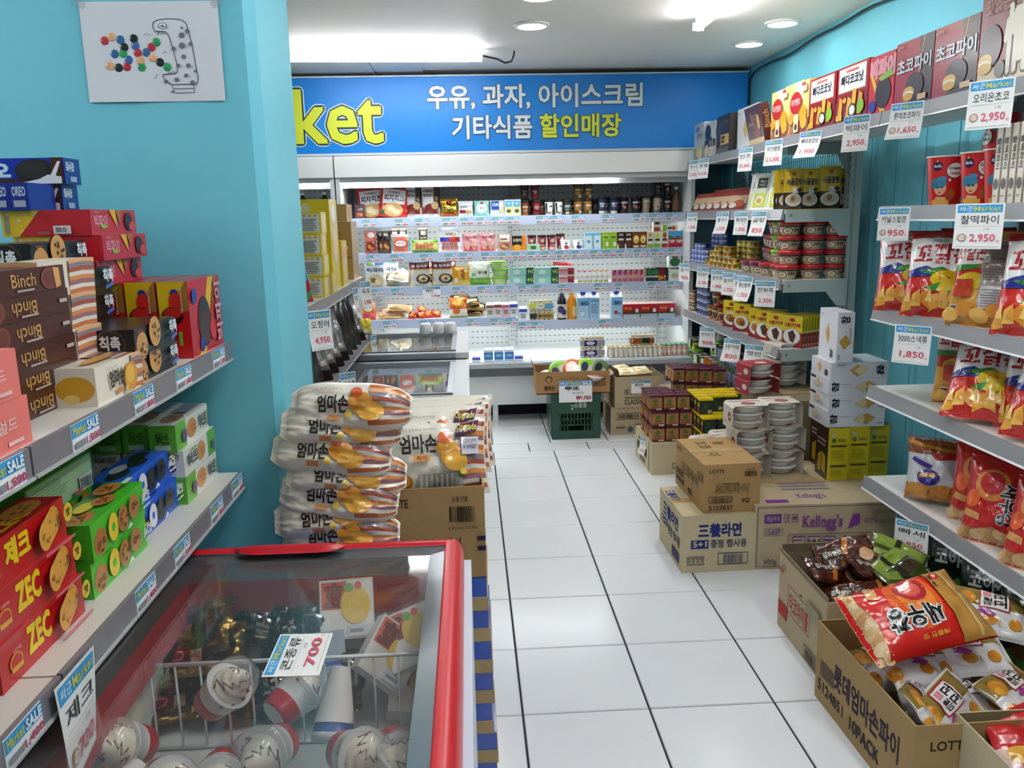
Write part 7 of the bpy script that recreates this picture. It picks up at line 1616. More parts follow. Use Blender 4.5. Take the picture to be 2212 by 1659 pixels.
# --- fourth shelf
ow = bag('orange_wrap_bag', PW(30), PW(38), .05, '#e0762a', [E(.5, .62, .3, .16, '#f0e0c8'), R(0, 0, 1, .34, '#d83a50')], seed=113)
cool('snack_bag', ow, 796, '4l', 'orange and pink bag at the end of the fourth cooler shelf', 'food bag', None, 0, 0, -.2)
be = bag('flat_bread_pack', PW(56), PW(24), .035, '#dcae78', [R(.1, .15, .9, .5, '#a8845a'), R(0, .8, 1, .95, '#c8503a')], seed=115)
for i, (px, dz, ry, dy) in enumerate(((838, .0, .05, .0), (850, .03, -.06, .03), (862, .055, .1, .01), (845, .0, 0, .08))):
    cool('fish_cake_pack', be, px, '4l', 'beige fish cake pack lying in the pile, ' + ('lowest', 'second', 'topmost', 'rearmost')[i], 'food bag', 'beige fish cake packs', dy + .0, .05, -1.1, dz + .01, ry)
rw = bag('red_sausage_wrap', PW(22), PW(20), .035, '#c82a20', [E(.5, .5, .34, .3, '#e8922a'), E(.4, .5, .14, .14, '#f0c070', 8)], seed=117)
for i, (px, dz) in enumerate(((886, .0), (904, .0), (922, .0), (940, .0), (912, .035))):
    cool('sausage_wrap', rw, px, '4l', 'small red and orange wrapped sausage, ' + ('first', 'second', 'third', 'fourth')[i] + ' along' if i < 4 else 'small red and orange wrapped sausage lying on the others', 'food bag', 'small red sausage wraps', .01 * i, .3 * (i - 2), -.7, dz, .3 * (i % 2))
op = bag('orange_soup_pouch', PW(40), PW(44), .04, '#d8661f', [E(.5, .74, .34, .18, '#f0b83a'), R(0, 0, 1, .42, '#dcd8c8'), E(.4, .32, .22, .16, '#d8703a', 10), R(0, 0, 1, .08, '#7a8a4a')], seed=119)
cool('soup_pouch', op, 988, '4l', 'orange and white soup pouch leaning on the brown pile', 'food bag', None, -.01, 0, -.25)
br = bag('seaweed_snack_pack', PW(46), PW(30), .04, '#6a5226', [R(.1, .3, .9, .7, '#c9b07a'), R(.2, .1, .6, .24, '#2a2418')], seed=121, fin='foil')
for i, (px, dz, ry, dy) in enumerate(((1020, 0, .0, .02), (1026, .035, .12, .03), (1016, .07, -.15, .04), (990, .05, .2, .10), (1000, .10, -.1, .11))):
    cool('seaweed_snack_pack', br, px, '4l', 'dull gold seaweed snack pack in the pile, ' + ORD[i] + ' from the bottom', 'food bag', 'dull gold seaweed packs', dy, .1 * i, -1.1, dz + .012, ry)
def gable(name, w, d, h, c, art, cap=None, roof=.22, top=None):
    b = MB(); m = M(c, 'glo'); mt_ = M(top or c, 'glo'); hz = h * (1 - roof)
    b.box(-w / 2, -d / 2, 0, w / 2, d / 2, hz, m)
    b.face([(-w / 2, -d / 2, hz), (w / 2, -d / 2, hz), (w / 2, -.002, h * .96), (-w / 2, -.002, h * .96)], mt_); b.face([(w / 2, d / 2, hz), (-w / 2, d / 2, hz), (-w / 2, .002, h * .96), (w / 2, .002, h * .96)], mt_)
    for s in (-1, 1): b.face([(s * w / 2, -d / 2, hz), (s * w / 2, d / 2, hz), (s * w / 2, 0, h * .96)], mt_)
    b.box(-w / 2, -.002, h * .955, w / 2, .002, h, mt_)
    if cap: b.lathe([(w * .24, h * .93), (w * .26, h * 1.04)], M(cap, 'plas'), 14, cx=0, cy=-d * .12)
    b.art(plane((-w / 2, -d / 2, 0), (w, 0, 0), (0, 0, hz)), art, 'glo')
    me = b.mesh(name); DIM[me.name] = (w, d, h); return me
mk = [(1056, '#d8d2cc', '#8a5a3a', 'white milk carton with a brown stripe'), (1073, '#e6d0d2', '#8a4a3a', 'pale pink milk carton, shorter one'), (1090, '#e2bcc2', '#c86a7a', 'pale pink milk carton, taller one'), (1107, '#dfe4f0', '#2f4ab8', 'white milk carton with a narrow blue top'), (1127, '#dfe4f0', '#2f4ab8', 'white milk carton with a blue top nearest the bottle packs')]
for i, (px, c, c2, s) in enumerate(mk):
    me = gable('milk_carton_%s' % 'abcde'[i], PW(16 + (i == 4)), PW(15), PW(33 + (i % 2)), c, [R(0, .75, 1, 1, c2), T('맛있는', .2, .44, .8, .58, '#3a4048', .03), T('우유', .25, .24, .75, .38, '#3a4048', .03)], top='#e8eaec')
    cool('milk_carton', me, px, '4l' if i < 4 else '4r', s, 'carton', 'milk cartons on the fourth shelf')
yk = bottle('yogurt_bottle', .0175, PW(21), '#e2dccf', '#c9b48a', None, neck=.7)
def multipack(label, px, row, wrapc, art, dz=0, cols=5, rows=2, cat='bottle pack', dy=0, h=.074):
    t = thing('yogurt_bottle_pack', label, cat, (CX(px, int(row[0])), (YF if row != '5' else 6.10) + .02 + dy, ROWZ[row] + dz), group='wrapped yogurt bottle packs')
    for r_ in range(rows):
        for c_ in range(cols):
            o = obj('bottle', yk, t, ((c_ - (cols - 1) / 2) * .0365, r_ * .0365 + .018, 0)); obj('cap', PARTS[yk.name][0][1], o)
    b = MB(); w = cols * .0365 + .002
    b.box(-w / 2, -.001, .012, w / 2, rows * .0365 + .001, .052, M(wrapc, 'film')); b.art(plane((-w / 2, -.001, .012), (w, 0, 0), (0, 0, .04)), art, 'film'); obj('wrap_sleeve', b, t)
multipack('yogurt bottle pack with green sleeve, lower of two', 1168, '4r', '#4a4a30', [R(.3, 0, 1, 1, '#b08a3a'), T('불가리스', .36, .3, .9, .7, '#2a2a18', .03), R(0, 0, .28, 1, '#23281e')])
multipack('yogurt bottle pack with yellow and blue sleeve, upper of two', 1167, '4r', '#c8cf5a', [R(.65, 0, 1, 1, '#5aa0c8'), E(.46, .5, .18, .46, '#e8ece8', 14), T('야쿠', .36, .3, .56, .7, '#3a4a3a', .03)], .0755)
cool('juice_bottle', bottle('grape_juice_bottle', PW(10.5), PW(64), '#1c1624', '#e8e8e8', [R(.2, .0, .8, .95, '#e0dcc8'), E(.45, .6, .12, .26, '#3a2a6a', 10), E(.56, .4, .1, .2, '#4a3a86', 10)], fin='plas'), 1212, '4r', 'dark grape juice bottle with a white cap', 'bottle', 'juice bottles')
cool('juice_bottle', bottle('orange_juice_bottle', PW(10.5), PW(64), '#e6941a', '#ececec', [R(.5, .1, .8, .8, '#f0d8a0')], fin='plas'), 1234, '4r', 'orange juice bottle with a white cap', 'bottle', 'juice bottles')
bio = [R(0, 0, 1, 1, '#a8d0ea'), R(0, .62, 1, 1, '#7ab8e2'), T('BIO', .3, .66, .95, .82, '#23407a', .04), E(.4, .24, .2, .1, '#e6ecee', 10)]
bm = gable('yogurt_drink_carton', PW(24), PW(22), PW(58), '#9ccbe8', bio, cap='#2438b0', roof=.2, top='#eef2f4')
bm2 = gable('yogurt_drink_carton_turned', PW(22), PW(22), PW(58), '#9ccbe8', [R(0, 0, 1, 1, '#9cc8e6'), LN(.15, .3, .85, .75, 5, '#3a5a86', .3), R(.1, .82, .9, .92, '#5a9ad0')], cap='#2438b0', roof=.2, top='#eef2f4')
bm3 = gable('yogurt_drink_carton_berry', PW(24), PW(22), PW(58), '#9ccbe8', bio + [E(.4, .28, .16, .1, '#c8323a', 10), E(.7, .24, .2, .06, '#6ab0e0', 10)], cap='#2438b0', roof=.2, top='#eef2f4')
for px, me, s in ((1258, bm, 'light blue yogurt drink carton next to the orange juice'), (1282, bm2, 'light blue yogurt drink carton turned sideways'), (1331, bm3, 'light blue yogurt drink carton standing apart before the red packs')):
    cool('yogurt_carton', me, px, '4r', s, 'carton', 'light blue yogurt cartons')
xm = carton('strawberry_milk_pack', PW(37), .10, PW(30), '#b02030', {'front': [R(0, .42, 1, 1, '#c02234'), R(0, 0, 1, .3, '#b8c4cc'), P([(.5, .3), (.6, .7), (.7, .3)], '#23452c'), E(.82, .5, .1, .2, '#e6e8ea', 10), T('바나나맛', .1, .6, .5, .78, '#e8c02a', .04), P([(0, .42), (.2, .3), (.5, .4), (.8, .28), (1, .42), (1, .3), (0, .3)], '#23452c')], 'left': [R(0, 0, 1, 1, '#d8b87a')], 'top': [R(0, 0, 1, 1, '#d8c8c8'), R(.1, .2, .9, .4, '#b03040')]})
for r_ in range(2):
    for c_ in range(3):
        cool('milk_multipack', xm, 1363 + 38.5 * c_ + 3 * r_, '4r', 'red winter themed milk pack, ' + ('front', 'rear')[r_] + ' row, ' + ORD[c_] + ' along', 'food box', 'red winter milk packs', r_ * .105)
sale_card('콩칼국수', '1,000', .135, .085, False, 'white price card hanging below the noodle bags', (CX(930, 3), 6.282, Z3 - .002), 0)
# --- cooler well
bmc = gable('blue_milk_carton', PW(19), PW(19), .105, '#2f86d0', [R(0, 0, 1, .12, '#e8f0f4'), T('ZERO', .15, .4, .85, .6, '#d8ecf8', .02), R(0, .8, 1, 1, '#d8e6f2')], top='#e2ecf4')
for i, px in enumerate((1028, 1054, 1076, 1098, 1118)):
    cool('milk_carton', bmc if i in (1, 2, 3) else carton('low_milk_box', PW(17), .06, .03, '#3a4ac0', {'front': [R(0, 0, 1, .5, '#e6ecf2')]}), px, '5', ('low blue box at the freezer side of the cooler well', 'blue milk carton in the cooler well, first of three', 'blue milk carton in the cooler well, second of three', 'blue milk carton in the cooler well, third of three', 'low blue box beside the three milk cartons')[i], 'carton', 'blue milk cartons', .02 if i in (1, 2, 3) else -.0)
for i in range(2):
    multipack('purple wrapped yogurt bottle pack, ' + ('lower', 'upper')[i], 1277, '5', '#9a9aa6', [R(.16, 0, .68, 1, '#2f2468'), E(.42, .5, .18, .36, '#c9c6dc', 14)], .0755 * i)
multipack('yogurt bottle pack with a brown sleeve lying on the loose bottles', 1387, '5', '#8a6a34', [R(.0, .0, .4, 1, '#a8542c'), R(.5, 0, .8, 1, '#1f3a24'), E(.9, .4, .08, .3, '#b8303a', 8), R(.05, .3, .12, .8, '#e8e8e0')], .0755, 5, 2, dy=.05)
n = 0
for r_ in range(4):
    for c_ in range(11):
        n += 1
        put('yogurt_bottle', yk, 'small gold capped yogurt bottle, row ' + ORD[r_] + ' from the cooler edge, ' + ORD[c_] + ' along', 'bottle', CX(1316, 5) + c_ * .0372, 6.10 + r_ * .0385, Z5, 0, 'loose yogurt bottles')
pkb = bottle('pink_yogurt_bottle', .0185, .085, '#dcb4a8', '#7ab89a', [R(0, .5, 1, .9, '#e8dcd6')], neck=.7)
for r_ in range(3):
    for c_ in range(5):
        put('pink_yogurt_bottle', pkb, 'small peach coloured drink bottle, row ' + ORD[r_] + ' from the cooler edge, ' + ORD[c_] + ' along', 'bottle', CX(1432, 5) + c_ * .0385, 6.12 + r_ * .04, Z5, 0, 'peach coloured bottles')

# ================================================================== shelving behind the pillar
ZB, ZC = 1.205, .885
yb_art = {'left': [R(.08, .08, .92, .92, '#d8d6ce'), E(.25, .84, .09, .06, '#c9a04a', 8), E(.5, .84, .09, .06, '#c9a04a', 8), E(.75, .84, .09, .06, '#c9a04a', 8), LN(.15, .14, .85, .74, 6, '#8a8a84', .5)], 'front': [R(.2, .1, .8, .9, '#ead88a')]}
ybx = carton('yellow_tea_box', .12, .085, .082, '#dcc01e', yb_art)
for i in range(4):
    put('tea_box', ybx, 'yellow tea box in the stack by the pillar, ' + ORD[i] + ' up', 'food box', -.612 + .004 * (i % 2), 3.36, ZB + .0825 * i, LF, 'yellow tea boxes')
put('tea_box', ybx, 'yellow tea box standing at the shelf edge before the tall one', 'food box', -.602, 3.50, ZB, LF, 'yellow tea boxes')
for i in range(4):
    put('tea_box', ybx, 'yellow tea box in the stack half behind the pillar, ' + ORD[i] + ' up', 'food box', -.700, 3.35, ZB + .0825 * i, LF, 'yellow tea boxes')
bgb = carton('large_yellow_box', .20, .14, .385, '#dcc21c', {'left': [E(.3, .9, .14, .06, '#e0d8a8', 12), R(.1, .55, .5, .6, '#c8ae1c')], 'front': [E(.5, .85, .3, .1, '#f0ece0', 14), E(.5, .5, .3, .2, '#e8d49a')]})
put('tea_box', bgb, 'large yellow box standing behind the small tea boxes', 'food box', -.645, 3.67, ZB, LF, None)
put('tea_box', carton('tall_yellow_box', .16, .06, .205, '#d8bc18', {'left': [R(.3, .4, .5, .9, '#a8921c'), R(.2, .2, .6, .24, '#3a3418')], 'front': [R(.2, .1, .8, .9, '#e8c890'), E(.5, .7, .3, .12, '#e89a6a', 12)]}), 'tall narrow yellow box next to the brown gift box', 'food box', -.605, 3.93, ZB, LF, None)
brb = carton('brown_gift_box', .22, .13, .29, '#b98f4c', {'left': [LN(.15, .72, .7, .86, 3, '#8a6428', .35), E(.2, .55, .08, .04, '#a87838', 8), E(.5, .55, .08, .04, '#d8c090', 8), E(.8, .55, .08, .04, '#d8c090', 8), R(.3, .38, .95, .395, '#4a3618')], 'front': [E(.3, .6, .12, .3, '#c9a8a0', 16), E(.65, .6, .12, .3, '#c0a0a0', 16)]})
put('gift_box', brb, 'tall kraft brown gift box with printed figs on the far shelf', 'food box', -.650, 4.385, ZB, LF, 'brown gift boxes')
put('gift_box', carton('brown_top_box', .20, .14, .085, '#c29a58', {'left': [R(.4, .3, .46, .7, '#8a6428')], 'front': [R(.5, .0, .6, .5, '#6a4a1c')]}), 'small kraft brown box on top of the tall gift box', 'food box', -.672, 4.37, ZB + .291, LF, 'brown gift boxes')
sq = bag('dried_squid_pack', .16, .30, .02, '#8d8a88', [R(0, 0, 1, .14, '#3a2a22'), R(.06, .2, .94, .8, '#b0aaa6'), P([(.2, .2), (.5, .5), (.3, .8), (.6, .8), (.8, .3)], '#d8d4d0'), R(0, .9, 1, 1, '#4a2018'), P([(.1, .3), (.2, .7), (.26, .7), (.16, .3)], '#e6e2de')], seed=131, fin='foil', crease=1.6)
sd = bag('dark_squid_pack', .15, .29, .02, '#2a2422', [R(.1, .1, .5, .5, '#8a3a20'), R(.2, .6, .9, .9, '#1a1614'), P([(.3, .7), (.5, .8), (.4, .65)], '#e0d03a')], seed=133)
for i in range(9):
    me_ = (sd, sq, sq, sq, sq, sd, sd, sd, sq)[i]
    put('dried_squid_pack', me_, ('dark' if me_ is sd else 'silvery') + ' dried squid pack leaning on the far shelf, ' + ORD[i] + ' from the pillar', 'food bag', -.60, 3.02 + .155 * i, ZC + .002, LF - .75, 'dried squid packs', rx=-.30)
twb = carton('teal_snack_box', .10, .07, .10, '#d9d4c2', {'front': [P([(.3, 1), (1, 1), (1, 0), (.6, 0)], '#1f7a80'), R(.1, .2, .3, .8, '#b9b4a4')], 'left': [R(.1, .2, .9, .8, '#cfcab8'), LN(.2, .3, .8, .7, 4, '#8a8678')]})
for i, (y, l) in enumerate(((2.78, 0), (2.78, 1), (2.78, 2), (2.90, 0), (2.90, 1), (2.66, 2))):
    put('teal_snack_box', twb, 'cream and teal box by the pillar, ' + ('first', 'first', 'first', 'second', 'second', 'rear')[i] + ' pile, ' + ORD[l] + ' up', 'food box', -.612 if i < 5 else -.70, y, ZC + (.1005 * l if i < 5 else .0), LF - .25, 'cream and teal boxes')
sb_ = bag('silver_snack_bag', .20, .28, .08, '#d0d4da', [R(.0, .04, 1, .3, '#a81c24'), E(.4, .3, .2, .16, '#6a5a60'), R(.1, .5, .6, .8, '#b02028'), E(.5, .68, .2, .1, '#d8b48a', 10), R(.0, .84, 1, 1, '#24407a'), R(.7, .3, 1, .5, '#3a8ab8'), P([(.6, .1), (.9, .2), (.8, .04)], '#3a8a3a')], seed=137)
for i, (y, x) in enumerate(((2.94, -.605), (2.80, -.615), (2.68, -.62))):
    put('silver_snack_bag', sb_, 'silver snack bag with red picture on the far shelf, ' + ORD[i] + ' past the pillar' if i else 'silver snack bag with red picture, the one most in view past the pillar', 'snack bag', x, y, ZB, LF - .45, 'silver snack bags', rx=-.28)
for i, (y, z, s) in enumerate(((2.86, ZB - .0, 'closest to the pillar on the upper rail'), (3.80, ZB, 'thin curled one in the middle of the upper rail'), (4.18, ZB, 'last on the upper rail'), (3.42, ZC, 'in the middle of the lower rail'), (4.40, ZC + .02, 'last on the lower rail'), (2.80, ZC, 'under the teal boxes'))):
    hang(('오징어', '쥐포', '육포', '스낵', '김', '커피')[i], ('4,950', '1,950', '3,900', '1,950', '2,900', '1,500')[i], -.548 + .03, y, z - .004, (.75, 1.2, .8, .7, 1.0, .8)[i], 'price card behind the pillar ' + s, (.095, .05, .07, .075, .05, .08)[i], .135, .015, side=.01)
# bottle tops showing over the yellow boxes, inside the second cooler
wbt = bottle('white_capped_bottle', .035, .20, '#2a2422', '#e4e4e2')
for i, x in enumerate((-1.06, -1.22, -1.36)):
    put('drink_bottle', wbt, 'dark bottle with white cap in the half hidden cooler, ' + ORD[i] + ' from the mullion', 'bottle', x, 6.40, Z1, 0, 'dark bottles in the hidden cooler')

# ================================================================== inside the freezers
def icecup():
    t = thing('ice_cream_cup', 'x', 'ice cream', (0, 0, 0))
    b = MB(); r_ = M('#c0202a', 'glo'); w = M('#dfe0dc', 'glo')
    b.lathe([(.026, 0, r_), (.030, .004, r_), (.034, .03, w), (.039, .06, w), (.042, .062, w), (.042, .065, w)], w, 22, cap=True); obj('cup', b, t)
    b = MB(); c = M('#e8dcc6', 'satin'); s = M('#7a3a1c', 'glo')
    def sw(u, v):
        a = 2 * PI * u; k = v * 4 + u; r = (.037 * (1 - v) ** .7 + .002) * (.86 + .16 * abs(math.sin(PI * k))); q = .004 * v
        return (r * math.cos(a) + q, r * math.sin(a) - q, .056 + .052 * v)
    b.grid(sw, 20, 20, c, closed_u=True)
    for k in range(3):
        pts = []
        for j in range(12):
            v = j / 12.5; p = sw((k * .33 + .10 * (j % 2) + .03 * j) % 1, v); pts.append((p[0] * 1.03, p[1] * 1.03, p[2] + .0005))
        b.tube(pts, .0015, s, 4)
    obj('swirl', b, t)
    b = MB(); b.lathe([(.043, .062), (.041, .085), (.030, .108), (.010, .113), (.001, .113)], CLEAR, 22, cap=False); obj('dome_lid', b, t)
    return t
ic0 = icecup()
icp = [(-.50, 1.16, .50, 1.2, .3, .5, 'tipped over beside its twin'), (-.555, 1.245, .50, .9, -.5, 0, 'lying by the freezer wall'), (-.465, 1.30, .53, .7, .4, .8, 'nearest the wire divider'), (-.40, 1.15, .52, 1.35, 0, .2, 'with its lid facing up'), (-.43, 1.05, .49, 1.0, .5, 2.0, 'close to the picture edge'), (-.315, 1.19, .53, 1.15, .7, -.6, 'in the middle of the heap'), (-.335, 1.07, .52, 1.0, -.3, .6, 'in front of the middle one'), (-.22, 1.16, .53, 1.2, -.5, .9, 'leaning to the glass edge'), (-.16, 1.08, .50, .6, .3, 1.5, 'closest to the aisle side'), (-.56, 1.08, .48, 1.3, .2, .3, 'below the hanging price card'), (-.15, 1.22, .50, 1.5, .2, 0.4, 'at the aisle end of the divider'), (-.36, 1.31, .50, 1.3, .2, 2.4, 'under the divider wires')]
for i, (x, y, z, rx, ry, rz, s) in enumerate(icp):
    lab_ = 'soft ice cream cup with clear dome ' + s
    if i == 0:
        ic0.location = (x, y, z + .165); ic0.rotation_euler = (rx, ry, rz); ic0['label'] = lab_; ic0['group'] = 'domed ice cream cups'
    else:
        dup(ic0, (x, y, z + .165), (rx, ry, rz), lab_, 'domed ice cream cups')
cone = MB(); cm = M('#d8d6d0', 'pap')
def cS(u, v):
    a = 2 * PI * u; r_ = (.016 + .016 * v) * (1 + .05 * (math.cos(18 * a) > 0)); return (r_ * math.cos(a), r_ * math.sin(a), .09 * v)
cone.grid(cS, 36, 5, cm, closed_u=True); cone.lathe([(.0325, .09, M('#3a4a8a', 'glo')), (.034, .105, M('#c9cbd0', 'plas')), (.036, .108, M('#c9cbd0', 'plas')), (.034, .118, M('#c9cbd0', 'plas')), (.001, .12)], M('#c9cbd0', 'plas'), 20, cap=False); cone.lathe([(.001, 0), (.016, 0.0005)], cm, 18, cap=False)
cone = cone.mesh('ice_cream_cone')
for i, (x, y, z, rx, ry, rz, s) in enumerate(((-.24, 1.31, .60, 2.5, .25, .2, 'white ribbed ice cream cone standing upside down by the divider'), (-.53, 1.17, .53, 1.9, .3, -.4, 'white ribbed ice cream cone lying below the price card'), (-.20, 1.13, .57, 2.2, -.6, .9, 'white ribbed ice cream cone near the aisle side'), (-.27, 1.05, .55, 2.3, .4, .3, 'white ribbed ice cream cone at the picture edge'))):
    put('ice_cream_cone', cone, s, 'ice cream', x, y, z + .15, rz, 'ribbed ice cream cones', rx=rx, ry=ry)
fo = bag('gold_foil_ice_cream', .15, .10, .035, '#8a6a2a', [E(.6, .5, .3, .3, '#2a1812'), R(.05, .3, .3, .7, '#7a1c20'), R(.3, .25, .45, .5, '#c9b48a')], seed=141, fin='foil', crease=1.8)
fd = bag('dark_foil_ice_cream', .15, .10, .035, '#3a3020', [T('엔초', .15, .3, .55, .75, '#c9c6bc', .02), BAR(.62, .3, .92, .7, '#2a2a28', '#aab0b0'), P([(.5, .6), (.6, .8), (.62, .55)], '#3a6a2a')], seed=143, fin='foil', crease=1.8)
fp = [(-.55, 1.50, .58, fo), (-.52, 1.46, .55, fo), (-.43, 1.52, .57, fd), (-.36, 1.50, .56, fd), (-.55, 1.44, .47, fo), (-.46, 1.43, .48, fd), (-.37, 1.43, .49, fd), (-.30, 1.44, .50, fd), (-.42, 1.46, .40, fd), (-.30, 1.47, .42, fo), (-.53, 1.50, .40, fo)]
for i, (x, y, z, me_) in enumerate(fp):
    put('foil_ice_cream', me_, ('gold' if me_ is fo else 'dark') + ' foil wrapped ice cream behind the wire divider, ' + ORD[i] + ' in the heap', 'ice cream', x, y, z + .11, .25 * ((i * 5) % 7 - 3) * .4, 'foil wrapped ice creams', rx=-.75 - .1 * (i % 3), ry=.2 * (i % 3 - 1))
ya = carton('yellow_sorbet_tub', .105, .03, .115, '#d8d6d4', {'front': [R(.04, .04, .96, .96, '#e8e2d8'), R(.04, .5, .5, .96, '#d8562a'), T('호', .1, .56, .44, .92, '#7a1c14', .08), E(.66, .56, .28, .32, '#e2bc3a', 14), E(.55, .85, .1, .08, '#6aa83a', 8), E(.72, .88, .07, .07, '#c8302a', 8), R(.5, .04, .96, .22, '#d0d4d8'), R(.55, .1, .8, .16, '#8a8e94')]})
for i, (x, y, z, rx, ry, rz, s) in enumerate(((-.20, 1.435, .545, -.8, .75, .1, 'tilted diamond wise'), (-.115, 1.46, .56, -.9, -.3, .2, 'against the aisle side'), (-.26, 1.52, .59, -.5, 0, .1, 'standing at the back wall'), (-.13, 1.43, .47, -1.2, .2, .1, 'lying at the bottom'))):
    put('sorbet_tub', ya, 'orange and yellow sorbet tub behind the divider, ' + s, 'ice cream', x, y, z + .10, rz, 'orange and yellow sorbet tubs', rx=rx, ry=ry)
gi = carton('grey_ice_cream_box', .10, .03, .13, '#9aa6b4', {'front': [R(.1, .5, .9, .56, '#2f4ab0'), R(.1, .1, .5, .4, '#c9ccd0'), BAR(.12, .12, .48, .38, '#3a3a3c')]})
put('ice_cream_box', gi, 'grey blue ice cream box with barcode behind the divider', 'ice cream', -.30, 1.425, .61, .2, None, rx=-.7)
# packs in the pale freezers
fzb = [bag('frozen_pack_' + n, .17, .13, .04, c, [R(.1, .3, .9, .75, c2), E(.4, .5, .2, .2, c3, 10)], seed=150 + i, crease=1.4) for i, (n, c, c2, c3) in enumerate((('clear', '#b8b4a8', '#8a7a60', '#d8d0c0'), ('red', '#7a2c28', '#e0dcd8', '#2a1c18'), ('pink', '#d8a08c', '#e0b8a8', '#b85a48'), ('green', '#9aa878', '#d8b8a0', '#6a8a3a'), ('gold', '#b88a3a', '#e0c06a', '#8a2a1c')))]
k = 0
for (x, y, z, n, s) in [(-.20, 4.35, .64, 1, 'red'), (-.34, 4.38, .64, 0, 'pale'), (-.48, 4.36, .64, 0, 'pale'), (-.17, 4.6, .64, 3, 'green'), (-.33, 4.62, .64, 0, 'pale'), (-.50, 4.6, .64, 0, 'pale'), (-.20, 4.80, .64, 0, 'pale'), (-.42, 4.80, .64, 1, 'red'),
                        (-.12, 3.86, .60, 1, 'red'), (-.21, 3.83, .61, 1, 'red'), (-.30, 3.9, .58, 0, 'pale'), (-.46, 3.85, .58, 0, 'pale'), (-.14, 3.52, .58, 3, 'green'), (-.26, 3.54, .58, 2, 'pink'), (-.38, 3.54, .58, 2, 'pink'), (-.50, 3.5, .58, 0, 'pale'), (-.11, 2.98, .60, 4, 'gold'), (-.22, 2.98, .58, 0, 'pale'), (-.34, 3.0, .58, 0, 'pale'), (-.46, 2.98, .58, 0, 'pale'), (-.16, 2.75, .58, 0, 'pale'), (-.30, 2.75, .58, 0, 'pale'), (-.45, 2.75, .58, 0, 'pale')]:
    put('frozen_pack', fzb[n], s + ' frozen food pack under the pale freezer glass, ' + ('farther freezer' if y > 4.2 else 'nearer freezer') + ', ' + ORD[k % 20] + ' of the heap' + (' end' if k >= 20 else ''), 'frozen food', x, y, z - .04, .4 * math.sin(k * 2.3), 'frozen food packs', rx=-1.2 + .2 * math.sin(k), ry=.15 * math.cos(k * 1.7)); k += 1
for i, (px_, y, z) in enumerate(((-.27, 4.93, .83), (-.19, 4.93, .83), (-.12, 4.93, .83))):
    b = MB(); b.lathe([(.034, 0), (.036, .006), (.034, .055), (.026, .062), (.001, .063)], M('#eef0f4', 'plas'), 18, cap=False)
    put('white_tub', b.mesh('white_tub'), 'small white tub standing on the farther freezer, ' + ORD[i] + ' along', 'food tub', px_, y, z, 0, 'small white tubs')
yt = bag('yellow_banana_bag', .07, .10, .04, '#e8d23a', [R(.2, .0, .8, .35, '#f0ecd8')], seed=171)
put('banana_bag', yt, 'small bright yellow bag on the farther freezer beside the dried squid', 'food bag', -.62, 4.93, .83, .3, None)

# ================================================================== drawing on the partition
dr = thing('wall_drawing', 'white paper with a doodled spotted creature and coloured sweets taped to the wall', 'poster', (-.826, 1.968, 1.768))
pw_, ph_ = .296, .208
b = MB()
pS = lambda u, v, d: Vector((pw_ * u, -.0015 - d - .006 * max(0, .12 - v) * 3 * math.sin(u * 7), ph_ * v))
b.grid(lambda u, v: pS(u, v, 0), 12, 10, M('#dcdce2', 'pap')); b.grid(lambda u, v: pS(u, v, -.0008), 12, 10, M('#d8d8de', 'pap'), flip=True)
def DX(x): return (x - 165) / 1290.0
def DY(y): return 1 - (y - 5) / 950.0
ink = '#3a3c42'
def stroke(pts, w=.004):
    out = []
    for i in range(len(pts) - 1):
        (xa, ya), (xb, yb_) = pts[i], pts[i + 1]
        xa, ya, xb, yb_ = DX(xa), DY(ya), DX(xb), DY(yb_)
        dx, dy = (xb - xa) * pw_, (yb_ - ya) * ph_; L = math.hypot(dx, dy) or 1e-6
        nx, ny = -dy / L * w * .55, dx / L * w * .75
        out.append(P([(xa - nx, ya - ny), (xb - nx, yb_ - ny), (xb + nx, yb_ + ny), (xa + nx, ya + ny)], ink))
    return out
outl = [(845, 285), (832, 240), (838, 205), (875, 182), (960, 170), (1060, 172), (1115, 185), (1145, 215), (1165, 300), (1185, 430), (1200, 600), (1215, 740), (1205, 775), (1190, 792), (960, 795), (930, 780), (895, 745), (880, 700), (905, 695), (1000, 692), (1025, 665), (1030, 620), (1010, 500), (990, 400), (975, 330), (950, 292), (845, 285)]
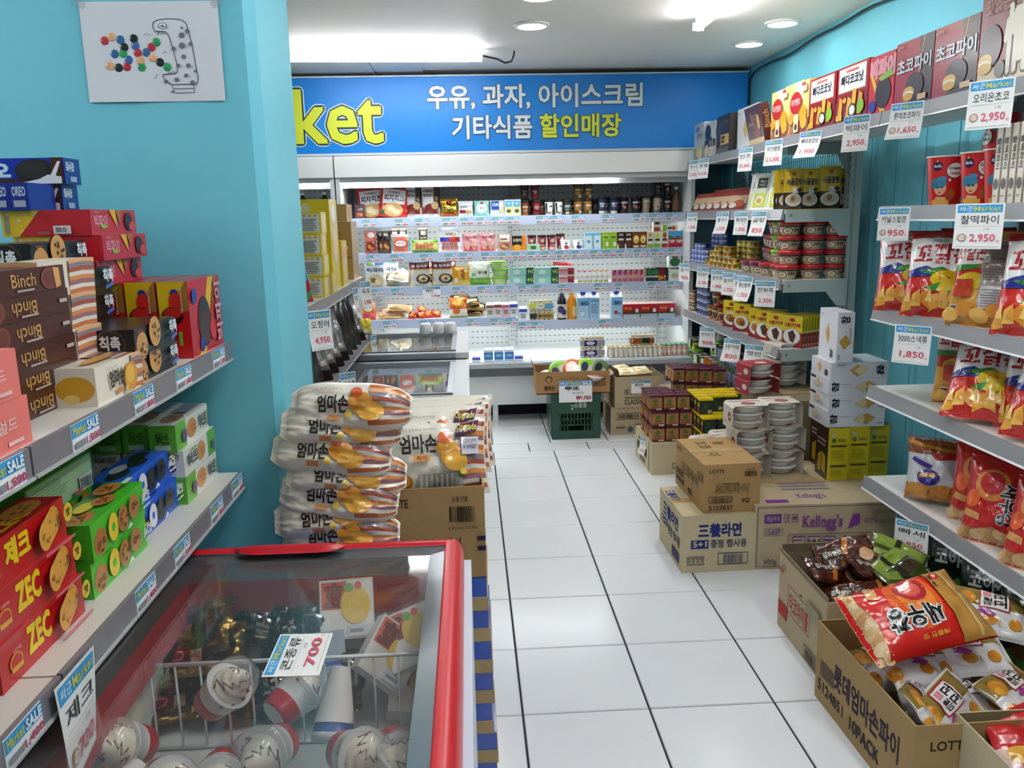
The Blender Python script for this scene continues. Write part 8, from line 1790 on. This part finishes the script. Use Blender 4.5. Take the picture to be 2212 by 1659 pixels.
a = stroke(outl, .005) + stroke([(960, 800), (975, 860), (945, 862), (1000, 875), (1168, 872), (1168, 800)], .004) + stroke([(975, 835), (1168, 832)], .004) + stroke([(850, 295), (880, 318), (885, 295), (910, 320), (915, 296), (940, 318), (950, 296)], .003) + stroke([(930, 690), (950, 672), (965, 690), (985, 668), (1005, 685)], .003)
a += [E(DX(925), DY(235), .030, .030, ink, 16), E(DX(925), DY(235), .026, .026, '#dcdce2', 16), E(DX(925), DY(240), .012, .010, ink, 8)]
for x, y, r_ in ((1105, 257, 13), (1098, 327, 26), (1090, 425, 30), (1098, 530, 22), (1135, 615, 23), (1105, 710, 20), (1012, 750, 22), (1155, 290, 22), (1172, 410, 20), (1010, 455, 22), (1040, 615, 20), (910, 765, 20), (1160, 780, 24), (1195, 670, 16)):
    a += [E(DX(x), DY(y), r_ / 1290, r_ / 950, '#6e7076', 12)]
for pts in ([(745, 318), (775, 305), (810, 320), (775, 330), (745, 318)], [(905, 497), (930, 478), (942, 482), (905, 497)], [(800, 735), (840, 690), (820, 735), (800, 735)]):
    a += stroke(pts, .002)
sw = {'r': '#b8323e', 'o': '#e6ac7c', 'b': '#33649a', 'k': '#23242a', 'g': '#2f9a58'}
b.art(pS, a, 'pap', lift=.00004, lift0=.0004)
obj('paper', b, dr)
for x, y, c in ((370, 370, 'r'), (438, 335, 'o'), (518, 362, 'b'), (546, 432, 'k'), (450, 495, 'b'), (530, 492, 'g'), (575, 553, 'b'), (395, 608, 'o'), (474, 626, 'k'), (552, 618, 'r'), (643, 352, 'k'), (652, 420, 'b'), (668, 488, 'r'), (686, 557, 'o'), (690, 624, 'g'), (748, 485, 'b'), (802, 435, 'r'), (852, 388, 'g'), (803, 535, 'o'), (868, 580, 'k'), (932, 624, 'g')):
    b = MB(); m = M(sw[c], 'glo'); R_ = .0093
    b.lathe([(R_, 0), (R_ * .95, .0006), (R_ * .7, .0011), (R_ * .3, .0014), (.0001, .0015)], m, 14, cap=False)
    obj('printed_sweet', b, dr, (pw_ * DX(x), -.0018, ph_ * DY(y)), (PI / 2, 0, 0))
for x in (.0, 1.0):
    b = MB(); b.box(-.014, -.0008, -.008, .014, 0, .008, WRAP); obj('tape', b, dr, (pw_ * x, -.0016, ph_ * .985), (0, .5 * (1 - 2 * x), 0))
